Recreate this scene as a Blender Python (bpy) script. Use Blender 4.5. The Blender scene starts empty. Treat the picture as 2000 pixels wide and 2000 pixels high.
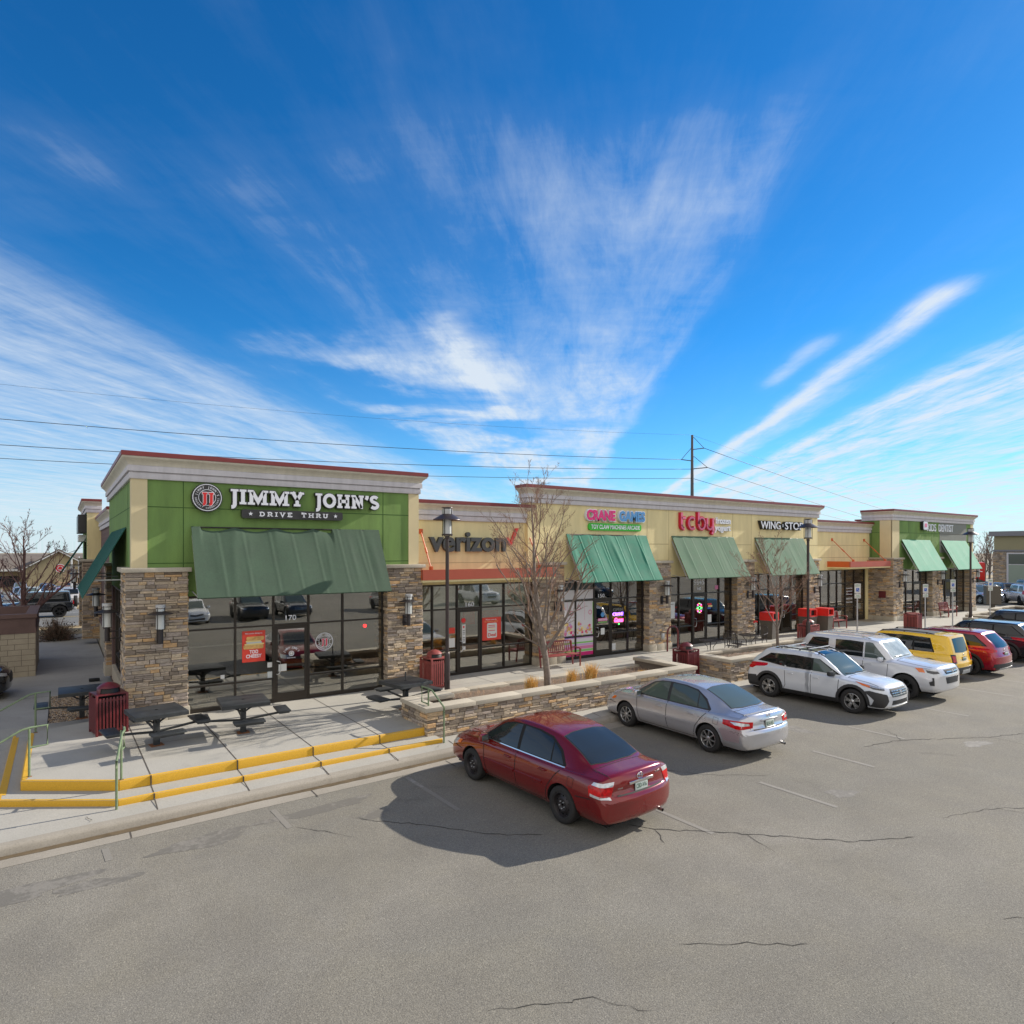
import bpy, bmesh, math, random
from mathutils import Vector, Matrix
from mathutils.bvhtree import BVHTree
R = math.radians
S = bpy.context.scene
COL = S.collection
random.seed(7)

# ---------------------------------------------------------------- camera
cam_d = bpy.data.cameras.new('camera'); cam = bpy.data.objects.new('camera', cam_d); COL.objects.link(cam)
cam.location = (0, 0, 4.75); cam.rotation_euler = (R(90), 0, R(-35))
cam_d.sensor_width = 36; cam_d.lens = 36*1257/2000; cam_d.shift_y = 0.0375
cam_d.clip_start = .1; cam_d.clip_end = 6000
S.camera = cam

# ---------------------------------------------------------------- sky and sun
SUN_EL, SUN_AZ = R(27.5), R(95.5)      # azimuth clockwise from +Y
w = bpy.data.worlds.new('World'); S.world = w; w.use_nodes = True
nt = w.node_tree; nt.nodes.clear()
def N(nt, t, **k):
    n = nt.nodes.new(t)
    for a, b in k.items():
        if a.startswith('i_'):
            n.inputs[a[2:].replace('_', ' ')].default_value = b
        else: setattr(n, a, b)
    return n
def L(nt, a, b): nt.links.new(a, b)
def MATH(nt, op, a, b=None, c=None, clamp=False):
    n = nt.nodes.new('ShaderNodeMath'); n.operation = op; n.use_clamp = clamp
    for i, x in enumerate((a, b, c)):
        if x is None: continue
        if isinstance(x, (int, float)): n.inputs[i].default_value = x
        else: nt.links.new(x, n.inputs[i])
    return n.outputs[0]
def RAMP(nt, fac, pts, interp='LINEAR'):
    n = nt.nodes.new('ShaderNodeValToRGB'); cr = n.color_ramp; cr.interpolation = interp
    while len(cr.elements) > 1: cr.elements.remove(cr.elements[-1])
    for i, (p, c) in enumerate(pts):
        e = cr.elements[0] if i == 0 else cr.elements.new(p)
        e.position = p
        if isinstance(c, (int, float)): c = (c, c, c)
        e.color = (*c[:3], 1)
    nt.links.new(fac, n.inputs[0]); return n.outputs[0]
def MIX(nt, fac, a, b, mode='MIX'):
    n = nt.nodes.new('ShaderNodeMix'); n.data_type = 'RGBA'; n.blend_type = mode
    for s, x in ((0, fac), (6, a), (7, b)):
        if isinstance(x, (int, float)): n.inputs[s].default_value = x
        elif isinstance(x, (tuple, list)): n.inputs[s].default_value = (*x[:3], 1)
        else: nt.links.new(x, n.inputs[s])
    return n.outputs[2]
def NOISE(nt, vec, scale, detail=4, rough=.55, dist=0):
    n = nt.nodes.new('ShaderNodeTexNoise'); n.inputs['Scale'].default_value = scale
    n.inputs['Detail'].default_value = detail; n.inputs['Roughness'].default_value = rough; n.inputs['Distortion'].default_value = dist
    if vec is not None: nt.links.new(vec, n.inputs['Vector'])
    return n.outputs[0]
sky = nt.nodes.new('ShaderNodeTexSky'); sky.sky_type = 'NISHITA'; sky.sun_disc = False
sky.sun_elevation = SUN_EL; sky.sun_rotation = SUN_AZ; sky.altitude = 1600; sky.air_density = 1.0; sky.dust_density = .3; sky.ozone_density = 3.0
tc = nt.nodes.new('ShaderNodeTexCoord')
sep = nt.nodes.new('ShaderNodeSeparateXYZ'); L(nt, tc.outputs['Generated'], sep.inputs[0])
zc = MATH(nt, 'MAXIMUM', sep.outputs[2], .012)
ca, sa = math.cos(R(41.5)), math.sin(R(41.5))
al = MATH(nt, 'ADD', MATH(nt, 'MULTIPLY', sep.outputs[0], sa), MATH(nt, 'MULTIPLY', sep.outputs[1], ca))
bl = MATH(nt, 'SUBTRACT', MATH(nt, 'MULTIPLY', sep.outputs[0], ca), MATH(nt, 'MULTIPLY', sep.outputs[1], sa))
A_ = MATH(nt, 'DIVIDE', al, zc); B_ = MATH(nt, 'DIVIDE', bl, zc)
cv = nt.nodes.new('ShaderNodeCombineXYZ'); L(nt, MATH(nt, 'MULTIPLY', A_, .22), cv.inputs[0]); L(nt, B_, cv.inputs[1])
cw = nt.nodes.new('ShaderNodeCombineXYZ'); L(nt, MATH(nt, 'MULTIPLY', A_, 1.3), cw.inputs[0]); L(nt, MATH(nt, 'MULTIPLY', B_, .45), cw.inputs[1])
cx = nt.nodes.new('ShaderNodeCombineXYZ'); L(nt, A_, cx.inputs[0]); L(nt, B_, cx.inputs[1])
n1 = NOISE(nt, cv.outputs[0], 2.6, 9, .66, .9)          # long streaks
n2 = NOISE(nt, cw.outputs[0], 6.5, 7, .66, .8)             # ripples across the streaks
n3 = NOISE(nt, cx.outputs[0], .9, 5, .55, .4)           # broad patches
n4 = NOISE(nt, cv.outputs[0], 6.5, 9, .68, .35)         # fine fibres
Bw = MATH(nt, 'ADD', B_, MATH(nt, 'ADD', MATH(nt, 'MULTIPLY', MATH(nt, 'SUBTRACT', n3, .5), .42), MATH(nt, 'MULTIPLY', MATH(nt, 'SUBTRACT', n1, .5), .22)))
Aw = MATH(nt, 'MULTIPLY', A_, MATH(nt, 'ADD', .8, MATH(nt, 'MULTIPLY', NOISE(nt, cx.outputs[0], 1.7, 4, .6), .4)))
def SS(x, a_, b_):
    n = nt.nodes.new('ShaderNodeMapRange'); n.interpolation_type = 'SMOOTHSTEP'; L(nt, x, n.inputs['Value'])
    n.inputs['From Min'].default_value = min(a_, b_); n.inputs['From Max'].default_value = max(a_, b_)
    n.inputs['To Min'].default_value = 0 if a_ < b_ else 1; n.inputs['To Max'].default_value = 1 if a_ < b_ else 0
    return n.outputs['Result']
def MUL(*q):
    r = q[0]
    for x in q[1:]: r = MATH(nt, 'MULTIPLY', r, x)
    return r
def GA(x, c, wd): d = MATH(nt, 'DIVIDE', MATH(nt, 'SUBTRACT', x, c), wd); return MATH(nt, 'EXPONENT', MATH(nt, 'MULTIPLY', MATH(nt, 'MULTIPLY', d, d), -1))
Bm = MATH(nt, 'ADD', Bw, MATH(nt, 'MULTIPLY', A_, -.10)); Be = MATH(nt, 'ADD', Bw, MATH(nt, 'MULTIPLY', A_, .055)); Bs = MATH(nt, 'ADD', B_, MATH(nt, 'MULTIPLY', MATH(nt, 'SUBTRACT', n3, .5), .16))
comps = [MUL(SS(Bw, -1.65, -2.35), .47), MUL(SS(Aw, 2.6, 3.7), SS(Bm, -2.15, -1.75), SS(Bw, -.1, -.5), SS(n3, .38, .62), .62),
         MUL(SS(Be, .72, .58), SS(Be, -.25, .58), SS(Aw, 1.15, 2.0), MATH(nt, 'MULTIPLY_ADD', SS(n3, .36, .6), .65, .35), .31), MUL(SS(Aw, 2.9, 4.2), SS(Be, .72, .5), SS(Bw, -.5, .1), SS(n3, .35, .6), .22),
         MUL(GA(Bw, -.57, .09), SS(Aw, 2.5, 2.9), SS(Aw, 4.8, 4.0), .40), MUL(GA(Bs, 1.40, .085), SS(A_, 2.42, 2.75), .95), MUL(GA(Bs, 1.12, .07), SS(A_, 3.0, 3.3), SS(A_, 4.4, 3.8), .38),
         MUL(GA(Bs, 1.58, .12), SS(A_, 3.0, 5.0), .42), MUL(SS(Bw, 1.75, 2.2), SS(A_, 2.2, 3.6), .48), MUL(SS(A_, 6.5, 12), .22),
         MUL(GA(Bw, -1.27, .14), GA(A_, 1.49, .13), .09), MUL(SS(Aw, 1.3, 2.2), SS(Bw, -1.5, -.6), SS(Bw, .6, .1), .14), MUL(SS(A_, 2.6, 1.6), SS(n3, .42, .66), .10), MUL(GA(Bs, 2.05, .09), SS(A_, 2.6, 3.6), .35), MUL(GA(Bs, 2.55, .12), SS(A_, 2.6, 3.8), .3)]
cov = comps[0]
for c_ in comps[1:]: cov = MATH(nt, 'ADD', cov, c_)
tex = MATH(nt, 'ADD', MATH(nt, 'ADD', MATH(nt, 'MULTIPLY', MATH(nt, 'SUBTRACT', n1, .5), 1.5), MATH(nt, 'MULTIPLY', MATH(nt, 'SUBTRACT', n4, .5), 1.5)), MATH(nt, 'MULTIPLY', MATH(nt, 'SUBTRACT', n2, .5), .42))
amp = MATH(nt, 'MULTIPLY', MATH(nt, 'ADD', MATH(nt, 'MULTIPLY', MATH(nt, 'MINIMUM', cov, .8), 1.0), .10), MATH(nt, 'MULTIPLY_ADD', SS(B_, 1.7, 2.1), .7, 1))
dens = MATH(nt, 'ADD', MATH(nt, 'MULTIPLY', cov, 1.0), MATH(nt, 'MULTIPLY', tex, amp))
dens = RAMP(nt, dens, [(0, 0), (.12, .04), (.45, .38), (.8, .78), (1, .92)])
skyc = nt.nodes.new('ShaderNodeHueSaturation'); skyc.inputs['Saturation'].default_value = 1.30; skyc.inputs['Value'].default_value = .87; L(nt, sky.outputs[0], skyc.inputs['Color'])
skyt = MIX(nt, 1.0, skyc.outputs[0], (.52, 1.02, 1.14), 'MULTIPLY')
hz = RAMP(nt, sep.outputs[2], [(0, .6), (.05, .38), (.15, .10), (.3, 0)])
skyt = MIX(nt, hz, skyt, (3.3, 3.9, 4.6))
skyf = MIX(nt, dens, skyt, (4.5, 5.0, 5.5))
# cirrus veil added behind the camera, out of view, to brighten the shaded facade
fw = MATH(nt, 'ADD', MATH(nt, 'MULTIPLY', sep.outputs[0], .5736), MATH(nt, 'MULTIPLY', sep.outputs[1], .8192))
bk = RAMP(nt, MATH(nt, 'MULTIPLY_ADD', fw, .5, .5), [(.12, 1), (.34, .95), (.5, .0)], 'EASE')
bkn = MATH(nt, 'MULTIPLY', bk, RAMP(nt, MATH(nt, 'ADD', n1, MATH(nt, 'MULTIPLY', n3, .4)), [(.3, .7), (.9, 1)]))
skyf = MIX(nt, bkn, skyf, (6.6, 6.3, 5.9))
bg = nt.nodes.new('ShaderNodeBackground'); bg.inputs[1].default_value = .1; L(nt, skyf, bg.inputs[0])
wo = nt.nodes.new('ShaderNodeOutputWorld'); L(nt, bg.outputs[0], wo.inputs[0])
sd = bpy.data.lights.new('sun', 'SUN'); sun = bpy.data.objects.new('sun', sd); COL.objects.link(sun)
sd.energy = 4.2; sd.angle = R(.5); sd.color = (1, .92, .80)
sv = Vector((math.sin(SUN_AZ)*math.cos(SUN_EL), math.cos(SUN_AZ)*math.cos(SUN_EL), math.sin(SUN_EL)))
sun.rotation_euler = sv.to_track_quat('Z', 'Y').to_euler(); sun.location = (40, -10, 40)
S.view_settings.view_transform = 'Standard'; S.view_settings.look = 'None'; S.view_settings.gamma = 1
S.view_settings.exposure = .75

# ---------------------------------------------------------------- materials
MT = {}
def mat(name, col, rough=.6, metal=0, var=.0, vs=3, bump=0, bs=60, coat=0, col2=None, stretch=None, spec=.5, emit=0, dirt=0):
    if name in MT: return MT[name]
    m = bpy.data.materials.new(name); m.use_nodes = True; nt = m.node_tree; p = nt.nodes['Principled BSDF']
    p.inputs['Roughness'].default_value = rough; p.inputs['Metallic'].default_value = metal
    p.inputs['Coat Weight'].default_value = coat; p.inputs['Coat Roughness'].default_value = .04
    p.inputs['Specular IOR Level'].default_value = spec
    p.inputs['Base Color'].default_value = (*col, 1)
    tc = nt.nodes.new('ShaderNodeTexCoord'); vec = tc.outputs['Object']
    if stretch:
        mp = nt.nodes.new('ShaderNodeMapping'); mp.inputs['Scale'].default_value = stretch; L(nt, vec, mp.inputs[0]); vec = mp.outputs[0]
    if var or col2:
        n = NOISE(nt, vec, vs, 6, .6)
        c2 = col2 or tuple(max(0, c*(1-var)) for c in col)
        c1 = col if col2 else tuple(min(1, c*(1+var*.6)) for c in col)
        f = RAMP(nt, n, [(.3, 0), (.7, 1)])
        c = MIX(nt, f, c2, c1)
        if dirt:
            nd = NOISE(nt, vec, vs*9, 8, .7)
            c = MIX(nt, MATH(nt, 'MULTIPLY', RAMP(nt, nd, [(.45, 0), (.75, 1)]), dirt), c, tuple(x*.35 for x in col))
        L(nt, c, p.inputs['Base Color'])
        r2 = MATH(nt, 'MULTIPLY_ADD', n, .2, rough-.1, clamp=True); L(nt, r2, p.inputs['Roughness'])
    if bump:
        nb = NOISE(nt, tc.outputs['Object'], bs, 5, .6)
        b = nt.nodes.new('ShaderNodeBump'); b.inputs['Strength'].default_value = bump; b.inputs['Distance'].default_value = .01
        L(nt, nb, b.inputs['Height']); L(nt, b.outputs[0], p.inputs['Normal'])
    if emit:
        p.inputs['Emission Color'].default_value = (*col, 1); p.inputs['Emission Strength'].default_value = emit
    MT[name] = m; return m
def glass_mat(name, tint, base, refl=.1, mult=1.6):
    m = bpy.data.materials.new(name); m.use_nodes = True; nt = m.node_tree; nt.nodes.clear()
    o = nt.nodes.new('ShaderNodeOutputMaterial'); tr = nt.nodes.new('ShaderNodeBsdfTransparent'); tr.inputs[0].default_value = (*tint, 1)
    gl = nt.nodes.new('ShaderNodeBsdfGlossy'); gl.inputs['Roughness'].default_value = .0; gl.inputs[0].default_value = (1, .98, .94, 1)
    tcg = nt.nodes.new('ShaderNodeTexCoord'); nb = NOISE(nt, tcg.outputs['Object'], 1.1, 2, .5)
    b = nt.nodes.new('ShaderNodeBump'); b.inputs['Strength'].default_value = .05; b.inputs['Distance'].default_value = .03
    L(nt, nb, b.inputs['Height']); L(nt, b.outputs[0], gl.inputs['Normal'])
    fr = nt.nodes.new('ShaderNodeFresnel'); fr.inputs[0].default_value = 1.5
    f = MATH(nt, 'MULTIPLY_ADD', fr.outputs[0], mult, refl, clamp=True)
    mx = nt.nodes.new('ShaderNodeMixShader'); L(nt, f, mx.inputs[0]); L(nt, tr.outputs[0], mx.inputs[1]); L(nt, gl.outputs[0], mx.inputs[2])
    L(nt, mx.outputs[0], o.inputs[0]); MT[name] = m; return m

def stain_mat(name, under, dark, thr):
    paint_on_mat(name, dark, under, thr, 5)
def asphalt_mat():
    m = bpy.data.materials.new('asphalt'); m.use_nodes = True; nt = m.node_tree; p = nt.nodes['Principled BSDF']
    tc = nt.nodes.new('ShaderNodeTexCoord'); v = tc.outputs['Object']
    big = NOISE(nt, v, .12, 5, .55, .4); mid = NOISE(nt, v, .9, 6, .62, .2); fine = NOISE(nt, v, 55, 3, .7)
    vo = nt.nodes.new('ShaderNodeTexVoronoi'); vo.inputs['Scale'].default_value = 70; L(nt, v, vo.inputs['Vector'])
    base = MIX(nt, RAMP(nt, big, [(.32, 0), (.68, 1)]), (.188, .180, .154), (.275, .257, .222))
    tint = NOISE(nt, v, .5, 5, .65, 1.2); base = MIX(nt, MATH(nt, 'MULTIPLY', RAMP(nt, tint, [(.42, 0), (.62, 1)]), .5), base, (.232, .214, .172))
    base = MIX(nt, MATH(nt, 'MULTIPLY', RAMP(nt, mid, [(.35, 1), (.6, 0)]), .4), base, (.165, .154, .137))
    st = NOISE(nt, v, .33, 7, .7, .9)
    base = MIX(nt, MATH(nt, 'MULTIPLY', RAMP(nt, st, [(.26, 1), (.36, 0)]), .5), base, (.105, .098, .088))
    sp = RAMP(nt, fine, [(.30, (.60, .60, .60)), (.5, (.95, .95, .95)), (.60, (1.06, 1.05, 1.03)), (.72, (1.45, 1.42, 1.36))])
    base = MIX(nt, 1, base, sp, 'MULTIPLY')
    g2 = NOISE(nt, v, 19, 4, .75); base = MIX(nt, 1, base, RAMP(nt, g2, [(.28, .86), (.5, 1), (.72, 1.13)]), 'MULTIPLY')
    peb = RAMP(nt, vo.outputs['Color'], [(.0, .80), (.8, 1.06), (1, 1.35)])
    base = MIX(nt, 1, base, peb, 'MULTIPLY')
    L(nt, base, p.inputs['Base Color']); p.inputs['Roughness'].default_value = .92; p.inputs['Specular IOR Level'].default_value = .25
    hb = MATH(nt, 'ADD', fine, MATH(nt, 'MULTIPLY', mid, 1.5))
    b = nt.nodes.new('ShaderNodeBump'); b.inputs['Strength'].default_value = .7; b.inputs['Distance'].default_value = .012
    L(nt, hb, b.inputs['Height']); L(nt, b.outputs[0], p.inputs['Normal']); MT['asphalt'] = m
asphalt_mat()
def concrete_mat(name, c1, c2, stain):
    m = bpy.data.materials.new(name); m.use_nodes = True; nt = m.node_tree; p = nt.nodes['Principled BSDF']
    tc = nt.nodes.new('ShaderNodeTexCoord'); v = tc.outputs['Object']
    a = NOISE(nt, v, .7, 6, .6, .3); f = NOISE(nt, v, 40, 4, .7); s = NOISE(nt, v, 2.3, 9, .75, .6); sc = NOISE(nt, v, .35, 4, .6, .5)
    base = MIX(nt, RAMP(nt, a, [(.3, 0), (.7, 1)]), c1, c2)
    base = MIX(nt, MATH(nt, 'MULTIPLY', RAMP(nt, s, [(.58, 0), (.74, 1)]), .55), base, stain)
    base = MIX(nt, MATH(nt, 'MULTIPLY', RAMP(nt, sc, [(.55, 0), (.75, 1)]), .35), base, stain)
    base = MIX(nt, 1, base, RAMP(nt, f, [(.25, .78), (.5, 1), (.8, 1.12)]), 'MULTIPLY')
    L(nt, base, p.inputs['Base Color']); p.inputs['Roughness'].default_value = .88; p.inputs['Specular IOR Level'].default_value = .3
    b = nt.nodes.new('ShaderNodeBump'); b.inputs['Strength'].default_value = .35; b.inputs['Distance'].default_value = .008
    L(nt, MATH(nt, 'ADD', f, s), b.inputs['Height']); L(nt, b.outputs[0], p.inputs['Normal']); MT[name] = m
concrete_mat('concrete', (.335, .322, .288), (.395, .378, .338), (.22, .208, .18))
concrete_mat('kerb_concrete', (.27, .245, .205), (.34, .31, .265), (.15, .128, .10))
concrete_mat('lane_concrete', (.30, .29, .27), (.36, .35, .33), (.2, .19, .175))
concrete_mat('limestone', (.40, .36, .29), (.48, .435, .355), (.28, .245, .19))
def paint_on_mat(name, paint, under, thr, scale=14):
    m = bpy.data.materials.new(name); m.use_nodes = True; nt = m.node_tree; p = nt.nodes['Principled BSDF']
    tc = nt.nodes.new('ShaderNodeTexCoord'); v = tc.outputs['Object']
    n = NOISE(nt, v, scale, 8, .72); n2 = NOISE(nt, v, 1.4, 5, .6)
    f = RAMP(nt, MATH(nt, 'MULTIPLY_ADD', n2, .5, MATH(nt, 'MULTIPLY', n, .6)), [(thr-.04, 0), (thr+.04, 1)])
    c = MIX(nt, f, paint, under)
    n3 = NOISE(nt, v, 60, 3, .7); c = MIX(nt, 1, c, RAMP(nt, n3, [(.3, .8), (.7, 1.12)]), 'MULTIPLY')
    L(nt, c, p.inputs['Base Color']); p.inputs['Roughness'].default_value = .75; MT[name] = m
paint_on_mat('yellow_paint', (.62, .35, .022), (.40, .29, .12), .70)
paint_on_mat('worn_white', (.30, .285, .255), (.225, .21, .183), .44, 9)
paint_on_mat('oil_stain', (.150, .140, .121), (.215, .20, .175), .58, 9)
def stone_mat():
    m = bpy.data.materials.new('ledger_stone'); m.use_nodes = True; nt = m.node_tree; p = nt.nodes['Principled BSDF']
    at = nt.nodes.new('ShaderNodeAttribute'); at.attribute_name = 'rnd'
    tc = nt.nodes.new('ShaderNodeTexCoord'); v = tc.outputs['Object']
    c = RAMP(nt, at.outputs['Fac'], [(0, (0.244, 0.198, 0.155)), (.14, (0.439, 0.360, 0.270)), (.28, (0.311, 0.258, 0.213)), (.40, (0.549, 0.402, 0.247)), (.5, (0.378, 0.324, 0.270)),
        (.6, (0.488, 0.396, 0.305)), (.7, (0.573, 0.372, 0.196)), (.8, (0.415, 0.348, 0.299)), (.9, (0.610, 0.492, 0.356)), (1, (0.293, 0.246, 0.207))], 'CONSTANT')
    mp = nt.nodes.new('ShaderNodeMapping'); mp.inputs['Scale'].default_value = (1, 1, 3); L(nt, v, mp.inputs[0])
    n = NOISE(nt, mp.outputs[0], 9, 8, .72, .6)
    c = MIX(nt, 1, c, RAMP(nt, n, [(.25, .5), (.5, .95), (.78, 1.45)]), 'MULTIPLY')
    L(nt, c, p.inputs['Base Color']); p.inputs['Roughness'].default_value = .9; p.inputs['Specular IOR Level'].default_value = .3
    b = nt.nodes.new('ShaderNodeBump'); b.inputs['Strength'].default_value = .9; b.inputs['Distance'].default_value = .03
    L(nt, n, b.inputs['Height']); L(nt, b.outputs[0], p.inputs['Normal']); MT['ledger_stone'] = m
stone_mat()
mat('mortar', (.17, .145, .12), .95, bump=.4)
mat('stucco_green', (.165, .275, .078), .9, var=.20, vs=1.3, bump=.7, bs=70, stretch=(2.2, 2.2, .45))
mat('joint_green', (.05, .11, .025), .9)
mat('stucco_cream', (.76, .65, .355), .9, var=.13, vs=1.1, bump=.7, bs=70, stretch=(2.2, 2.2, .4))
mat('joint_cream', (.34, .27, .14), .9)
mat('stucco_grey', (.215, .225, .205), .9, var=.08, vs=1.2, bump=.4, bs=90)
mat('pilaster_cream', (.66, .56, .34), .9, var=.07, vs=1, bump=.45, bs=90)
mat('cornice_pale', (.58, .56, .58), .8, var=.12, vs=2, stretch=(3, 3, .6), bump=.3, bs=70)
mat('cornice_cream', (.60, .56, .46), .8, var=.12, vs=2, stretch=(3, 3, .6), bump=.3, bs=70)
mat('coping_red', (.19, .026, .026), .45, var=.12, vs=1.5)
mat('awning_dark', (.048, .086, .055), .85, var=.13, vs=2.2, bump=.3, bs=7, dirt=.25)
mat('awning_teal', (.020, .17, .11), .8, var=.14, vs=2.5, bump=.3, bs=7)
mat('awning_sage', (.072, .148, .090), .85, var=.12, vs=2.2, bump=.2, bs=7, dirt=.2)
mat('awning_mint', (.055, .285, .18), .75, var=.10, vs=1.5, bump=.1, bs=7)
mat('awning_side', (.025, .14, .11), .8, var=.1, vs=1.5)
mat('canopy_red', (.42, .085, .045), .5, var=.08, vs=1.5)
mat('canopy_orange', (.55, .10, .02), .5)
mat('frame_dark', (.045, .038, .032), .38, metal=.6)
mat('steel', (.5, .5, .5), .3, metal=1)
mat('dark_metal', (.035, .03, .032), .45, metal=.3, var=.15, vs=6)
mat('pole_brown', (.055, .042, .042), .4, metal=.3, var=.15, vs=4)
mat('maroon', (.125, .016, .02), .38, var=.18, vs=8)
mat('maroon_faded', (.26, .055, .05), .5, var=.22, vs=6)
mat('black', (.006, .006, .006), .6)
mat('hollow', (.004, .004, .004), 1)
mat('table_black', (.038, .042, .045), .5, var=.35, vs=5, dirt=.3, metal=.1)
mat('rail_green', (.15, .205, .115), .5, var=.25, vs=9)
mat('rust', (.22, .085, .03), .9, var=.3, vs=20)
mat('block_tan', (.40, .345, .26), .95, var=.12, vs=3, bump=1, bs=25)
mat('block_brown', (.15, .095, .085), .92, var=.15, vs=3, bump=.8, bs=25)
mat('block_joint', (.10, .075, .065), .95)
mat('soil', (.17, .12, .085), 1, var=.35, vs=12, bump=1, bs=30)
mat('verge', (.34, .26, .14), 1, var=.3, vs=1.2, bump=.8, bs=12)
mat('land', (.26, .22, .15), 1, var=.2, vs=.01)
mat('street', (.135, .135, .13), .9, var=.12, vs=.4, bump=.2, bs=30)
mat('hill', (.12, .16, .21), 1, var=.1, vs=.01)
mat('pane_green', (.26, .31, .25), .3); mat('lane_yellow', (.55, .38, .08), .8); mat('lane_white', (.5, .5, .48), .8)
mat('bark', (.20, .165, .14), .9, var=.35, vs=14, bump=.6, bs=40)
mat('twig', (.27, .17, .12), .9, var=.25, vs=5)
mat('twig_red', (.17, .095, .085), .9, var=.25, vs=5)
mat('dry_grass', (.72, .45, .14), .9, var=.3, vs=20)
mat('dry_stems', (.40, .26, .16), .9, var=.3, vs=20)
mat('bush_leaf', (.060, .058, .038), .9, var=.4, vs=9)
mat('joint_dark', (.07, .06, .05), 1)
mat('silt', (.13, .095, .055), .35, var=.4, vs=3); mat('crack', (.045, .042, .038), 1)
mat('white', (.78, .78, .78), .4); mat('offwhite', (.62, .62, .60), .5)
mat('sign_white', (.72, .74, .80), .35); mat('sign_black', (.02, .02, .022), .35)
mat('red', (.62, .02, .02), .4); mat('poster_red', (.62, .045, .025), .45)
mat('sign_grey', (.045, .05, .053), .5, var=.1, vs=3)
mat('magenta', (.60, .006, .16), .4); mat('blue', (.07, .26, .55), .4); mat('lime', (.04, .47, .02), .4)
mat('toby_red', (.60, .008, .045), .3); mat('toby_pink', (.72, .17, .30), .3)
mat('bin_brown', (.10, .085, .07), .6, var=.1, vs=4); mat('bin_red', (.60, .018, .012), .42, var=.08, vs=4)
mat('lamp_glass', (.55, .58, .58), .25, spec=.8); mat('blinds', (.80, .84, .77), .7, var=.03, vs=1)
mat('interior', (.36, .33, .28), .8, var=.1); mat('interior_floor', (.30, .25, .20), .5, var=.1); mat('interior_dark', (.03, .03, .03), .6)
mat('bun', (.62, .36, .12), .7, var=.3, vs=20); mat('cheese', (.75, .60, .25), .6)
mat('pink', (.62, .18, .34), .5); mat('lilac', (.50, .30, .55), .5); mat('decal_green', (.22, .50, .12), .5); mat('decal_white', (.60, .58, .60), .5)
mat('chrome', (.75, .75, .75), .12, metal=1); mat('tyre', (.022, .021, .021), .85, bump=.2, bs=40, var=.25, vs=10)
mat('plastic', (.028, .028, .03), .55, var=.1, vs=6); mat('seam', (.008, .008, .008), .8)
mat('carglass', (.010, .012, .013), .03, spec=.6); mat('carglass_light', (.075, .10, .092), .04, spec=.75)
mat('carglass_grey', (.022, .027, .030), .03, spec=.6)
mat('glare_glass', (.42, .46, .45), .05, var=.35, vs=3, spec=.8); mat('alloy', (.55, .55, .55), .28, metal=.9); mat('alloy_dark', (.04, .04, .042), .4, metal=.6)  # windshield glass of the pearl SUV: sun glare painted in as pale tone
mat('lens_red', (.55, .004, .006), .12, var=.5, vs=16); mat('lens_clear', (.62, .64, .66), .08, coat=1, metal=.4, var=.25, vs=16); mat('lens_amber', (.80, .17, .01), .15, coat=1)
mat('lens_dark', (.03, .03, .035), .06, coat=1)
mat('plate_white', (.55, .62, .58), .4); mat('plate_green', (.02, .09, .05), .4)
mat('neon_violet', (.45, .2, 1), .5, emit=2.5); mat('neon_pink', (1, .1, .45), .5, emit=2.5); mat('neon_cyan', (.1, .8, 1), .5, emit=2.0)
mat('neon_green', (.2, 1, .3), .5, emit=1.5); mat('neon_red', (1, .08, .05), .5, emit=1.5); mat('led_red', (1, .03, .03), .5, emit=2)
mat('roof_brown', (.14, .115, .095), .95, var=.15, vs=.6, bump=.5, bs=8); mat('wall_tan', (.42, .34, .20), .9, var=.06, vs=.3)
mat('wall_olive', (.30, .27, .16), .9, var=.06, vs=.3); mat('wall_grey', (.20, .20, .22), .7)
mat('metal_pale', (.45, .46, .47), .5, metal=.4); mat('steel_pole', (.09, .09, .10), .7)
mat('wire', (.03, .03, .035), .6)
mat('blue_sign', (.02, .10, .45), .4); mat('green_text', (.01, .22, .08), .4)
def paint(name, col, metal=.35, flake=.12, rough=.24):
    return mat('paint_'+name, col, rough, metal=metal, coat=1, var=.04, vs=1.5, spec=.5)
paint('red', (.185, .005, .004), .25, rough=.2); paint('silver', (.56, .56, .59), .6); paint('white_blue', (.64, .67, .72), .1)
paint('pearl', (.66, .67, .70), .15); paint('yellow', (.86, .52, .004), .0); paint('crimson', (.36, .004, .025), .35); paint('black', (.010, .012, .016), .2)
paint('navy', (.03, .04, .06), .3); paint('grey', (.13, .14, .15), .5); paint('white', (.68, .69, .70), 0); paint('blue', (.05, .12, .28), .3); paint('tan', (.35, .3, .22), .4)
mat('stained', (.42, .33, .36), .35, metal=.4, coat=1)
glass_mat('shop_glass', (.80, .82, .79), 0, .15, 2.1)
glass_mat('side_glass', (.25, .26, .26), 0, .12, 2.0)

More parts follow.
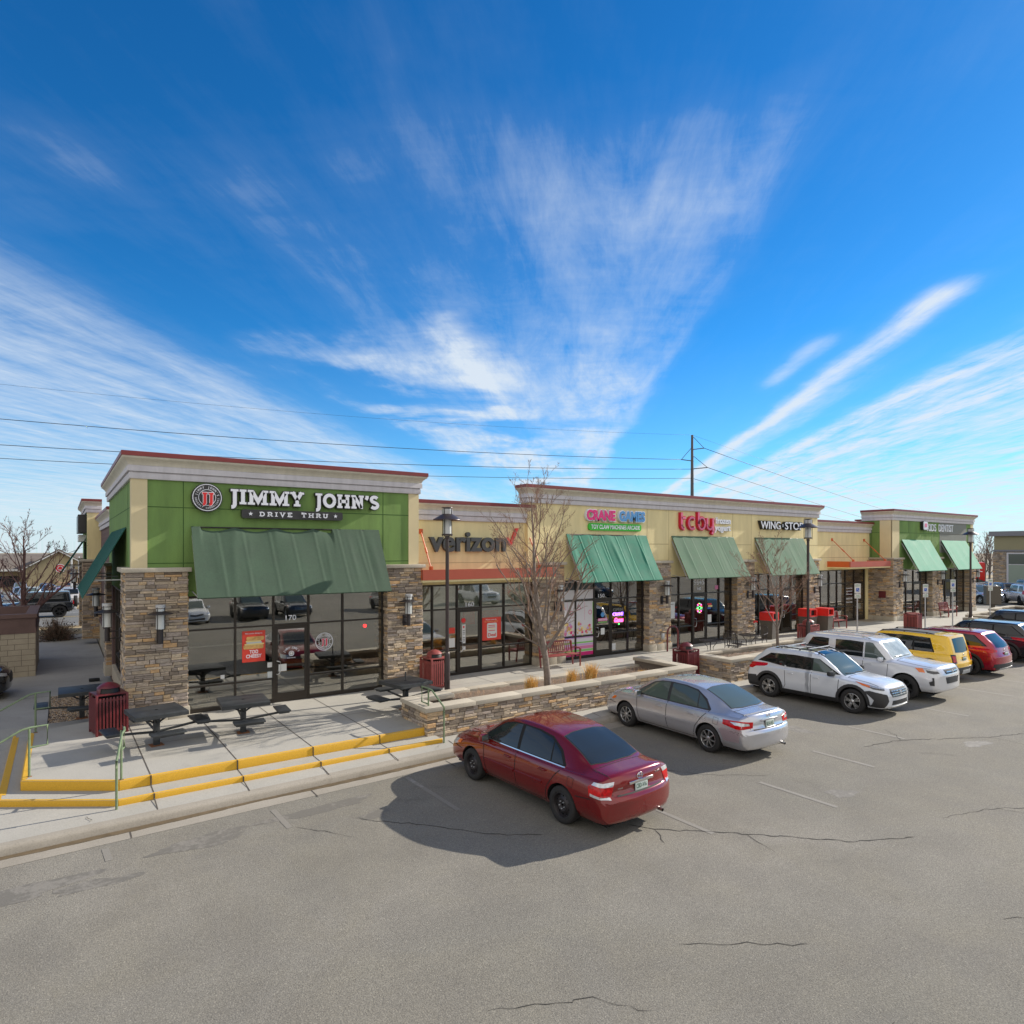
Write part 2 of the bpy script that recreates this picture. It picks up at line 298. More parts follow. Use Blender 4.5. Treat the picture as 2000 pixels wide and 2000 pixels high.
# ---------------------------------------------------------------- mesh helpers
class MB:
    def __init__(s): s.v = []; s.f = []; s.m = []; s.a = []; s.slots = []
    def slot(s, m):
        if m not in s.slots: s.slots.append(m)
        return s.slots.index(m)
    def add(s, vs, fs, m='white', a=0.0):
        k = len(s.v); mi = s.slot(m); s.v += [tuple(p) for p in vs]
        for f in fs: s.f.append([i+k for i in f]); s.m.append(mi); s.a.append(a)
    def box(s, x0, x1, y0, y1, z0, z1, m='white', a=0.0, skip=''):
        vs = [(x, y, z) for z in (z0, z1) for y in (y0, y1) for x in (x0, x1)]
        F = {'b': (0, 2, 3, 1), 't': (4, 5, 7, 6), 'f': (0, 1, 5, 4), 'k': (2, 6, 7, 3), 'l': (0, 4, 6, 2), 'r': (1, 3, 7, 5)}
        s.add(vs, [F[k] for k in F if k not in skip], m, a)
    def rbox(s, c, size, rot=(0, 0, 0), m='white', bev=0):
        M_ = Matrix.Translation(c) @ (Matrix.Rotation(rot[2], 4, 'Z') @ Matrix.Rotation(rot[1], 4, 'Y') @ Matrix.Rotation(rot[0], 4, 'X'))
        hx, hy, hz = (x/2 for x in size)
        if bev:
            bm = bmesh.new(); bmesh.ops.create_cube(bm, size=1)
            for v in bm.verts: v.co = Vector((v.co.x*size[0], v.co.y*size[1], v.co.z*size[2]))
            bmesh.ops.bevel(bm, geom=bm.edges[:], offset=bev, segments=2, affect='EDGES', profile=.6)
            bm.verts.index_update(); s.add([M_ @ v.co for v in bm.verts], [[v.index for v in f.verts] for f in bm.faces], m); bm.free(); return
        vs = [M_ @ Vector((x, y, z)) for z in (-hz, hz) for y in (-hy, hy) for x in (-hx, hx)]
        s.add(vs, [(0, 2, 3, 1), (4, 5, 7, 6), (0, 1, 5, 4), (2, 6, 7, 3), (0, 4, 6, 2), (1, 3, 7, 5)], m)
    def tube(s, pts, r, m='white', n=8, caps=True, closed=False):
        pts = [Vector(p) for p in pts]; rs = r if isinstance(r, (list, tuple)) else [r]*len(pts)
        vs = []; up = None; K = len(pts)
        for i, p in enumerate(pts):
            if closed: d = (pts[(i+1) % K]-pts[i-1])
            else: d = (pts[min(i+1, K-1)]-pts[max(i-1, 0)])
            d.normalize()
            if up is None:
                up = Vector((0, 0, 1)) if abs(d.z) < .9 else Vector((1, 0, 0))
            a = d.cross(up)
            if a.length < 1e-4: a = d.cross(Vector((0, 1, .1)))
            a.normalize(); b = d.cross(a); up = -b if False else up
            for k in range(n):
                t = 2*math.pi*k/n; vs.append(p+(a*math.cos(t)+b*math.sin(t))*rs[i])
        fs = []
        for i in range(K if closed else K-1):
            j = (i+1) % K
            for k in range(n): fs.append((i*n+k, i*n+(k+1) % n, j*n+(k+1) % n, j*n+k))
        if caps and not closed: fs += [tuple(range(n))[::-1], tuple((K-1)*n+k for k in range(n))]
        s.add(vs, fs, m)
    def lathe(s, prof, c=(0, 0, 0), n=20, m='white', axis='Z', arc=2*math.pi, start=0):
        full = abs(arc-2*math.pi) < 1e-6; nn = n if full else n+1; vs = []
        for (r, h) in prof:
            for k in range(nn):
                t = start+arc*k/n; x, y = r*math.cos(t), r*math.sin(t)
                q = (x, y, h) if axis == 'Z' else ((h, x, y) if axis == 'X' else (y, h, x))
                vs.append((c[0]+q[0], c[1]+q[1], c[2]+q[2]))
        fs = []
        for i in range(len(prof)-1):
            for k in range(nn if full else nn-1):
                k2 = (k+1) % nn; fs.append((i*nn+k, i*nn+k2, (i+1)*nn+k2, (i+1)*nn+k))
        s.add(vs, fs, m)
    def prism(s, pts, fn, d0, d1, m='white'):
        """2D outline pts extruded between depths d0 and d1, fn(u, v, d) -> xyz"""
        n = len(pts); vs = [fn(u, v, d0) for u, v in pts]+[fn(u, v, d1) for u, v in pts]
        s.add(vs, [tuple(range(n))[::-1], tuple(range(n, 2*n))]+[(i, (i+1) % n, n+(i+1) % n, n+i) for i in range(n)], m)
    def build(s, name, parent=None, loc=None, off=None, smooth=30, fix=True):
        me = bpy.data.meshes.new(name)
        o = off or (0, 0, 0)
        me.from_pydata([(p[0]-o[0], p[1]-o[1], p[2]-o[2]) for p in s.v], [], s.f)
        for m in s.slots: me.materials.append(MT[m])
        me.polygons.foreach_set('material_index', s.m)
        if any(s.a):
            at = me.attributes.new('rnd', 'FLOAT', 'FACE'); at.data.foreach_set('value', s.a)
        if fix:
            bm = bmesh.new(); bm.from_mesh(me); bmesh.ops.recalc_face_normals(bm, faces=bm.faces[:]); bm.to_mesh(me); bm.free()
        me.shade_smooth()
        if smooth < 180: me.set_sharp_from_angle(angle=R(smooth))
        ob = bpy.data.objects.new(name, me); COL.objects.link(ob)
        if loc: ob.location = loc
        if parent: ob.parent = parent
        return ob
def tag(o, label=None, cat=None, group=None, kind=None):
    if label: o['label'] = label
    if cat: o['category'] = cat
    if group: o['group'] = group
    if kind: o['kind'] = kind
    return o
def thing(name, label, cat, loc=(0, 0, 0), rz=0, group=None):
    o = bpy.data.objects.new(name, None); COL.objects.link(o); o.empty_display_size = .2
    o.location = loc; o.rotation_euler = (0, 0, rz); return tag(o, label, cat, group)
def clone(root, loc=None, rz=None, label=None, group=None, mats=None):
    def rec(o, par):
        c = o.copy(); COL.objects.link(c)
        if par: c.parent = par
        if mats and c.type == 'MESH':
            if any(s.name in mats for s in c.data.materials if s):
                c.data = c.data.copy()
                for i, s_ in enumerate(c.data.materials):
                    if s_.name in mats: c.data.materials[i] = MT[mats[s_.name]]
        for ch in [q for q in KIDS.get(o.name, [])]: KIDS.setdefault(c.name, []).append(rec(ch, c))
        return c
    global KIDS
    KIDS = {}
    for q in bpy.data.objects:
        if q.parent: KIDS.setdefault(q.parent.name, []).append(q)
    c = rec(root, None)
    if loc is not None: c.location = loc
    if rz is not None: c.rotation_euler = (0, 0, rz)
    if label: c['label'] = label
    if group: c['group'] = group
    return c
_tc = {}
def text_mesh(body, extrude=0, offset=0, bevel=0):
    key = (body, round(extrude, 4), offset, bevel)
    if key in _tc: return _tc[key]
    cu = bpy.data.curves.new('t', 'FONT'); cu.body = body; cu.size = 1; cu.extrude = extrude; cu.offset = offset; cu.bevel_depth = bevel; cu.resolution_u = 4
    ob = bpy.data.objects.new('t', cu); COL.objects.link(ob)
    dg = bpy.context.evaluated_depsgraph_get(); me = bpy.data.meshes.new_from_object(ob.evaluated_get(dg))
    vs = [tuple(v.co) for v in me.vertices]; fs = [list(p.vertices) for p in me.polygons]
    bpy.data.objects.remove(ob); bpy.data.curves.remove(cu); bpy.data.meshes.remove(me)
    _tc[key] = (vs, fs); return _tc[key]
def text_to(mb, body, x0, x1, z0, z1, y, depth, m, offset=0, wall='Y', slant=0, back=None, keep=False):
    """letters filling the box x0..x1, z0..z1 on a wall facing -Y, front face at y-depth"""
    vs, fs = text_mesh(body, .5, offset)
    if not vs: return
    ax = min(v[0] for v in vs); bx = max(v[0] for v in vs); ay = min(v[1] for v in vs); by = max(v[1] for v in vs)
    sx = (x1-x0)/(bx-ax); sz = (z1-z0)/(by-ay)
    if keep: sx = sz = min(sx, sz)
    out = []
    for p in vs:
        u = x0+(p[0]-ax)*sx+(p[1]-ay)*sz*slant; v = z0+(p[1]-ay)*sz; d = y-depth/2-p[2]*depth
        out.append((u, d, v) if wall == 'Y' else wall(u, v, p[2]*depth))
    mb.add(out, fs, m)
# slab-serif capitals drawn as thick strokes (unit height 1)
def arc(cx, cy, rx, ry, a0, a1, n=10): return [(cx+rx*math.cos(R(a0+(a1-a0)*i/n)), cy+ry*math.sin(R(a0+(a1-a0)*i/n))) for i in range(n+1)]
SLAB = {
 'I': (.42, [[(.21, 0), (.21, 1)]], [(.02, .40, 0), (.02, .40, 1)]),
 'J': (.56, [[(.36, 1), (.36, .1)]+arc(.2, .0, .16, .2, 20, -100, 6)], [(.14, .56, 1)]),
 'M': (1.2, [[(.22, 0), (.22, 1)], [(.98, 0), (.98, 1)], [(.26, .93), (.6, .22), (.94, .93)]], [(.02, .42, 0), (.78, 1.18, 0), (.02, .3, 1), (.9, 1.18, 1)]),
 'Y': (.84, [[(.14, 1), (.42, .45)], [(.70, 1), (.42, .45)], [(.42, .5), (.42, 0)]], [(.22, .62, 0), (.0, .32, 1), (.52, .84, 1)]),
 'O': (.86, [arc(.43, .5, .32, .41, 0, 360, 22)], []),
 'H': (.90, [[(.2, 0), (.2, 1)], [(.7, 0), (.7, 1)], [(.2, .5), (.7, .5)]], [(.03, .37, 0), (.53, .87, 0), (.03, .37, 1), (.53, .87, 1)]),
 'N': (.90, [[(.2, 0), (.2, 1)], [(.7, 0), (.7, 1)], [(.2, .95), (.7, .05)]], [(.03, .37, 0), (.03, .3, 1), (.53, .87, 1)]),
 "'": (.28, [[(.16, 1), (.16, .86), (.08, .7)]], []),
 'S': (.70, [arc(.35, .73, .22, .2, 30, 260, 9)+arc(.35, .29, .23, .2, 80, -150, 9)[1:]], []),
 'D': (.84, [[(.2, 0), (.2, 1)], [(.2, .92)]+arc(.4, .5, .3, .42, 90, -90, 12)+[(.2, .08)]], [(.03, .3, 0), (.03, .3, 1)]),
 'R': (.84, [[(.2, 0), (.2, 1)], [(.2, .92)]+arc(.45, .70, .2, .22, 90, -90, 8)+[(.2, .48)], [(.4, .48), (.7, .04)]], [(.03, .37, 0), (.03, .3, 1), (.6, .84, 0)]),
 'V': (.84, [[(.14, 1), (.42, .02), (.70, 1)]], [(.0, .32, 1), (.52, .84, 1)]),
 'E': (.74, [[(.2, 0), (.2, 1)], [(.2, .92), (.66, .92), (.66, .74)], [(.2, .5), (.52, .5)], [(.2, .08), (.68, .08), (.68, .26)]], [(.03, .3, 0), (.03, .3, 1)]),
 'T': (.80, [[(.4, 0), (.4, .95)], [(.07, .74), (.07, .92), (.73, .92), (.73, .74)]], [(.22, .58, 0)]),
 'U': (.86, [[(.2, 1), (.2, .3)]+arc(.43, .3, .23, .22, 180, 360, 8)+[(.66, 1)]], [(.03, .37, 1), (.5, .84, 1)]),
 ' ': (.5, [], [])}
def slab_text(mb, body, x0, x1, z0, z1, y, d, m, wd=.2, fn=None, gap=.04, grow=0):
    tot = sum(SLAB[c][0]+gap for c in body)-gap; sx = (x1-x0)/tot; sz = z1-z0; x = 0
    if fn is None: fn = lambda u, v, dd: (u, y-dd, v)
    def ribbon(pts, w_):
        P = [Vector((p[0]*sx/sz, p[1], 0)) for p in pts]; lf = []; rt = []
        for i, p in enumerate(P):
            t_ = (P[min(i+1, len(P)-1)]-P[max(i-1, 0)]).normalized(); nn = Vector((-t_.y, t_.x, 0))
            k = 1
            if 0 < i < len(P)-1:
                t1 = (P[i]-P[i-1]).normalized(); k = 1/max(.45, abs(t1.dot(t_)))
            lf.append(p+nn*w_*k/2); rt.append(p-nn*w_*k/2)
        for i in range(len(P)-1):
            q = [lf[i], lf[i+1], rt[i+1], rt[i]]
            mb.prism([(x0+x*sx+a.x*sz, z0+a.y*sz) for a in q], fn, 0, d, m)
    for c in body:
        wc, st, se = SLAB[c]
        for pl in st: ribbon(pl, wd+grow)
        for (a, b, lv) in se:
            h = wd*.62+grow; zz0 = (0 if lv == 0 else 1-h+grow/2)-(grow/2 if lv == 0 else 0)
            q = [(a-grow/2*sz/sx, zz0), (b+grow/2*sz/sx, zz0), (b+grow/2*sz/sx, zz0+h), (a-grow/2*sz/sx, zz0+h)]
            mb.prism([(x0+(x+u)*sx, z0+v*sz) for u, v in q], fn, 0, d+.001, m)
        x += wc+gap
def round_rect(x0, x1, z0, z1, r, n=5):
    o = []
    for cx, cz, a in ((x1-r, z1-r, 0), (x0+r, z1-r, 90), (x0+r, z0+r, 180), (x1-r, z0+r, 270)): o += arc(cx, cz, r, r, a, a+90, n)
    return o
FY = lambda y: (lambda u, v, d: (u, y-d, v))
# ================================================================ ground and paving
def sheet(name, pts, z, m, kind='structure'):
    mb = MB(); n = len(pts); mb.add([(p[0], p[1], z if len(p) < 3 else p[2]) for p in pts], [tuple(range(n))], m)
    return tag(mb.build(name, smooth=180), kind=kind)
def slab(name, pts, z0, z1, m, kind='structure', bev=0):
    mb = MB(); n = len(pts)
    vs = [(p[0], p[1], z0) for p in pts]+[(p[0], p[1], z1 if len(p) < 3 else p[2]) for p in pts]
    mb.add(vs, [tuple(range(n, 2*n))]+[(i, (i+1) % n, n+(i+1) % n, n+i) for i in range(n)], m)
    return tag(mb.build(name, smooth=20), kind=kind)
def zw(x):
    if x < 9.5: return .45
    if x < 16: return .45+.05*(x-9.5)/6.5
    if x < 36: return .50
    if x < 42: return .50-.05*(x-36)/6
    return .45
mb = MB()                                                # land falling away beyond the street
vs = []; xs = [-3000, -600, -200, 0, 60, 120, 300, 900, 3000]; ys = [-3000, -300, 66, 130, 400, 1200, 4000]
hz_ = {-3000: -.06, -300: -.06, 66: -.06, 130: -1.9, 400: -4, 1200: -8, 4000: -8}
for y in ys:
    for x in xs: vs.append((x, y, hz_[y]))
mb.add(vs, [(j*9+i, j*9+i+1, (j+1)*9+i+1, (j+1)*9+i) for j in range(6) for i in range(8)], 'land')
tag(mb.build('ground', smooth=180), kind='structure')
sheet('parking_lot', [(-90, -120), (170, -120), (170, 47), (-90, 47)], 0, 'asphalt')
sheet('grass_verge', [(-90, 43), (170, 43), (170, 47.9), (-90, 47.9)], .06, 'verge')
slab('street_kerb', [(-90, 47.9), (170, 47.9), (170, 48.15), (-90, 48.15)], -.05, .13, 'kerb_concrete')
sheet('street', [(-90, 47), (170, 47), (170, 63), (-90, 63)], .004, 'street')
for n_, (a, b), m_ in (('street_line', (50.5, 50.62), 'lane_white'), ('street_line', (56.0, 56.15), 'lane_yellow'), ('street_line', (59.4, 59.5), 'lane_white')):
    sheet(n_, [(-90, a), (170, a), (170, b), (-90, b)], .009, m_)
slab('far_verge', [(-90, 63), (170, 63), (170, 66), (-90, 66)], -.05, .12, 'verge')
mb = MB(); mb.add([(-120, 66, -.02), (60, 66, -.02), (60, 130, -1.86), (-120, 130, -1.86)], [(0, 1, 2, 3)], 'street'); tag(mb.build('far_parking_lot'), kind='structure')
# kerb line of the front walk and gutter pan
K = [(-60, 10.94), (-.8, 12.72), (7.5, 12.97), (14, 13.0), (56, 13.0)]
def off(pl, d): return [(x, y+d) for x, y in pl]
mb = MB()
for (a, b) in zip(K, K[1:]):
    mb.add([(a[0], a[1]-.48, .004), (b[0], b[1]-.48, .004), (b[0], b[1]+.02, .004), (a[0], a[1]+.02, .004)], [(0, 1, 2, 3)], 'kerb_concrete')
tag(mb.build('gutter'), kind='structure')
mb = MB(); prof = [(-.035, 0), (-.02, .09), (0, .125), (.05, .148), (.17, .152), (.17, .0)]
n = len(prof); vs = []
for (x, y) in K: vs += [(x, y+p, z) for p, z in prof]
mb.add(vs, [(i*n+j, (i+1)*n+j, (i+1)*n+j+1, i*n+j+1) for i in range(len(K)-1) for j in range(n-1)], 'kerb_concrete')
tag(mb.build('kerb', smooth=50), kind='structure')
mb = MB()
damp = [(x, y-.03) for x, y in K[1:]]
mb = MB(); XS = [(-60, 10.94, 13.3, .152), (-12, 12.39, 14.2, .152), (-2, 12.68, 14.6, .155), (-.8, 12.72, 14.6, .16), (.8, 12.77, 13.5, .165), (7.5, 12.97, 13.5, .19), (14, 13, 13.5, .2), (56, 13, 13.5, .17)]
vs = []
for x, y0, y1, z in XS: vs += [(x, y0+.16, .1505), (x, y1, z), (x, 21.0 if x < 8 else 15.4, z), (x, 24, z)]
mb.add(vs, [(i*4+j, (i+1)*4+j, (i+1)*4+j+1, i*4+j+1) for i in range(7) for j in range(3 if i > 5 else 2)], 'concrete'); tag(mb.build('sidewalk', smooth=20), kind='structure')
# steps and patio
slab('lower_step', [(.84, 13.49), (7.42, 13.47), (7.42, 15.3), (-.4, 19.6), (-.95, 19.6), (-.95, 14.72)], .1, .27, 'concrete')
slab('patio', [(.89, 14.02), (7.40, 13.98), (7.40, 15.2), (8.4, 15.2), (8.4, 16.3), (9.2, 16.3), (9.2, 19.6), (1.4, 19.6), (-.1, 19.15), (-.62, 18.9), (-.62, 15.08)], .1, .45, 'concrete')
def ribbon_step(name, pts, z0, z1, top):
    mb = MB()
    for (a, b) in zip(pts, pts[1:]):
        d = (Vector(b)-Vector(a)).normalized(); nn = Vector((d.y, -d.x))*.006; iw = Vector((-d.y, d.x))*top
        q = [(a[0]+nn.x, a[1]+nn.y), (b[0]+nn.x, b[1]+nn.y)]
        mb.add([(*q[0], z0+.002), (*q[1], z0+.002), (*q[1], z1-.012), (*q[0], z1-.012), (b[0]-nn.x, b[1]-nn.y, z1+.004), (a[0]-nn.x, a[1]-nn.y, z1+.004),
                (b[0]+iw.x, b[1]+iw.y, z1+.0045), (a[0]+iw.x, a[1]+iw.y, z1+.0045)], [(0, 1, 2, 3), (3, 2, 4, 5), (5, 4, 6, 7)], 'yellow_paint')
    return tag(mb.build(name, smooth=60), kind='structure')
ribbon_step('step_paint', [(-.62, 18.9), (-.62, 15.08), (.89, 14.02), (7.40, 13.98)], .27, .45, .07)
ribbon_step('step_paint', [(-.95, 19.6), (-.95, 14.72), (.84, 13.49), (7.42, 13.47)], .15, .27, .06)
sheet('step_paint', [(-.60, 15.2), (-.52, 15.15), (-.52, 18.8), (-.60, 18.86)], .4545, 'yellow_paint')
sheet('step_paint', [(-.94, 15.0), (-.83, 14.95), (-.83, 19.4), (-.94, 19.4)], .2745, 'yellow_paint')
# upper walk in front of the shops
mb = MB(); X_ = [9.2, 16, 17.0, 18.9, 28, 30, 36, 42, 44.5, 56]
rows = []
for x in X_:
    f = 15.35 if x < 28.5 else (13.9 if x < 43 else 13.6); zf = zw(x) if x < 28.5 else .17
    rows.append([(x, f, .1), (x, f, zf), (x, f+(.6 if x < 28.5 else 1.8), zw(x)), (x, 21.5, zw(x))])
vs = [p for r in rows for p in r]
mb.add(vs, [(i*4+j, (i+1)*4+j, (i+1)*4+j+1, i*4+j+1) for i in range(len(X_)-1) for j in range(3)], 'concrete')
tag(mb.build('upper_walk', smooth=20), kind='structure')
slab('side_lane', [(-60, 21), (-.3, 21), (-.3, 25.1), (1.5, 25.1), (1.5, 43), (-60, 43)], -.02, .13, 'lane_concrete')
slab('gravel_bed_base', [(-.3, 21), (1.5, 21), (1.5, 25.1), (-.3, 25.1)], 0, .10, 'soil')
mb = MB(); rg = random.Random(3)
for i in range(5200):
    x = rg.uniform(-.28, 1.42); y = rg.uniform(19.7 if x > -.05 else 21.02, 25.05); s_ = rg.uniform(.012, .034)
    if y < 21 and x < 1.45*(1-(y-19.7)*.2)-1.2: continue
    z = .10+s_*.3
    mb.add([(x-s_, y, z), (x, y-s_, z+s_*.4), (x+s_, y, z), (x, y+s_, z+s_*.3), (x+rg.uniform(-.01, .01), y, z+s_*.9)], [(0, 1, 4), (1, 2, 4), (2, 3, 4), (3, 0, 4)], 'gravel', rg.random()) if False else \
    mb.add([(x-s_, y, z), (x, y-s_, z+s_*.4), (x+s_, y, z), (x, y+s_, z+s_*.3), (x+rg.uniform(-.01, .01), y, z+s_*.9)], [(0, 1, 4), (1, 2, 4), (2, 3, 4), (3, 0, 4)], 'ledger_stone', rg.random())
tag(mb.build('gravel', smooth=0, fix=False), 'tan gravel in the bed beside the green corner shop', 'gravel', kind='stuff')
# joints in the concrete
mb = MB()
def line(mb, a, b, z, wd=.012, m='joint_dark', z2=None):
    a = Vector(a); b = Vector(b); d = (b-a); Ld = d.length; d.normalize(); nn = Vector((-d.y, d.x))*wd/2
    mb.add([(a.x+nn.x, a.y+nn.y, z), (a.x-nn.x, a.y-nn.y, z), (b.x-nn.x, b.y-nn.y, z if z2 is None else z2), (b.x+nn.x, b.y+nn.y, z if z2 is None else z2)], [(0, 1, 2, 3)], m)
for i, x in enumerate((1.4, 2.95, 4.5, 6.05)):
    line(mb, (x, 14.0), (x-.05, 18.6), .4535, .022); line(mb, (x, 13.5), (x, 14.0), .2735, .02); line(mb, (x, 12.96), (x, 13.47), .1545, .022, z2=.196); mb.box(x-.011, x+.011, 13.455, 13.50, .16, .278, 'joint_dark'); mb.box(x-.011, x+.011, 13.98, 14.03, .27, .4585, 'joint_dark')
for x in (-5.2, 7.6, 9.1, 10.7, 12.2, 13.8, 15.4, 17, 18.5, 20, 22, 24): line(mb, (x, 13.16 if x > 0 else 12.85), (x, 13.5 if x > 0 else 14.2), .157, .018, z2=.197 if x > 7 and x < 12 else (.205 if x > 0 else .165))
for x in (-4, .95, 4.05, 7.1, 10.2, 13.3, 16.4): line(mb, (x, 12.3), (x, 12.75), .008, .02)
for x in (9.9, 11.5, 13.1, 14.7, 16.3, 18.0, 19.6, 21.2, 22.8, 24.4, 26, 27.6, 29.2, 31, 33, 35, 37): line(mb, (x, 16.0), (x, 18.9), zw(x)+.004, .014)
line(mb, (1.0, 16.3), (9.2, 16.25), .4535, .012); line(mb, (9.2, 17.6), (36, 17.6), .512, .014)
line(mb, (-12, 25.1), (-.3, 25.1), .1345, .02); line(mb, (-.3, 19.6), (-.3, 25.1), .1545, .015); line(mb, (-4, 21), (-4, 43), .1345, .02); line(mb, (-12, 31), (1.4, 31), .1345, .02)
tag(mb.build('pavement_joints'), kind='structure')
mb = MB(); rr = random.Random(6); P = []
for i in range(90):
    x = -3+11.2*i/89; yk = 12.72+.03*(x+.8)-.035; P.append((x, yk-.05-.07*abs(math.sin(x*.7+1))-rr.uniform(.03, .05), yk))
for a, b in zip(P, P[1:]): mb.add([(a[0], a[1], .0085), (b[0], b[1], .0085), (b[0], b[2], .0085), (a[0], a[2], .0085)], [(0, 1, 2, 3)], 'silt')
tag(mb.build('gutter_silt'), kind='structure')
# cracks and worn stall lines in the lot
def crack(pts, wd, seed, z=.0045):
    rr = random.Random(seed); P = []
    for a, b in zip(pts, pts[1:]):
        n = max(2, int(math.dist(a, b)/.12))
        for i in range(n):
            t = i/n; P.append((a[0]+(b[0]-a[0])*t+rr.gauss(0, .02), a[1]+(b[1]-a[1])*t+rr.gauss(0, .02)))
    P.append(pts[-1]); vs = []
    for i, p in enumerate(P):
        d = Vector(P[min(i+1, len(P)-1)])-Vector(P[max(i-1, 0)]); d.normalize(); ww = wd*rr.uniform(.35, 1.2)*(1 if 0 < i < len(P)-1 else .1)
        vs += [(p[0]-d.y*ww/2, p[1]+d.x*ww/2, z), (p[0]+d.y*ww/2, p[1]-d.x*ww/2, z)]
    mb.add(vs, [(2*i, 2*i+1, 2*i+3, 2*i+2) for i in range(len(P)-1)], 'crack')
mb = MB()
for pts, wd, sd_ in (([(4.3, 10.9), (5.2, 9.9), (5.9, 9.0), (6.6, 8.5)], .022, 1), ([(8.0, 8.0), (8.3, 7.6), (9.4, 6.6), (10.6, 5.4), (11.6, 4.9)], .026, 2), ([(8.3, 7.6), (8.0, 7.1)], .02, 12),
    ([(5.2, 3.8), (6.2, 3.3), (6.9, 3.1)], .014, 3), ([(6.1, 5.2), (7.4, 4.3)], .012, 4), ([(15.9, 7.9), (17.2, 7.6), (19.4, 6.4), (21.8, 5.6), (26, 4)], .03, 5),
    ([(9.9, 3.2), (11.4, 2.3), (13, 2.1)], .014, 6), ([(7.0, 2.3), (8.4, 1.9)], .012, 7), ([(2.2, 4.2), (3.3, 4.0)], .01, 8), ([(10.4, 9.9), (11.2, 8.8), (12.2, 8.0)], .014, 9), ([(3.3, 11.2), (4.0, 10.2)], .012, 10), ([(12.8, 5.0), (14.1, 4.6), (15.6, 3.6)], .014, 13), ([(14.1, 4.6), (14.4, 3.9)], .010, 14), ([(17.2, 7.6), (17.9, 8.3)], .014, 15), ([(19.4, 6.4), (19.2, 5.2), (19.8, 4.4)], .016, 16), ([(3.6, 5.6), (4.6, 5.1), (5.0, 4.6)], .010, 17), ([(9.4, 6.6), (9.2, 5.9)], .010, 18)):
    crack(pts, wd, sd_)
tag(mb.build('asphalt_cracks'), kind='structure')
for x, y0, y1 in ((.6, 11.6, 12.1), (3.2, 11.2, 12.15), (5.95, 10.2, 12.3), (8.95, 6.9, 8.9), (11.75, 6.3, 7.9), (14.6, 7, 8.4), (17.4, 7.6, 9), (21.3, 7.6, 9), (25.4, 7.8, 12.4), (28.3, 8, 12.4), (31.4, 8, 12.4)):
    sheet('stall_line', [(x-.05, y0), (x+.05, y0), (x+.02, y1), (x-.08, y1)], .0042, 'worn_white')
def blot(mb, x, y, rx_, ry_, seed, z, m='oil_stain'):
    rr = random.Random(seed); n = 28; ph = [rr.uniform(0, 6.28) for _ in range(4)]; pts = []
    for i in range(n):
        a = 6.283*i/n; k = 1+.22*math.sin(2*a+ph[0])+.16*math.sin(3*a+ph[1])+.12*math.sin(5*a+ph[2])+.08*math.sin(9*a+ph[3]); pts.append((x+rx_*k*math.cos(a), y+ry_*k*math.sin(a), z))
    mb.add(pts, [tuple(range(n))], m)
mb = MB()
for i, (x, y, a, b) in enumerate(((1.9, 11.5, .8, .22), (3.9, 11.7, .9, .2), (4.6, 10.9, .3, .15), (10.4, 11.2, .55, .4), (10.7, 10.2, .35, .5), (15.6, 10.9, .5, .45), (16.0, 9.6, .3, .3), (21.9, 10.6, .4, .4), (-.9, 11.2, 1.1, .3), (.4, 10.9, .5, .15), (12.5, 6.6, .3, .2), (18.4, 6.4, .4, .2))): blot(mb, x, y, a, b, i, .0022)
tag(mb.build('oil_stains'), kind='structure')
mb = MB(); crack([(.35, 13.3), (.42, 13.05), (.38, 12.93)], .012, 31, .171); crack([(7.3, 13.35), (7.1, 13.1)], .01, 32, .196); tag(mb.build('walk_cracks'), kind='structure')

# ================================================================ the shopping strip
BASE = (25, 18.6, 0)
bld = thing('shopping_strip', 'long single storey shopping strip with green and cream stucco, stone piers and red edged roof', 'building', BASE)
def part(mb, name, parent=None, smooth=30, label=None):
    par = parent or bld
    if parent is None or parent is bld: o = mb.build(name, par, off=BASE, smooth=smooth)
    else:
        pl = parent.location
        o = mb.build(name, par, off=(BASE[0]+pl.x, BASE[1]+pl.y, BASE[2]+pl.z), smooth=smooth)
    if label: o['label'] = label
    return o
rs = random.Random(11)
def stone_face(mb, fn, Wd, z0, z1):
    """irregular ledger stones; fn(u, z, d) -> xyz, d = outwards"""
    z = z0
    while z < z1-.02:
        h = rs.choice((.055, .065, .075, .085, .10, .115)); h = min(h, z1-z)
        if z1-(z+h) < .04: h = z1-z
        u = 0
        while u < Wd-.01:
            l = rs.uniform(.13, .46); l = min(l, Wd-u)
            if Wd-(u+l) < .09: l = Wd-u
            g = .006; d = rs.uniform(.012, .045); j = lambda: rs.uniform(-.005, .005)
            sub = [(z, h)] if (h < .09 or rs.random() < .6) else [(z, h*.48), (z+h*.48, h*.52)]
            for (zz, hh) in sub:
                d = rs.uniform(.012, .045); a, b, c, e = u+g, u+l-g, zz+g*.7, zz+hh-g*.7; c0 = .008
                ou = [(a+j(), c+j()*.5), (b+j(), c+j()*.5), (b+j(), e+j()*.5), (a+j(), e+j()*.5)]
                inn = [(ou[0][0]+c0, ou[0][1]+c0), (ou[1][0]-c0, ou[1][1]+c0), (ou[2][0]-c0, ou[2][1]-c0), (ou[3][0]+c0, ou[3][1]-c0)]
                vs = [fn(p[0], p[1], -.005) for p in ou]+[fn(p[0], p[1], d*.8+rs.uniform(-.004, .004)) for p in ou]+[fn(p[0], p[1], d+rs.uniform(-.003, .006)) for p in inn]
                mb.add(vs, [(0, 1, 5, 4), (1, 2, 6, 5), (2, 3, 7, 6), (3, 0, 4, 7), (4, 5, 9, 8), (5, 6, 10, 9), (6, 7, 11, 10), (7, 4, 8, 11), (8, 9, 10, 11)], 'ledger_stone', rs.random()*.999)
            u += l
        z += h
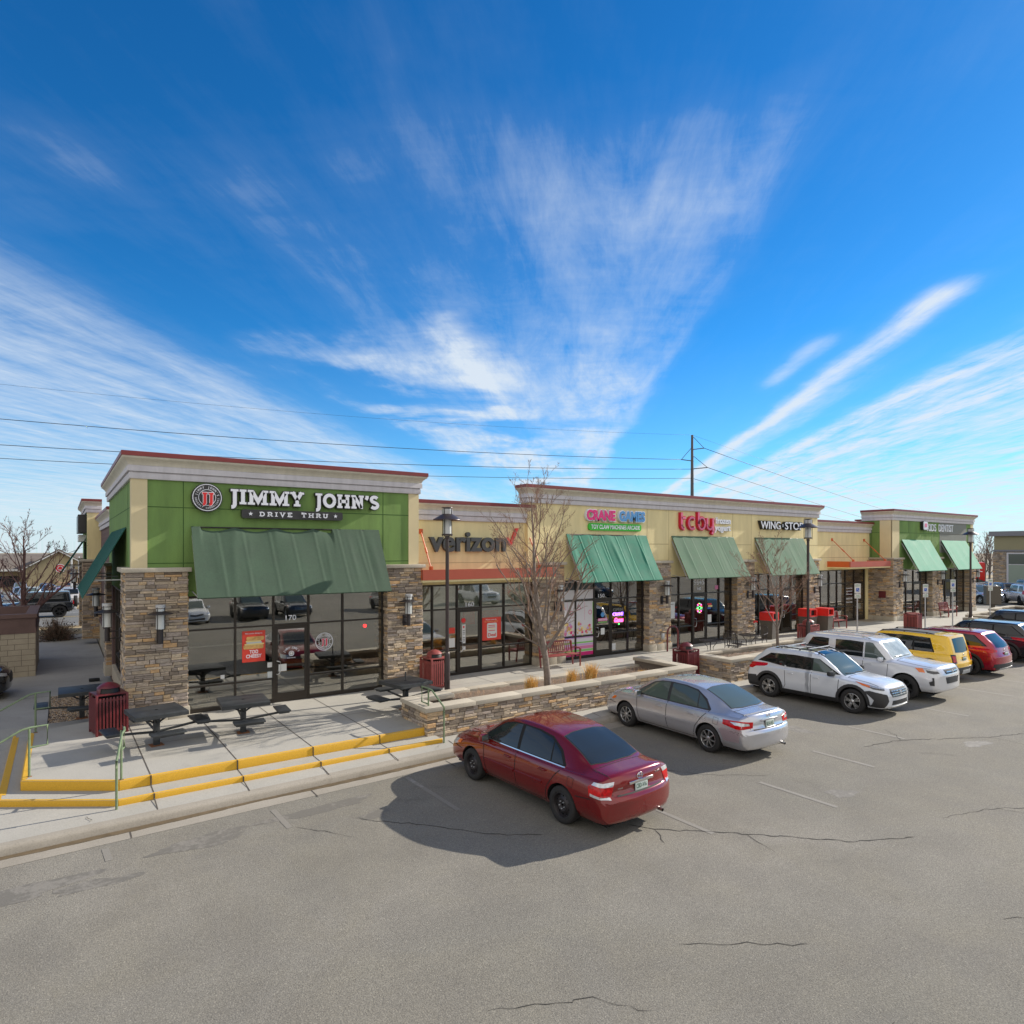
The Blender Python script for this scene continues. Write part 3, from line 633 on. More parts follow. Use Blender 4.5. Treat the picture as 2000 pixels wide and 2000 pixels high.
def stone_block(mb, x0, x1, y0, y1, z0, z1, faces='flr'):
    mb.box(x0+.02, x1-.02, y0+.02, y1-.02, z0, z1, 'mortar')
    i = .02
    if 'f' in faces: stone_face(mb, lambda u, z, d: (x0+u, y0+i-d, z), x1-x0, z0, z1)
    if 'k' in faces: stone_face(mb, lambda u, z, d: (x0+u, y1-i+d, z), x1-x0, z0, z1)
    if 'l' in faces: stone_face(mb, lambda u, z, d: (x0+i-d, y0+u, z), y1-y0, z0, z1)
    if 'r' in faces: stone_face(mb, lambda u, z, d: (x1-i+d, y0+u, z), y1-y0, z0, z1)
def pillar(x0, x1, y0, y1, faces='flr', zc=4.2, base=True):
    zb = zw((x0+x1)/2)
    mb = MB(); stone_block(mb, x0, x1, y0, y1, zb+.28 if base else zb-.05, zc, faces)
    p = part(mb, 'stone_pillar', smooth=15)
    mb = MB(); mb.rbox(((x0+x1)/2, (y0+y1)/2, zc+.055), (x1-x0+.16, y1-y0+.16, .11), m='limestone', bev=.012)
    part(mb, 'pillar_cap', p)
    if base:
        mb = MB(); e = .045; n = max(2, round((x1-x0)/.42)); l = (x1-x0+2*e)/n
        mb.box(x0, x1, y0, y1, zb-.1, zb+.27, 'mortar')
        for k in range(n): mb.rbox((x0-e+l*(k+.5), y0+.1-e, zb+.09), (l-.008, .2, .38), m='limestone', bev=.012)
        n2 = max(1, round((y1-y0-.2)/.45)); l2 = (y1-y0+e-.2)/n2
        for s_, xx in (('l', x0-e+.1), ('r', x1+e-.1)):
            if s_ in faces:
                for k in range(n2): mb.rbox((xx, y0-e+.2+l2*(k+.5), zb+.09), (.2, l2-.008, .38), m='limestone', bev=.012)
        part(mb, 'pillar_base', p)
    return p
def sweep(mb, path, prof, m, closed=False):
    """prof: (outward offset, z); path runs with the outside on its right hand"""
    P = [Vector(p) for p in path]; n = len(prof); vs = []
    for i, p in enumerate(P):
        d0 = (P[i]-P[i-1]).normalized() if i > 0 else None; d1 = (P[i+1]-P[i]).normalized() if i < len(P)-1 else None
        if d0 is None: d0 = d1
        if d1 is None: d1 = d0
        n0 = Vector((d0.y, -d0.x)); n1 = Vector((d1.y, -d1.x)); mid = (n0+n1).normalized(); k = 1/max(.3, mid.dot(n0))
        for o, z in prof: vs.append((p.x+mid.x*o*k, p.y+mid.y*o*k, z))
    fs = [(i*n+j, (i+1)*n+j, (i+1)*n+(j+1) % n, i*n+(j+1) % n) for i in range(len(P)-1) for j in range(n)]
    fs += [tuple(range(n)), tuple((len(P)-1)*n+k for k in range(n))]
    mb.add(vs, fs, m)
def cornice(path, top, label=None):
    z = top-.62
    mb = MB()
    sweep(mb, path, [(-.05, z), (.06, z), (.07, z+.02), (.07, z+.155), (.05, z+.165), (.05, z+.18), (.11, z+.185), (.11, z+.32), (.09, z+.335), (-.05, z+.335)], 'cornice_pale')
    sweep(mb, path, [(-.05, z+.337), (.09, z+.337), (.10, z+.37), (.13, z+.42), (.18, z+.47), (.225, z+.50), (.235, z+.515), (.235, z+.545), (-.05, z+.545)], 'cornice_cream')
    c = part(mb, 'cornice', smooth=40)
    mb = MB(); sweep(mb, path, [(-.35, z+.547), (.255, z+.547), (.255, z+.655), (.235, z+.665), (-.35, z+.665)], 'coping_red'); part(mb, 'coping', c)
def joints(mb, segs, y, m, wd=.016):
    for (a, b) in segs:
        if a[0] == b[0]: mb.box(a[0]-wd/2, a[0]+wd/2, y-.003, y+.01, a[1], b[1], m)
        else: mb.box(a[0], b[0], y-.0032, y+.01, a[1]-wd/2, a[1]+wd/2, m)
def storefront(xs, y, z1, rails, doors=(), glass='shop_glass', z0=None, blind=None):
    z0 = zw(xs[0]) if z0 is None else z0; fw = .05; mb = MB(); dp = .11
    yv = y
    for i, x in enumerate(xs):
        ww = fw*(1.3 if i in (0, len(xs)-1) else 1); mb.box(x-ww/2, x+ww/2, yv, yv+dp, z0, z1, 'frame_dark')
    panes = []
    for i in range(len(xs)-1):
        a, b = xs[i]+fw/2, xs[i+1]-fw/2; mb.box(a, b, yv+.004, yv+dp-.004, z1-.06, z1, 'frame_dark')
        if i in doors:
            mb.box(a, b, yv+.004, yv+dp-.004, rails[1]-.035, rails[1]+.035, 'frame_dark'); panes.append((a, b, rails[1]+.035, z1-.06)); continue
        mb.box(a, b, yv+.004, yv+dp-.004, z0, z0+.11, 'frame_dark'); zz = [z0+.11]+list(rails)+[z1-.06]
        for k, r in enumerate(rails): mb.box(a, b, yv+.004, yv+dp-.004, r-.025, r+.025, 'frame_dark')
        for k in range(len(zz)-1): panes.append((a, b, zz[k]+(.025 if k else 0), zz[k+1]-(.025 if k < len(zz)-2 else 0)))
    fr = part(mb, 'window_frame')
    for (a, b, c, d) in panes:
        mb = MB(); mb.box(a, b, yv+.05, yv+.06, c, d, glass); part(mb, 'pane', fr)
    for i in doors:
        a, b = xs[i]+fw/2+.006, xs[i+1]-fw/2-.006; zt = rails[1]-.04; mb = MB()
        mb.box(a, a+.085, yv+.01, yv+.06, z0+.012, zt, 'frame_dark'); mb.box(b-.085, b, yv+.01, yv+.06, z0+.012, zt, 'frame_dark')
        mb.box(a+.085, b-.085, yv+.011, yv+.059, z0+.012, z0+.26, 'frame_dark'); mb.box(a+.085, b-.085, yv+.011, yv+.059, zt-.09, zt, 'frame_dark'); mb.box(a+.085, b-.085, yv+.025, yv+.055, z0+1.0, z0+1.05, 'frame_dark')
        dr = part(mb, 'door')
        mb = MB(); mb.box(a+.085, b-.085, yv+.03, yv+.04, z0+.26, zt-.09, glass); part(mb, 'door_glass', dr)
        mb = MB(); hx = a+.13; mb.tube([(hx-.08, yv+.01, z0+1.18), (hx-.08, yv-.05, z0+1.18), (hx, yv-.06, z0+1.15), (hx+.02, yv-.06, z0+.95), (hx-.02, yv-.06, z0+.82), (hx-.08, yv-.05, z0+.8), (hx-.08, yv+.01, z0+.8)], .014, 'steel', 8)
        part(mb, 'door_handle', dr)
    return fr
def awning(x0, x1, y, m, top=5.38, bot=3.56, p=1.0, nseam=6, wave=.02, seed=1, sag=0):
    r_ = random.Random(seed); mb = MB(); nx = 150; nz = 14; vs = []
    seams = [x0+(x1-x0)*(i+1)/(nseam+1)+r_.uniform(-.08, .08) for i in range(nseam)]
    cr = [(r_.uniform(x0, x1), r_.uniform(-.25, .25), r_.uniform(.04, .12), r_.uniform(.3, 1)) for _ in range(nseam)]
    for layer in (0, 1):
        for j in range(nz+1):
            for i in range(nx+1):
                u = i/nx; v = j/nz; x = x0+(x1-x0)*u; d = 0
                for s_ in seams: d += wave*.75*math.exp(-((x-s_-.10*v)/.03)**2)-wave*.35*math.exp(-((x-s_-.06-.10*v)/.04)**2)
                for (cx_, sl, wd, am) in cr: d += wave*am*1.3*math.exp(-((x-cx_-sl*v)/wd)**2)*math.sin(math.pi*v)
                d += -wave*2.2*math.sin(math.pi*v)*(.6+.4*math.sin(u*nseam*3.3))
                zt = top-(sag*abs(math.sin(u*math.pi*nseam*.7))*(1-v)**6*(1 if .04 < u < .72 else 0))
                Y = y-.04-(p-.04)*v; Z = zt+(bot-zt)*v; nrm = Vector((0, -(top-bot), p)).normalized()
                dd = d-(.012 if layer else 0)
                vs.append((x, Y+nrm.y*dd, Z-.0+nrm.z*dd))
    n = (nx+1)*(nz+1); fs = []
    for j in range(nz):
        for i in range(nx):
            a = j*(nx+1)+i; fs.append((a, a+1, a+nx+2, a+nx+1)); b = a+n; fs.append((b, b+nx+1, b+nx+2, b+1))
    for j in range(nz):
        for i in (0, nx): a = j*(nx+1)+i; b = a+n; fs.append((a, a+nx+1, b+nx+1, b))
    for i in range(nx):
        for j in (0, nz): a = j*(nx+1)+i; b = a+n; fs.append((a, a+1, b+1, b))
    mb.add(vs, fs, m); aw = part(mb, 'awning', smooth=50)
    fb = MB()
    for x in [x0+.03, (x0+x1)/2, x1-.03]:
        fb.tube([(x, y-.02, top-.24), (x, y-p+.12, bot+.0)], .018, 'metal_pale', 6); fb.tube([(x, y, bot+.12), (x, y-p+.04, bot+.0)], .015, 'metal_pale', 6)
    fb.tube([(x0, y-p+.02, bot-.01), (x1, y-p+.02, bot-.01)], .018, m, 6); fb.tube([(x0, y-.03, top-.02), (x1, y-.03, top-.02)], .02, 'dark_metal', 6)
    part(fb, 'awning_frame', aw); return aw

# ---- corner shop with green walls
y = 18.62
mb = MB()
mb.box(1.45, 9.35, y, y+.3, 3.55, 7.1, 'stucco_green'); mb.box(1.45, 1.75, y+.3, 28, 3.55, 7.1, 'stucco_green'); mb.box(9.05, 9.35, y+.3, y+.45, 5.0, 7.1, 'stucco_green')

mb.box(1.45, 1.75, 26.2, 28, .2, 3.55, 'block_brown')
mb.box(1.45-.025, 1.78, y-.025, y+.33, 4.31, 6.95, 'pilaster_cream'); mb.box(9.02, 9.35+.025, y-.025, y+.33, 4.31, 6.95, 'pilaster_cream')
joints(mb, [((1.78, 5.86), (9.02, 5.86)), ((2.6, 4.3), (2.6, 6.62)), ((8.16, 4.3), (8.16, 6.62)), ((1.78, 4.42), (9.02, 4.42))], y, 'joint_green', .022)
mb.box(1.447, 1.46, y+.33, 27.9, 5.85, 5.872, 'joint_green'); mb.box(1.4465, 1.46, 19.9, 19.92, 3.6, 6.5, 'joint_green')
part(mb, 'wall', label='green stucco wall of the corner shop with cream corner strips')
cornice([(1.45, 28.3), (1.45, y), (9.35, y), (9.35, y+.45)], 7.17)
pillar(1.28, 2.68, 18.42, 19.8, 'flr'); pillar(8.22, 9.42, 18.42, 19.4, 'flr'); pillar(1.28, 1.9, 26.6, 27.5, 'flr')
storefront([2.69, 3.89, 4.9, 5.89, 6.91, 8.21], 18.70, 3.55, (1.14, 2.64), (2,))
awning(2.78, 8.0, y, 'awning_dark', nseam=7, wave=.010, seed=4, sag=.12)
mb = MB(); mb.box(1.4, 1.5, 19.8, 25.6, .45, .9, 'block_tan')
part(mb, 'side_sill')
mb = MB()
for yy in (19.85, 21.2, 22.6, 24.0, 25.55): mb.box(1.50, 1.6, yy-.03, yy+.03, .45, 3.5, 'frame_dark')
for zz in (.9, 1.3, 2.64, 3.5): mb.box(1.505, 1.595, 19.85, 25.55, zz-.03, zz+.03, 'frame_dark')
mb.box(1.45, 1.62, 19.8, 25.6, 3.53, 3.58, 'cornice_pale')
sf = part(mb, 'side_window_frame')
mb = MB(); mb.box(1.545, 1.555, 19.87, 25.5, .9, 3.5, 'side_glass'); part(mb, 'pane', sf)
def side_awning(y0, y1, x=1.45, p=1.12, top=5.38, bot=3.5):
    mb = MB(); n = 14
    for k in range(n):
        a = y0+(y1-y0)*k/n; b = y0+(y1-y0)*(k+1)/n
        mb.add([(x-.02, a, top), (x-.02, b, top), (x-p, b, bot), (x-p, a, bot), (x-.02, a, top-.03), (x-.02, b, top-.03), (x-p, b, bot-.03), (x-p, a, bot-.03)],
               [(0, 1, 2, 3), (4, 7, 6, 5), (0, 3, 7, 4), (1, 5, 6, 2), (3, 2, 6, 7), (0, 4, 5, 1)], 'awning_side')
        mb.add([(x-.02, a, top+.02), (x-.02, a+.02, top+.02), (x-p, a+.02, bot+.02), (x-p, a, bot+.02), (x-.02, a+.01, top), (x-p, a+.01, bot)], [(0, 1, 2, 3), (0, 4, 5, 3), (1, 4, 5, 2)], 'awning_side')
    aw = part(mb, 'awning', label='dark teal metal awning over the side window')
    fb = MB()
    for yy in (y0+.05, y0+.25, (y0+y1)/2, y1-.05): fb.tube([(x, yy, bot+.45), (x-p*.75, yy, bot+.45)], .018, 'metal_pale', 6)
    part(fb, 'awning_frame', aw)
side_awning(20.3, 26.5, p=1.0)
# ---- brown masonry side wall and rear tower
mb = MB(); mb.box(1.62, 1.9, 28, 46, 0, 5.9, 'block_brown'); mb.box(1.55, 1.62, 28, 46, 0, 1.25, 'block_tan'); mb.box(1.53, 1.62, 28, 46, 1.25, 1.45, 'block_brown'); mb.box(1.585, 1.62, 28, 46, 1.62, 1.75, 'block_brown')
for zz in [1.9+.2*k for k in range(19)]: mb.box(1.616, 1.63, 28, 46, zz, zz+.012, 'block_joint')
for yy in [28.5+.8*k for k in range(22)]: mb.box(1.6165, 1.63, yy, yy+.012, 1.8, 5.3, 'block_joint')
part(mb, 'side_wall', label='brown masonry side wall above a tan block base')
cornice([(1.62, 46), (1.62, 28.25)], 6.35)
mb = MB(); mb.box(1.05, 1.65, 38, 46, 4.2, 7.1, 'stucco_green'); mb.box(1.04, 1.66, 37.98, 38.3, 4.2, 6.9, 'stucco_cream')
part(mb, 'rear_tower', label='green rear tower of the side wall')
cornice([(1.05, 46), (1.05, 38), (1.65, 38)], 7.24)
pillar(.85, 1.62, 37.8, 38.7, 'flr', base=False); pillar(.85, 1.62, 44.6, 45.4, 'flr', base=False)
side_awning(39.3, 44, x=1.05)

# ---- cream shop next to it
y = 19.12
mb = MB(); mb.box(9.35, 14.2, y, y+.3, 3.6, 6.2, 'stucco_cream')
joints(mb, [((9.35, 5.03), (14.2, 5.03)), ((9.35, 4.33), (14.2, 4.33))], y, 'joint_cream', .014)
mb.box(9.35, 9.5, y+.05, y+.35, .45, 3.6, 'stucco_cream')
part(mb, 'wall', label='cream stucco wall above the second shop')
cornice([(9.352, y), (14.28, y)], 6.38)
storefront([9.45, 10.21, 11.17, 12.14, 13.12, 14.35], 19.22, 3.6, (1.33, 2.74), (2,), z0=.45)
def canopy(x0, x1, y, p, rods, zt=4.13):
    mb = MB(); mb.box(x0, x1, y-p, y-p+.08, zt-.33, zt, 'canopy_red'); mb.box(x0, x0+.1, y-p+.08, y, zt-.33, zt, 'canopy_orange'); mb.box(x1-.1, x1, y-p+.08, y, zt-.33, zt, 'canopy_orange')
    mb.box(x0+.1, x1-.1, y-p+.08, y-.01, zt-.12, zt-.08, 'canopy_red'); mb.box(x0, x1, y-p+.02, y-.01, zt-.40, zt-.332, 'stucco_cream')
    c = part(mb, 'canopy')
    for x in rods:
        mb = MB()
        mb.rbox((x, y-.02, 5.38), (.14, .05, .16), m='canopy_orange', bev=.01); mb.tube([(x, y-.04, 5.36), (x, y-p+.12, zt+.07)], .022, 'canopy_orange', 8)
        mb.tube([(x, y-.04-(p-.16)*.45, 5.36-(5.29-zt)*.45), (x, y-.04-(p-.16)*.6, 5.36-(5.29-zt)*.6)], .036, 'canopy_orange', 8); mb.rbox((x, y-p+.1, zt+.05), (.09, .12, .12), m='canopy_orange', bev=.01)
        part(mb, 'canopy_rod', c)
canopy(9.36, 14.75, y, .85, (9.7, 14.1))
# ---- long cream section with three shops
y = 18.98
mb = MB(); mb.box(14.0, 33.4, y, y+.3, 3.6, 6.9, 'stucco_cream')
mb.box(14.0, 14.3, y+.3, y+.45, 3.6, 6.9, 'stucco_cream'); mb.box(33.1, 33.4, y+.3, y+1.1, 3.6, 6.2, 'stucco_cream')
V_ = [20.25, 21.6, 26.05, 27.5, 32.2]
joints(mb, [((x, 4.32), (x, 6.6)) for x in V_]+[((20.25, 5.02), (21.6, 5.02)), ((26.05, 5.02), (27.5, 5.02)), ((14.0, 5.02), (15.6, 5.02)), ((32.2, 5.02), (33.4, 5.02))], y, 'joint_cream', .018)
joints(mb, [((20.25, 4.33), (21.6, 4.33)), ((26.05, 4.33), (27.5, 4.33)), ((14.0, 4.33), (15.6, 4.33))], y, 'joint_cream', .014)
part(mb, 'wall', label='long cream stucco wall over the three middle shops')
cornice([(14.0, y+.45), (14.0, y), (33.4, y), (33.4, y+.45)], 7.12)
for a, b in ((14.4, 15.6), (20.22, 21.55), (26.2, 27.55), (32.3, 33.3)): pillar(a, b, 18.82, 19.5, 'fl')
storefront([15.62, 16.45, 17.42, 18.35, 19.3, 20.2], 19.14, 3.6, (1.38, 2.79), (2,))
storefront([21.57, 22.47, 23.39, 24.36, 25.28, 26.18], 19.14, 3.6, (1.35, 2.79), (2,))
storefront([27.57, 28.4, 29.23, 30.3, 31.2, 32.28], 19.14, 3.6, (1.38, 2.79), (3,))
awning(15.8, 20.15, y, 'awning_teal', nseam=6, wave=.022, seed=9, sag=.05, p=.98)
awning(21.75, 26.05, y, 'awning_sage', nseam=6, wave=.009, seed=10, p=.98)
awning(27.75, 31.95, y, 'awning_sage', nseam=6, wave=.008, seed=14, p=.98)
# ---- low cream link
y = 20.1
mb = MB(); mb.box(33.4, 41.3, y, y+.3, 3.6, 6.25, 'stucco_cream'); joints(mb, [((33.4, 5.05), (41.3, 5.05)), ((33.4, 4.33), (41.3, 4.33))], y, 'joint_cream', .018)
mb.box(40.95, 41.3, y+.05, y+.35, .45, 3.6, 'stucco_cream')
part(mb, 'wall', label='cream stucco wall over the recessed low shop')
cornice([(33.4, y), (41.6, y)], 6.45)
storefront([35.0, 35.9, 36.8, 37.7, 38.66, 39.68, 40.9], 20.2, 3.6, (1.38, 2.79), (5,))
storefront([33.42, 34.2, 34.97], 20.2, 3.6, (1.38, 2.79))
canopy(36.4, 41.1, y, 1.35, (36.9, 40.6), 4.12)
# ---- green and grey end block
y = 18.82
mb = MB(); mb.box(41.4, 53.4, y, y+.3, 3.55, 7.0, 'stucco_green'); mb.box(41.4, 41.7, y+.3, 20.6, 3.55, 7.0, 'stucco_green'); mb.box(53.1, 53.4, y+.3, 27, 3.55, 7.0, 'stucco_green')
mb.box(48.0, 52.3, y-.012, y+.02, 4.6, 6.72, 'stucco_grey')
mb.box(41.375, 42.3, y-.025, y+.02, 4.31, 6.75, 'pilaster_cream'); mb.box(41.375, 41.42, y-.02, y+.7, 4.31, 6.75, 'pilaster_cream'); mb.box(53.0, 53.425, y-.025, y+.4, 4.31, 6.75, 'pilaster_cream')
joints(mb, [((42.3, 5.85), (47.98, 5.85)), ((43.6, 5.86), (43.6, 6.6)), ((46.8, 4.4), (46.8, 6.6))], y, 'joint_green', .024)
joints(mb, [((48.0, 5.85), (52.3, 5.85))], y-.012, 'joint_dark', .024)
mb.box(41.3965, 41.42, y+.7, 20.1, 5.84, 5.866, 'joint_green'); mb.box(41.3965, 41.42, 20.0, 20.02, 4.3, 6.6, 'joint_green')
part(mb, 'wall', label='green and grey stucco wall of the far end block')
cornice([(41.4, 20.6), (41.4, y), (53.4, y), (53.4, 27)], 7.22)
pillar(41.25, 42.5, 18.67, 20.3, 'fl'); pillar(46.6, 48.1, 18.67, 19.3, 'fl'); pillar(52.5, 53.55, 18.67, 19.6, 'flr')
storefront([42.6, 43.71, 44.69, 45.71, 46.55], 19.0, 3.55, (1.2, 2.72), (2,)); storefront([48.15, 49.4, 50.35, 51.34, 52.45], 19.0, 3.55, (1.2, 2.72), (1,))
awning(42.6, 46.5, y, 'awning_mint', nseam=5, wave=.004, seed=20, p=1.05, top=5.42, bot=3.5); awning(48.2, 52.1, y, 'awning_mint', nseam=5, wave=.004, seed=21, p=1.05, top=5.42, bot=3.5)
# ---- roof, inner floor, back and party walls
mb = MB(); mb.box(1.95, 53.0, 20.5, 46, 5.2, 5.35, 'wall_grey'); part(mb, 'roof')
mb = MB(); mb.box(1.75, 9.1, 19.05, 27, 3.7, 3.8, 'interior'); mb.box(9.3, 33.1, 19.45, 28, 3.7, 3.8, 'interior'); mb.box(33.4, 53.1, 20.5, 28, 3.7, 3.8, 'interior'); part(mb, 'ceiling')
mb = MB(); mb.box(1.62, 9.3, 18.82, 27, .3, .462, 'interior_floor'); mb.box(9.3, 53.2, 19.36, 28, .3, .47, 'interior_floor'); part(mb, 'inner_floor')
mb = MB(); mb.box(1.8, 53.2, 27, 27.2, .4, 3.7, 'interior')
for x in (9.1, 14.35, 20.9, 26.85, 33.15, 41.5, 47.3, 53.1): mb.box(x-.06, x+.06, 19.45 if x < 33 else 20.5, 27, .4, 3.7, 'interior')
part(mb, 'inner_wall')
# ---- things inside the windows
mb = MB(); mb.box(3.2, 8.4, 23.4, 24.0, .46, 1.55, 'interior_dark'); mb.box(3.2, 8.4, 23.3, 24.1, 1.55, 1.6, 'steel'); tag(mb.build('service_counter'), 'dark service counter seen inside the corner shop', 'counter')
def inner_table(x, y, label):
    t = thing('dining_table', label, 'table', (x, y, .46), 0, 'dining tables inside the corner shop')
    mb = MB(); mb.rbox((0, 0, .74), (1.15, .7, .04), m='interior_dark', bev=.01); mb.build('tabletop', t)
    mb = MB(); mb.lathe([(.0, .72), (.04, .72), (.04, .03), (.25, .02), (.25, 0), (0, 0)], m='interior_dark', n=12); mb.build('pedestal', t)
inner_table(3.4, 19.9, 'dark table behind the glass beside the corner pillar'); inner_table(7.5, 20.1, 'dark table behind the glass beside the second pillar')
mb = MB()
for a, b in ((9.48, 10.18), (10.24, 11.14), (11.2, 12.11), (12.17, 13.09), (13.15, 14.3)): mb.box(a, b, 19.345, 19.352, 2.42 if a < 10 else 2.72, 3.52, 'blinds')
tag(mb.build('roller_shades'), 'row of pale shades in the upper panes of the second shop', 'shades')
mb = MB(); mb.box(9.6, 11.4, 20.6, 21.2, .47, 1.25, 'poster_red'); mb.box(9.55, 11.45, 20.55, 21.25, 1.25, 1.3, 'offwhite'); tag(mb.build('display_counter'), 'red display counter with pale top inside the second shop', 'counter')
mb = MB(); mb.box(13.3, 14.2, 21.2, 21.3, 1.2, 2.4, 'poster_red'); mb.box(12.6, 13.1, 21.2, 21.3, 1.9, 2.5, 'poster_red'); tag(mb.build('wall_display'), 'red wall display panels inside the second shop', 'display')
mb = MB(); mb.box(21.8, 25.8, 22.5, 23.1, .47, 1.5, 'block_tan'); mb.box(21.7, 25.9, 22.4, 23.2, 1.5, 1.55, 'steel'); tag(mb.build('yogurt_counter'), 'tan counter inside the shop with the street number', 'counter')
for i, x in enumerate((15.9, 17.1, 18.5, 19.4)):
    mb = MB(); mb.box(x, x+.75, 21.5, 22.3, .47, 2.3, ('magenta', 'neon_violet', 'blue', 'pink')[i]); mb.box(x+.06, x+.69, 21.47, 21.5, 1.1, 2.1, 'carglass'); tag(mb.build('claw_machine'), ('magenta', 'glowing violet', 'blue', 'pale pink')[i]+' toy claw machine inside the arcade', 'game machine', 'claw machines in the arcade')
# ================================================================ vehicles (local: x across, +y forward, z up)
def pchip(xs, ys, x):
    n = len(xs)
    if x <= xs[0]: return ys[0]
    if x >= xs[-1]: return ys[-1]
    h = [xs[i+1]-xs[i] for i in range(n-1)]; d = [(ys[i+1]-ys[i])/h[i] for i in range(n-1)]
    i = next(k for k in range(n-1) if x <= xs[k+1])
    def m(k):
        if k == 0: return d[0]
        if k == n-1: return d[-1]
        if d[k-1]*d[k] <= 0: return 0
        w1 = 2*h[k]+h[k-1]; w2 = h[k]+2*h[k-1]; return (w1+w2)/(w1/d[k-1]+w2/d[k])
    t = (x-xs[i])/h[i]; a, b = m(i), m(i+1)
    return ys[i]*(2*t**3-3*t*t+1)+h[i]*a*(t**3-2*t*t+t)+ys[i+1]*(-2*t**3+3*t*t)+h[i]*b*(t**3-t*t)
def catmull(P, sub):
    out = []
    for i in range(len(P)-1):
        p0 = P[max(i-1, 0)]; p1 = P[i]; p2 = P[i+1]; p3 = P[min(i+2, len(P)-1)]
        for k in range(sub):
            t = k/sub; out.append(tuple(.5*((2*b)+(-a+c)*t+(2*a-5*b+4*c-d)*t*t+(-a+3*b-3*c+d)*t**3) for a, b, c, d in zip(p0, p1, p2, p3)))
    out.append(P[-1]); return out
def car_shell(st, bow=(.16, .14), bulge=.018, crease=.01):
    ys = [s[0] for s in st]; Y = []
    for a, b in zip(ys, ys[1:]):
        n = max(2, int((b-a)/.055)); Y += [a+(b-a)*i/n for i in range(n)]
    Y.append(ys[-1]); cols = [[s[k] for s in st] for k in range(1, 10)]; rings = []
    for y in Y:
        zb, wl, wm, zm, ws, zs, wr, zr, zc = [pchip(ys, c, y) for c in cols]
        gh = max(0, min(1, (zr-zs-.08)/.2))
        P = [(0, zb), (wl*.6, zb), (wl*.93, zb+.012), (wl, zb+.05), (wl+(wm-wl)*.75, zb+(zm-zb)*.45), (wm, zm), (wm-.006, zm+(zs-zm)*.35), (wm+(ws-wm)*.42, zm+(zs-zm)*.72),
             (ws+.010, zs-.035), (ws-.012, zs-.004), (ws-.035-.01*gh, zs+.008)]
        a, b = P[-1], (wr, zr)
        for t in (.3, .65, .92): P.append((a[0]+(b[0]-a[0])*t+bulge*gh*math.sin(math.pi*t), a[1]+(b[1]-a[1])*t))
        P.append((wr-.028*gh, zr+.020*gh)); P.append((wr*.78, zr+(zc-zr)*.62)); P.append((wr*.4, zr+(zc-zr)*.93)); P.append((0, zc))
        rings.append((y, catmull(P, 2)))
    n = len(rings[0][1]); L0, L1 = ys[0], ys[-1]
    def ring(y, P, s=1.0):
        zmid = sum(p[1] for p in P)/n; out = []
        for (x, z) in P:
            x, z = x*s, zmid+(z-zmid)*s; W = .9; out.append((x, y, z))
        return out
    def bowf(x, y):
        q = min(1, abs(x)/.9)**2.6
        if y > L1-1.0: return -bow[0]*q*((y-(L1-1.0))/1.0)**1.5
        if y < L0+.9: return bow[1]*q*(((L0+.9)-y)/.9)**1.5
        return 0
    R_ = [ring(rings[0][0], rings[0][1], s) for s in (.02, .35, .7, .93)]+[ring(y, P) for y, P in rings]+[ring(rings[-1][0], rings[-1][1], s) for s in (.93, .7, .35, .02)]
    for k, e in zip((0, 1, 2, 3), (.012, .01, .008, .004)):
        R_[k] = [(x, y-e, z) for x, y, z in R_[k]]; R_[-1-k] = [(x, y+e, z) for x, y, z in R_[-1-k]]
    vs = []; fs = []
    m = 2*n-2
    for r in R_:
        full = r+[(-x, y, z) for x, y, z in r[-2:0:-1]]
        vs += [(x, y+bowf(x, y), z) for x, y, z in full]
    for i in range(len(R_)-1):
        for k in range(m): fs.append((i*m+k, (i+1)*m+k, (i+1)*m+(k+1) % m, i*m+(k+1) % m))
    fs.append(tuple(range(m))); fs.append(tuple((len(R_)-1)*m+k for k in range(m))[::-1])
    return vs, fs
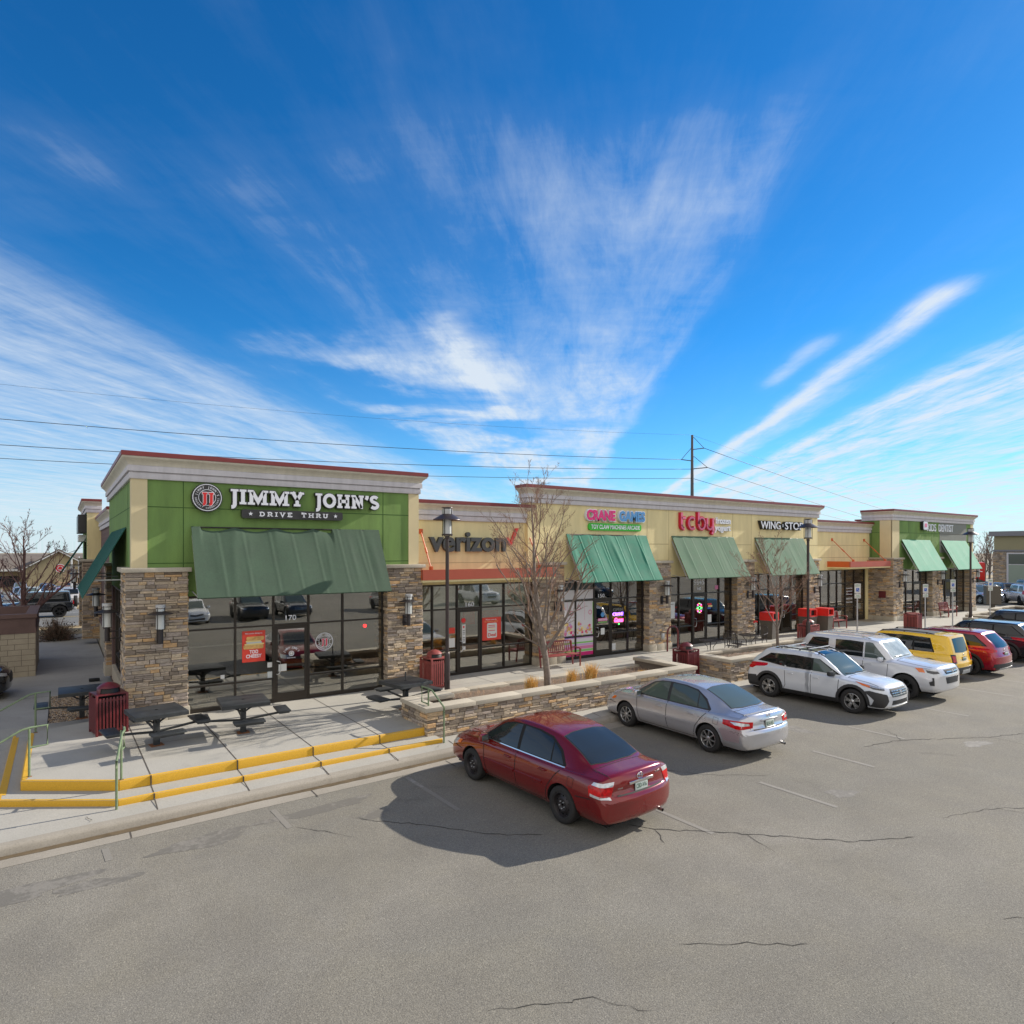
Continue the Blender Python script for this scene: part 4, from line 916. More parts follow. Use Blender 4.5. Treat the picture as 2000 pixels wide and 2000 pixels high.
class Car:
    def __init__(s, name, label, cat, st, pm, axles, wr, wx, archr=None, bow=(.16, .14), group=None):
        s.root = thing(name, label, cat, group=group); s.pm = 'paint_'+pm; s.ax = axles; s.wr = wr
        vs, fs = car_shell(st, bow)
        me = bpy.data.meshes.new('shell'); me.from_pydata(vs, [], fs); me.materials.append(MT[s.pm]); me.materials.append(MT['hollow'])
        bm = bmesh.new(); bm.from_mesh(me); bmesh.ops.recalc_face_normals(bm, faces=bm.faces[:]); bm.to_mesh(me)
        s.bvh = BVHTree.FromBMesh(bm); bm.free(); ob = bpy.data.objects.new('shell', me); COL.objects.link(ob)
        c = MB(); ar = archr or wr+.055
        for y in axles:
            for sg in (-1, 1):
                x0, x1 = (wx-.30)*sg, 1.3*sg
                c.lathe([(0.001, x0), (ar, x0), (ar, x1), (0.001, x1)], (0, y, wr+.005), 40, 'hollow', axis='X')
        cme = bpy.data.meshes.new('cut'); cme.from_pydata(c.v, [], c.f); cme.materials.append(MT['hollow'])
        bm = bmesh.new(); bm.from_mesh(cme); bmesh.ops.remove_doubles(bm, verts=bm.verts[:], dist=.002); bmesh.ops.recalc_face_normals(bm, faces=bm.faces[:]); bm.to_mesh(cme); bm.free()
        co = bpy.data.objects.new('cut', cme); COL.objects.link(co)
        md = ob.modifiers.new('b', 'BOOLEAN'); md.object = co; md.operation = 'DIFFERENCE'; md.solver = 'EXACT'; md.material_mode = 'TRANSFER'
        dg = bpy.context.evaluated_depsgraph_get(); m2 = bpy.data.meshes.new_from_object(ob.evaluated_get(dg))
        s.body = MB(); mats = [m.name if m else s.pm for m in m2.materials]
        V = [tuple(v.co) for v in m2.vertices]
        for mi in range(len(mats)):
            s.body.add(V if mi == 0 else [], [], mats[mi])
        for p in m2.polygons:
            s.body.f.append(list(p.vertices)); s.body.m.append(s.body.slot(mats[p.material_index])); s.body.a.append(0.0)
        bpy.data.objects.remove(ob); bpy.data.objects.remove(co)
    def ray(s, o, d):
        h = s.bvh.ray_cast(Vector(o), Vector(d)); return h[0], h[1]
    def decal(s, poly, d, off=.004, m='carglass', mb=None, res=.07, skirt=True, org=None, deep=.02):
        """project the outline (s, t) along d on the shell; basis: e1 horizontal, e2 up (or forward when looking down)"""
        d = Vector(d).normalized()
        if abs(d.z) > .98: e1 = Vector((1, 0, 0)); e2 = Vector((0, 1, 0))
        else:
            e1 = Vector((-d.y, d.x, 0)).normalized()
            if abs(d.x) > .98: e1 = Vector((0, 1, 0))
            if abs(d.x) < .02: e1 = Vector((1, 0, 0))
            e2 = Vector((0, 0, 1))
        bm = bmesh.new(); P = []
        for a, b in zip(poly, poly[1:]+poly[:1]):
            k = max(1, int(math.dist(a, b)/res)); P += [(a[0]+(b[0]-a[0])*i/k, a[1]+(b[1]-a[1])*i/k) for i in range(k)]
        f = bm.faces.new([bm.verts.new((p[0], p[1], 0)) for p in P])
        x0, x1 = min(p[0] for p in P), max(p[0] for p in P); y0, y1 = min(p[1] for p in P), max(p[1] for p in P)
        k = int((x1-x0)/res)
        for i in range(1, k+1): bmesh.ops.bisect_plane(bm, geom=bm.verts[:]+bm.edges[:]+bm.faces[:], plane_co=(x0+(x1-x0)*i/(k+1), 0, 0), plane_no=(1, 0, 0))
        k = int((y1-y0)/res)
        for i in range(1, k+1): bmesh.ops.bisect_plane(bm, geom=bm.verts[:]+bm.edges[:]+bm.faces[:], plane_co=(0, y0+(y1-y0)*i/(k+1), 0), plane_no=(0, 1, 0))
        bm.verts.index_update(); bm.verts.ensure_lookup_table()
        top = []; bot = []; ok = []
        for v in bm.verts:
            o = (org or Vector((0, 0, 0)))+e1*v.co.x+e2*v.co.y-d*6; h, nn = s.ray(o, d)
            if h is None: ok.append(False); top.append((0, 0, 0)); bot.append((0, 0, 0)); continue
            if nn.dot(d) > 0: nn = -nn
            ok.append(True); top.append(h+nn*off); bot.append(h-nn*deep)
        n = len(top); fs = []
        for f in bm.faces:
            if all(ok[v.index] for v in f.verts): fs.append([v.index for v in f.verts])
        if skirt:
            for e in bm.edges:
                if e.is_boundary and ok[e.verts[0].index] and ok[e.verts[1].index]: a, b = e.verts[0].index, e.verts[1].index; fs.append([a, b, b+n, a+n])
        bm.free(); own = mb is None; mb = mb or MB(); mb.add(top+bot, fs, m); return mb
    def both(s, poly, name, off=.004, m='carglass', res=.07, children=None, deep=.02):
        out = []
        for sg in (1, -1):
            mb = s.decal(poly, (-sg, 0, 0), off, m, res=res, deep=deep); out.append(mb.build(name, s.root, smooth=40))
        return out
    def corner(s, poly, sgx, d, name, off=.006, m='lens_red', inner=None, parent=None):
        """poly in (distance outwards from the centre, z); d = (inward x, y) for the right side"""
        D = Vector((-d[0]*sgx, d[1], 0)).normalized(); e1 = Vector((-D.y, D.x, 0)).normalized(); sg = 1 if e1.x*sgx > 0 else -1
        if abs(D.x) < .02: sg = sgx
        z0 = sum(p[1] for p in poly)/len(poly); h, _ = s.ray((0, -6*d[1], z0), (0, d[1], 0))
        mb = s.decal([(p[0]*sg, p[1]) for p in poly], D, off, m, res=.05, org=Vector((0, h.y, 0)))
        return mb.build(name, parent or s.root, smooth=40)
    def seam(s, pts, side=None, wd=.016, d=None, m='seam'):
        for sg in (1, -1) if d is None else (0,):
            D = d or (-sg, 0, 0)
            for a, b in zip(pts, pts[1:]):
                t = Vector((b[0]-a[0], b[1]-a[1])); L_ = t.length
                if L_ < 1e-5: continue
                t /= L_; nn = Vector((-t.y, t.x))*wd/2; a2 = (a[0]-t.x*wd*.3, a[1]-t.y*wd*.3); b2 = (b[0]+t.x*wd*.3, b[1]+t.y*wd*.3)
                s.decal([(a2[0]+nn.x, a2[1]+nn.y), (a2[0]-nn.x, a2[1]-nn.y), (b2[0]-nn.x, b2[1]-nn.y), (b2[0]+nn.x, b2[1]+nn.y)], D, .0022, m, s.body, skirt=False)
    def wheels(s, style, wx, tw=.215):
        r = s.wr; k = 0
        for y in s.ax:
            for sg in (1, -1):
                w_ = bpy.data.objects.new('wheel', None); COL.objects.link(w_); w_.parent = s.root; w_.location = (sg*(wx-tw/2), y, r); w_.rotation_euler = (random.uniform(0, 6), 0, 0) if sg > 0 else (random.uniform(0, 6), 0, math.pi); w_.empty_display_size = .1
                key = (style, round(r, 3), tw)
                if key not in WH: WH[key] = wheel_mesh(*key)
                for nm, me in WH[key]:
                    o = bpy.data.objects.new(nm, me); COL.objects.link(o); o.parent = w_
    def handle(s, y, z, m=None, ln=.19):
        for sg in (1, -1):
            h, nn = s.ray((sg*3, y, z), (-sg, 0, 0))
            if h is None: continue
            mb = MB(); mb.rbox((h.x+sg*.022, y, z), (.022, ln, .028), m=m or s.pm, bev=.008)
            for q in (-1, 1): mb.rbox((h.x+sg*.006, y+q*ln*.42, z), (.03, .025, .022), m=m or s.pm)
            mb.build('door_handle', s.root)
    def mirror(s, y, z, m=None, sz=(.20, .11, .145)):
        for sg in (1, -1):
            h, nn = s.ray((sg*3, y, z-.03), (-sg, 0, 0))
            if h is None: continue
            mb = MB(); c = (h.x+sg*(.06+sz[0]/2), y-.01, z+.02); mb.rbox(c, sz, (0, 0, -sg*.15), m or s.pm, bev=.04)
            mb.rbox((c[0], c[1]-sz[1]/2+.0, c[2]), (sz[0]*.82, .012, sz[2]*.75), (0, 0, -sg*.15), 'carglass_light', bev=.004); mb.rbox((h.x+sg*.03, y, z-.02), (.1, .06, .05), m='plastic', bev=.01)
            mb.build('side_mirror', s.root)
    def plate(s, y, z, txt, sgn=-1, x=0, w_=.31, h_=.155, cm='plate_white', tm='plate_green'):
        hit, nn = s.ray((x, sgn*6, z), (0, -sgn, 0)); yy = hit.y+sgn*.012
        mb = MB(); mb.rbox((x, yy, z), (w_, .01, h_), m=cm, bev=.003); mb.rbox((x, yy+sgn*-.004, z), (w_+.03, .01, h_+.03), m='plastic', bev=.003)
        if txt:
            vs, fs = text_mesh(txt, .5, .01); ax = min(v[0] for v in vs); bx = max(v[0] for v in vs); ay = min(v[1] for v in vs); by = max(v[1] for v in vs)
            k = w_*.84/(bx-ax); kz = h_*.5/(by-ay)
            mb.add([(x+(-sgn)*((v[0]-ax)*k-w_*.42), yy+sgn*(.006+v[2]*.002), z-h_*.22+(v[1]-ay)*kz) for v in vs], fs, tm)
        mb.build('license_plate', s.root)
    def letters(s, txt, x0, x1, z, h_, sgn=-1, m='chrome', name='badge'):
        hit, nn = s.ray(((x0+x1)/2, sgn*6, z), (0, -sgn, 0))
        if hit is None: return
        vs, fs = text_mesh(txt, .5, .01); ax = min(v[0] for v in vs); bx = max(v[0] for v in vs); ay = min(v[1] for v in vs); by = max(v[1] for v in vs)
        k = (x1-x0)/(bx-ax); kz = h_/(by-ay); mb = MB(); out = []
        for v in vs:
            x = (x1-(v[0]-ax)*k) if sgn > 0 else (x0+(v[0]-ax)*k); zz = z+(v[1]-ay)*kz; hh, _ = s.ray((x, sgn*6, zz), (0, -sgn, 0)); yy = hh.y if hh else hit.y
            out.append((x, yy+sgn*(.004+v[2]*.004), zz))
        mb.add(out, fs, m); mb.build(name, s.root)
    def emblem(s, z, sgn=-1, r=.055, m='chrome', sq=.72, off=.006):
        h, nn = s.ray((0, sgn*6, z), (0, -sgn, 0)); mb = MB(); y = h.y+sgn*off
        def oval(a, b, cx=0, cz=0): mb.tube([(cx+a*math.cos(t*math.pi/10), y, z+cz+b*math.sin(t*math.pi/10)) for t in range(20)], .006, m, 5, closed=True)
        oval(r, r*sq); oval(r*.42, r*sq*.9); oval(r*.75, r*sq*.36, 0, r*sq*.5); mb.build('emblem', s.root)
    def ring(s, y, r0, r1, a0, a1, off, m, name='arch_trim'):
        zc_ = s.wr+.005; n = 14; o = [(y+r1*math.cos(R(a0+(a1-a0)*i/n)), zc_+r1*math.sin(R(a0+(a1-a0)*i/n))) for i in range(n+1)]; i_ = [(y+r0*math.cos(R(a1+(a0-a1)*i/n)), zc_+r0*math.sin(R(a1+(a0-a1)*i/n))) for i in range(n+1)]
        return s.both(o+i_, name, off, m, res=.05, deep=.05)
    def rails(s, y0, y1, x, m='plastic', h_=.045, cross=()):
        for sg in (1, -1):
            mb = MB(); P = []
            for i in range(9):
                y = y0+(y1-y0)*i/8; h, _ = s.ray((sg*x, y, 4), (0, 0, -1)); P.append((sg*x, y, h.z+(h_ if 0 < i < 8 else .0)))
            mb.tube(P, .018, m, 8)
            for i in (1, 4, 7): mb.tube([P[i], (P[i][0], P[i][1], P[i][2]-h_-.01)], .022, m, 8)
            mb.build('roof_rail', s.root)
        for yc in cross:
            h, _ = s.ray((x, yc, 4), (0, 0, -1)); mb = MB(); mb.rbox((0, yc, h.z+h_+.04), (2*x+.1, .06, .025), m='metal_pale', bev=.008)
            for sg in (1, -1): mb.rbox((sg*x, yc, h.z+h_+.015), (.05, .1, .05), m='plastic', bev=.01)
            mb.build('roof_bar', s.root)
    def wiper(s, pts):
        mb = MB(); P = []
        for (x, y) in pts:
            h, nn = s.ray((x, y, 4), (0, 0, -1)); P.append(h+nn*.018)
        mb.tube(P, .008, 'black', 5); mb.build('wiper', s.root)
    def done(s, loc, rz):
        s.body.build('body', s.root, smooth=38, fix=False); s.root.location = loc; s.root.rotation_euler = (0, 0, rz); return s.root
WH = {}
def wheel_mesh(style, r, tw):
    """outside faces +x"""
    h = tw/2; t = MB(); rr = r*.66
    t.lathe([(rr-.01, -h+.02), (rr, -h+.005), (r*.86, -h), (r*.965, -h+.02), (r, -h+.05), (r, h-.05), (r*.965, h-.02), (r*.86, h), (rr+.015, h-.004), (rr, h-.02), (rr-.02, h-.03)], m='tyre', n=48, axis='X')
    for q in (-.035, 0, .035): t.lathe([(r+.001, q-.004), (r+.001, q+.004)], m='black', n=48, axis='X')
    g = MB(); am = {'steel': 'dark_metal', 'eight': 'alloy', 'split': 'alloy', 'five': 'alloy_dark', 'plain': 'alloy'}[style]
    g.lathe([(rr, h-.025), (rr-.012, h-.02), (rr-.02, h-.03), (rr-.03, -h+.03)], m=am, n=40, axis='X'); g.lathe([(rr-.025, h-.11), (.02, h-.11)], m='hollow', n=30, axis='X')
    if style == 'steel':
        g.lathe([(rr-.02, h-.05), (rr*.86, h-.075), (rr*.72, h-.07), (rr*.5, h-.035), (rr*.34, h-.04), (rr*.25, h-.055), (.02, h-.05)], m=am, n=40, axis='X')
        for k in range(10):
            a = 2*math.pi*k/10; g.rbox((h-.066, rr*.73*math.cos(a), rr*.73*math.sin(a)), (.02, .034, .02), (a, 0, 0), 'hollow', bev=.004)
        for k in range(5): a = 2*math.pi*k/5; g.lathe([(0, h-.02), (.011, h-.022), (.011, h-.045)], (0, rr*.3*math.cos(a), rr*.3*math.sin(a)), 8, 'metal_pale', axis='X')
    else:
        ns, w0, w1 = {'eight': (8, .034, .030), 'split': (5, .05, .036), 'five': (6, .05, .05), 'plain': (5, .06, .05)}[style]
        for k in range(ns):
            a = 2*math.pi*k/ns; ds = (0,) if style != 'split' else (-.20, .20)
            for q in ds:
                b = a+q
                def pt(rad, ang, off, x): return (x, rad*math.cos(ang)-off*math.sin(ang), rad*math.sin(ang)+off*math.cos(ang))
                vs = []
                for (rad, wd, x, ang) in ((.045, w0, h-.03, a+q*.35), (rr*.6, w0*.85, h-.018, b-q*.25), (rr-.01, w1, h-.022, b)):
                    vs += [pt(rad, ang, -wd/2, x), pt(rad, ang, wd/2, x), pt(rad, ang, wd/2, x-.04), pt(rad, ang, -wd/2, x-.04)]
                g.add(vs, [(i*4+j, i*4+(j+1) % 4, (i+1)*4+(j+1) % 4, (i+1)*4+j) for i in range(2) for j in range(4)]+[(0, 1, 2, 3), (8, 9, 10, 11)], am)
                if style == 'split': g.add([pt(.09, a+q*.7, -.004*(1 if q > 0 else -1)-.004, h-.016), pt(rr*.9, b, -.004, h-.0195), pt(rr*.9, b, .006, h-.0195), pt(.09, a+q*.7, .006, h-.016)], [(0, 1, 2, 3)], 'alloy_dark')
        g.lathe([(0, h-.012), (.035, h-.014), (.055, h-.022), (.06, h-.06)], m=am, n=20, axis='X')
    return [('tyre', t.build('tyre').data, ), ('rim', g.build('rim').data)] if False else _wm(t, g)
def _wm(t, g):
    out = []
    for nm, b in (('tyre', t), ('rim', g)):
        o = b.build(nm, smooth=40); out.append((nm, o.data)); bpy.data.objects.remove(o)
    return out
def arcs(cx, cz, r, a0, a1, n=8): return [(cx+r*math.cos(R(a0+(a1-a0)*i/n)), cz+r*math.sin(R(a0+(a1-a0)*i/n))) for i in range(n+1)]

# ---------------- four-door sedan
SED = [(-2.40, .32, .70, .80, .50, .77, .60, .58, .625, .64), (-2.37, .27, .76, .86, .50, .84, .655, .62, .68, .69), (-2.335, .25, .78, .875, .51, .85, .69, .62, .71, .72), (-2.31, .24, .78, .88, .52, .83, .86, .62, .90, .92), (-2.25, .22, .79, .89, .55, .82, .945, .62, 1.00, 1.025), (-2.05, .21, .80, .90, .58, .83, .955, .64, 1.02, 1.05),
       (-1.86, .21, .80, .905, .58, .84, .955, .63, 1.035, 1.07), (-1.42, .21, .81, .91, .58, .855, .945, .60, 1.21, 1.25), (-.85, .20, .81, .912, .58, .862, .935, .575, 1.385, 1.43), (-.45, .20, .81, .914, .58, .866, .93, .575, 1.425, 1.47),
       (0, .20, .81, .914, .58, .868, .925, .585, 1.435, 1.485), (.35, .20, .81, .912, .58, .868, .92, .585, 1.415, 1.465), (.6, .20, .81, .91, .58, .865, .915, .59, 1.355, 1.40), (1.05, .20, .81, .905, .58, .86, .905, .625, 1.13, 1.165),
       (1.38, .20, .80, .905, .57, .85, .895, .66, .955, .985), (1.6, .20, .80, .90, .56, .84, .88, .66, .935, .965), (2.0, .20, .78, .89, .53, .81, .82, .64, .865, .90), (2.22, .20, .76, .87, .50, .78, .74, .62, .78, .815), (2.34, .21, .73, .84, .47, .76, .63, .60, .66, .68), (2.40, .25, .70, .79, .44, .74, .55, .56, .58, .59)]
def sedan(name, label, pm, style, glass, kind=0, group=None, plate='CBD-V16', detail=True, cat='car'):
    c = Car(name, label, cat, SED, pm, (-1.30, 1.42), .325, .90, archr=.372, group=group)
    out = [(1.20, .955), (.98, 1.10), (.62, 1.315), (.35, 1.385), (0, 1.41), (-.45, 1.40), (-.80, 1.355), (-1.12, 1.20), (-1.32, 1.0), (-1.30, .965), (-.5, .955)]
    for f in c.both(out, 'window_surround', .003, 'seam' if kind == 0 else 'plastic'): pass
    fw = [(1.12, .975), (.95, 1.085), (.60, 1.29), (.35, 1.362), (.06, 1.386), (.02, .975)]
    rw = [(-.06, .975), (-.03, 1.386), (-.42, 1.376), (-.78, 1.325), (-.86, 1.29), (-.92, .98)]; qw = [(-.955, .98), (-.89, 1.28), (-1.10, 1.16), (-1.26, .99)]
    if kind == 1: qw = [(-.955, .98), (-.89, 1.28), (-1.12, 1.14), (-1.24, .995)]
    for q in (fw, rw, qw): c.both(q, 'side_window', .007, glass)
    if kind == 0:
        mb = MB()
        for sg in (1, -1): c.decal([(1.2, .945), (1.2, .962), (-1.31, .968), (-1.31, .95)], (-sg, 0, 0), .010, 'chrome', mb)
        mb.build('window_trim', c.root)
    c.decal([(-.60, 1.33), (-.3, 1.40), (.3, 1.40), (.60, 1.33), (.535, .66), (.3, .60), (-.3, .60), (-.535, .66)], (0, 0, -1), .005, glass).build('windshield', c.root, smooth=50)
    o = c.decal([(-.60, -1.74), (-.3, -1.83), (.3, -1.83), (.60, -1.74), (.53, -.98), (.3, -.93), (-.3, -.93), (-.53, -.98)], (0, 0, -1), .0035, 'seam').build('rear_window_surround', c.root, smooth=50)
    c.decal([(-.575, -1.73), (-.3, -1.81), (.3, -1.81), (.575, -1.73), (.51, -1.0), (.3, -.955), (-.3, -.955), (-.51, -1.0)], (0, 0, -1), .007, glass).build('rear_window', c.root, smooth=50)
    # doors, lids, bumper cuts
    c.seam([(1.02, .93), (.98, .5), (.93, .30)]); c.seam([(-.02, .95), (-.02, .5), (-.05, .28)]); c.seam([(-1.28, .95), (-1.12, .80), (-.93, .55), (-.86, .28)]); c.seam([(.93, .275), (-.86, .275)])
    c.seam([(-.64, -2.28), (-.64, -1.84), (-.5, -1.88), (.5, -1.88), (.64, -1.84), (.64, -2.28)], d=(0, 0, -1), wd=.012); c.seam([(-.56, .70), (.56, .70)], d=(0, 1, 0), wd=.02); c.seam([(-.70, 2.2), (-.66, 1.5), (-.55, 1.42), (.55, 1.42), (.66, 1.5), (.70, 2.2)], d=(0, 0, -1))
    c.seam([(-2.0, .64), (-1.66, .60)]); c.seam([(1.8, .58), (2.1, .62)])
    c.seam([(1.5, .98), (1.48, .86), (1.34, .86), (1.34, .97)]) if False else c.seam([(-1.60, .86), (-1.46, .87), (-1.45, .72), (-1.58, .71), (-1.60, .86)], wd=.007)
    # side moulding
    c.both([(.95, .55), (.95, .59), (.02, .60), (.02, .56)], 'door_moulding', .016, c.pm, deep=.02); c.both([(-.03, .56), (-.03, .60), (-.80, .61), (-.80, .57)], 'door_moulding', .016, c.pm, deep=.02)
    c.handle(.22, .80); c.handle(-.80, .82); c.mirror(.93, .99, None if kind else None)
    if kind == 0:
        L_ = [(.50, .94), (.90, .93), (.99, .80), (.97, .70), (.66, .655), (.60, .75)]
        for sg in (1, -1):
            b = c.corner([(.545, .93), (.86, .92), (.95, .84), (.95, .70), (.64, .665), (.60, .76)], sg, (.55, 1), 'taillight', .009, 'lens_red')
            c.corner([(.545, .93), (.86, .92), (.90, .87), (.575, .86)], sg, (.55, 1), 'clear_lens', .013, 'lens_clear', parent=b); c.corner([(.66, .70), (.95, .735), (.95, .695), (.64, .663)], sg, (.55, 1), 'clear_lens', .013, 'lens_clear', parent=b)
        h, _ = c.ray((0, -6, .86), (0, 1, 0)); mb = MB(); mb.rbox((0, h.y-.018, .862), (.60, .035, .045), m='chrome', bev=.012); mb.build('trunk_trim', c.root)
        c.emblem(.935, r=.07)
        c.letters('CAMRY', .40, .56, .895, .022); c.letters('XLE', -.54, -.43, .80, .02)
        c.plate(-2.3, .775, plate)
    else:
        for sg in (1, -1):
            b = c.corner([(.50, .87), (.80, .90), (1.06, .87), (1.07, .77), (.90, .72), (.52, .745)], sg, (.55, 1), 'taillight', .009, 'lens_red'); c.corner([(.62, .85), (.82, .87), (.96, .85), (.9, .80), (.6, .80)], sg, (.55, 1), 'clear_lens', .013, 'lens_clear', parent=b)
        h, _ = c.ray((0, -6, .88), (0, 1, 0)); mb = MB(); mb.rbox((0, h.y-.012, .885), (.62, .03, .035), m=c.pm, bev=.012); mb.build('trunk_trim', c.root)
        mb = MB(); P = []
        for i in range(15):
            x = -.66+1.32*i/14; P.append((x, -2.22+.10*abs(x/.66)**2.5, 1.035-.05*abs(x/.66)**2+.02))
        mb.tube(P, .022, c.pm, 8); mb.build('spoiler', c.root); c.emblem(.955, r=.06); c.plate(-2.3, .79, plate)
        c.decal([(-1.62, .66), (-1.95, .69), (-2.18, .63), (-2.16, .42), (-1.75, .40)], (1, 0, 0), .0025, 'stained', skirt=False).build('scuffed_patch', c.root, smooth=60)
        mb = MB(); rr = random.Random(5)
        for k in range(9):
            y = -2.0-rr.random()*.2; z = .60+rr.random()*.05; c.decal([(y, z), (y-.05*rr.random()-.01, z-.004), (y-.03, z+.006)], (1, 0, 0), .004, 'seam', mb, skirt=False)
        mb.build('scratches', c.root)
    for sg in (1, -1):
        b = c.corner([(.55, .70), (.86, .73), (1.02, .76), (1.0, .68), (.88, .60), (.56, .60)], sg, (.55, -1), 'headlight', .008, 'lens_clear')
        c.corner([(.96, .75), (1.02, .76), (1.0, .68), (.93, .66)], sg, (.55, -1), 'amber_lens', .012, 'lens_amber', parent=b)
    c.decal([(-.38, .56), (-.42, .66), (.42, .66), (.38, .56)], (0, -1, 0), .006, 'plastic').build('grille', c.root); c.decal([(-.5, .30), (-.5, .40), (.5, .40), (.5, .30)], (0, -1, 0), .006, 'plastic').build('air_intake', c.root)
    mb = MB(); mb.tube([(.45, -2.30, .27), (.45, -2.43, .265)], .03, 'steel', 10, caps=False); mb.build('exhaust_pipe', c.root)
    mb = MB(); mb.box(-.7, .7, -2.2, 2.2, .18, .3, 'hollow'); mb.build('underbody', c.root)
    c.wheels(style, .905); return c

# ---------------- generic tall cars
def tall(name, label, cat, L_, W, H, pm, style, glass, prof, wr=.36, clad=True, group=None, ax=None, roofm=None, plate=None, belt=None, front=None, rear=None, details=None):
    hl = L_/2; hw = W/2; k = H; P = prof; b = P.get('belt', .60)*k; hd = P.get('hood', .60)*k; gc = P.get('gc', .22)
    yc = hl-P['nose']; yh = yc-P['ws']; yr = -hl+P.get('tail', .10); yt = yr+P['rg']; tw = P.get('tumble', .17); rb = P.get('bz', .46)*k
    st = [(-hl, gc+.12, hw*.80, hw*.90, .50*b+.1, hw*.88, rb-.02, hw*.66, rb+.0, rb+.01), (-hl+.04, gc+.05, hw*.86, hw*.955, .52*b+.08, hw*.93, rb+.03, hw*.70, rb+.06, rb+.07),
          (yr-.02, gc+.03, hw*.88, hw*.965, .55*b+.05, hw*.93, b*.92, hw*.72, b*.96, b*.98), (yr+.01, gc+.03, hw*.88, hw*.968, .56*b, hw*.93, b*.97, hw*.74, b+.05, b+.07),
          (yr+(yt-yr)*.5, gc+.02, hw*.89, hw*.975, .56*b, hw*.935, b, hw*(.82-tw*.5), b+(k-b)*.52, b+(k-b)*.56), (yt, gc, hw*.89, hw*.98, .57*b, hw*.94, b, hw*(.90-tw), k-.08, k-.03),
          (yt+.35, gc, hw*.89, hw*.985, .57*b, hw*.95, b, hw*(.92-tw), k-.05, k-.005), (0, gc, hw*.9, hw*.99, .57*b, hw*.955, b-.005, hw*(.93-tw), k-.045, k), (yh-.35, gc, hw*.9, hw*.99, .57*b, hw*.955, b-.01, hw*(.93-tw), k-.06, k-.01),
          (yh, gc, hw*.9, hw*.99, .57*b, hw*.95, b-.015, hw*(.93-tw), k-.10, k-.05), (yh+(yc-yh)*.5, gc, hw*.9, hw*.985, .57*b, hw*.95, b-.02, hw*.78, (k-.1+hd)/2, (k-.05+hd)/2+.02),
          (yc, gc, hw*.89, hw*.98, .56*b, hw*.94, hd-.06, hw*.74, hd-.01, hd+.03), (yc+.2, gc, hw*.89, hw*.98, .56*b, hw*.93, hd-.08, hw*.74, hd-.03, hd+.01), ((yc+hl)/2+.1, gc, hw*.88, hw*.975, .55*b, hw*.91, hd-.13, hw*.73, hd-.08, hd-.04),
          (hl-.16, gc+.01, hw*.86, hw*.95, .52*b, hw*.88, hd-P.get('drop', .2), hw*.70, hd-P.get('drop', .2)+.04, hd-P.get('drop', .2)+.07), (hl-.05, gc+.05, hw*.83, hw*.92, .50*b, hw*.85, hd-P.get('drop', .2)-.10, hw*.68, hd-P.get('drop', .2)-.07, hd-P.get('drop', .2)-.05),
          (hl, gc+.10, hw*.78, hw*.86, .48*b, hw*.80, hd-P.get('drop', .2)-.20, hw*.62, hd-P.get('drop', .2)-.18, hd-P.get('drop', .2)-.17)]
    ax = ax or (-hl+.86, hl-.90)
    c = Car(name, label, cat, st, pm, ax, wr, hw, archr=wr+.06, group=group, bow=P.get('bow', (.16, .12)))
    c.k, c.b, c.yh, c.yc, c.yt, c.yr, c.hl, c.hw, c.hd = k, b, yh, yc, yt, yr, hl, hw, hd
    zt = k-P.get('gt', .12); zb_ = b+.035; kk = P.get('kick', .0)
    def yA(z): return yc-.06-(yc-yh-.0)*(z-b)/(k-.06-b)
    def yD(z): return yr+.12+(yt-yr)*(z-b)/(k-.06-b)+P.get('dp', .0)
    full = [(yA(zb_)-.02, zb_), (yA(zt)-.06, zt-.01), ((yA(zt)+yD(zt))/2, zt+.015), (yD(zt)+.04, zt-.02), (yD(zb_)+.05, zb_+.0+kk)]
    if not P.get('body_d'): c.both(full, 'window_surround', .003, 'seam')
    B1 = P['b1']; C1 = P['c1']
    def win(y0, y1, fa=False, fd=False):
        zt2, zb2 = zt-.02, zb_+.02; a = yA(zb2)-.09 if fa else y1; a2 = yA(zt2)-.11 if fa else y1; d = yD(zb2)+.10 if fd else y0; d2 = yD(zt2)+.10 if fd else y0
        return [(a, zb2), (a2, zt2), ((a2+d2)/2, zt2+.018), (d2, zt2-(.01 if fd else 0)), (d, zb2+(kk if fd else 0))]
    c.both(win(B1+.03, 0, fa=True), 'side_window', .007, glass[0]); c.both(win(C1+.03, B1-.03), 'side_window', .007, glass[1])
    if P.get('dwin', True): c.both(win(0, C1-(.03 if not P.get('body_d') else P['body_d']), fd=True), 'side_window', .007, glass[1])
    w0 = hw*.70
    c.decal([(-w0, yc-.04), (-w0*.5, yc+.0), (w0*.5, yc+.0), (w0, yc-.04), (w0*.90, yh+.06), (w0*.5, yh+.03), (-w0*.5, yh+.03), (-w0*.90, yh+.06)], (0, 0, -1), .005, glass[2]).build('windshield', c.root, smooth=50)
    zr0, zr1 = b+P.get('rz', .04), k-.13; c.decal([(-hw*.60, zr0+.03), (-hw*.56, zr1), (0, zr1+.015), (hw*.56, zr1), (hw*.60, zr0+.03), (0, zr0)], (0, 1, 0), .005, glass[1]).build('rear_window', c.root, smooth=50)
    f0, r0 = ax[1], ax[0]
    c.seam([(B1, b), (B1, .5*b), (B1, gc+.12)]); c.seam([(yc-.12, b-.02), (yc-.16, gc+.12)]); c.seam([(C1, b), (C1+.02, b*.75), (r0+wr+.22, b*.5), (r0+wr+.14, gc+.12)]); c.seam([(yc-.16, gc+.115), (r0+wr+.14, gc+.115)])
    c.seam([(-hw*.76, hl-.3), (-hw*.72, yc+.06), (hw*.72, yc+.06), (hw*.76, hl-.3)], d=(0, 0, -1))
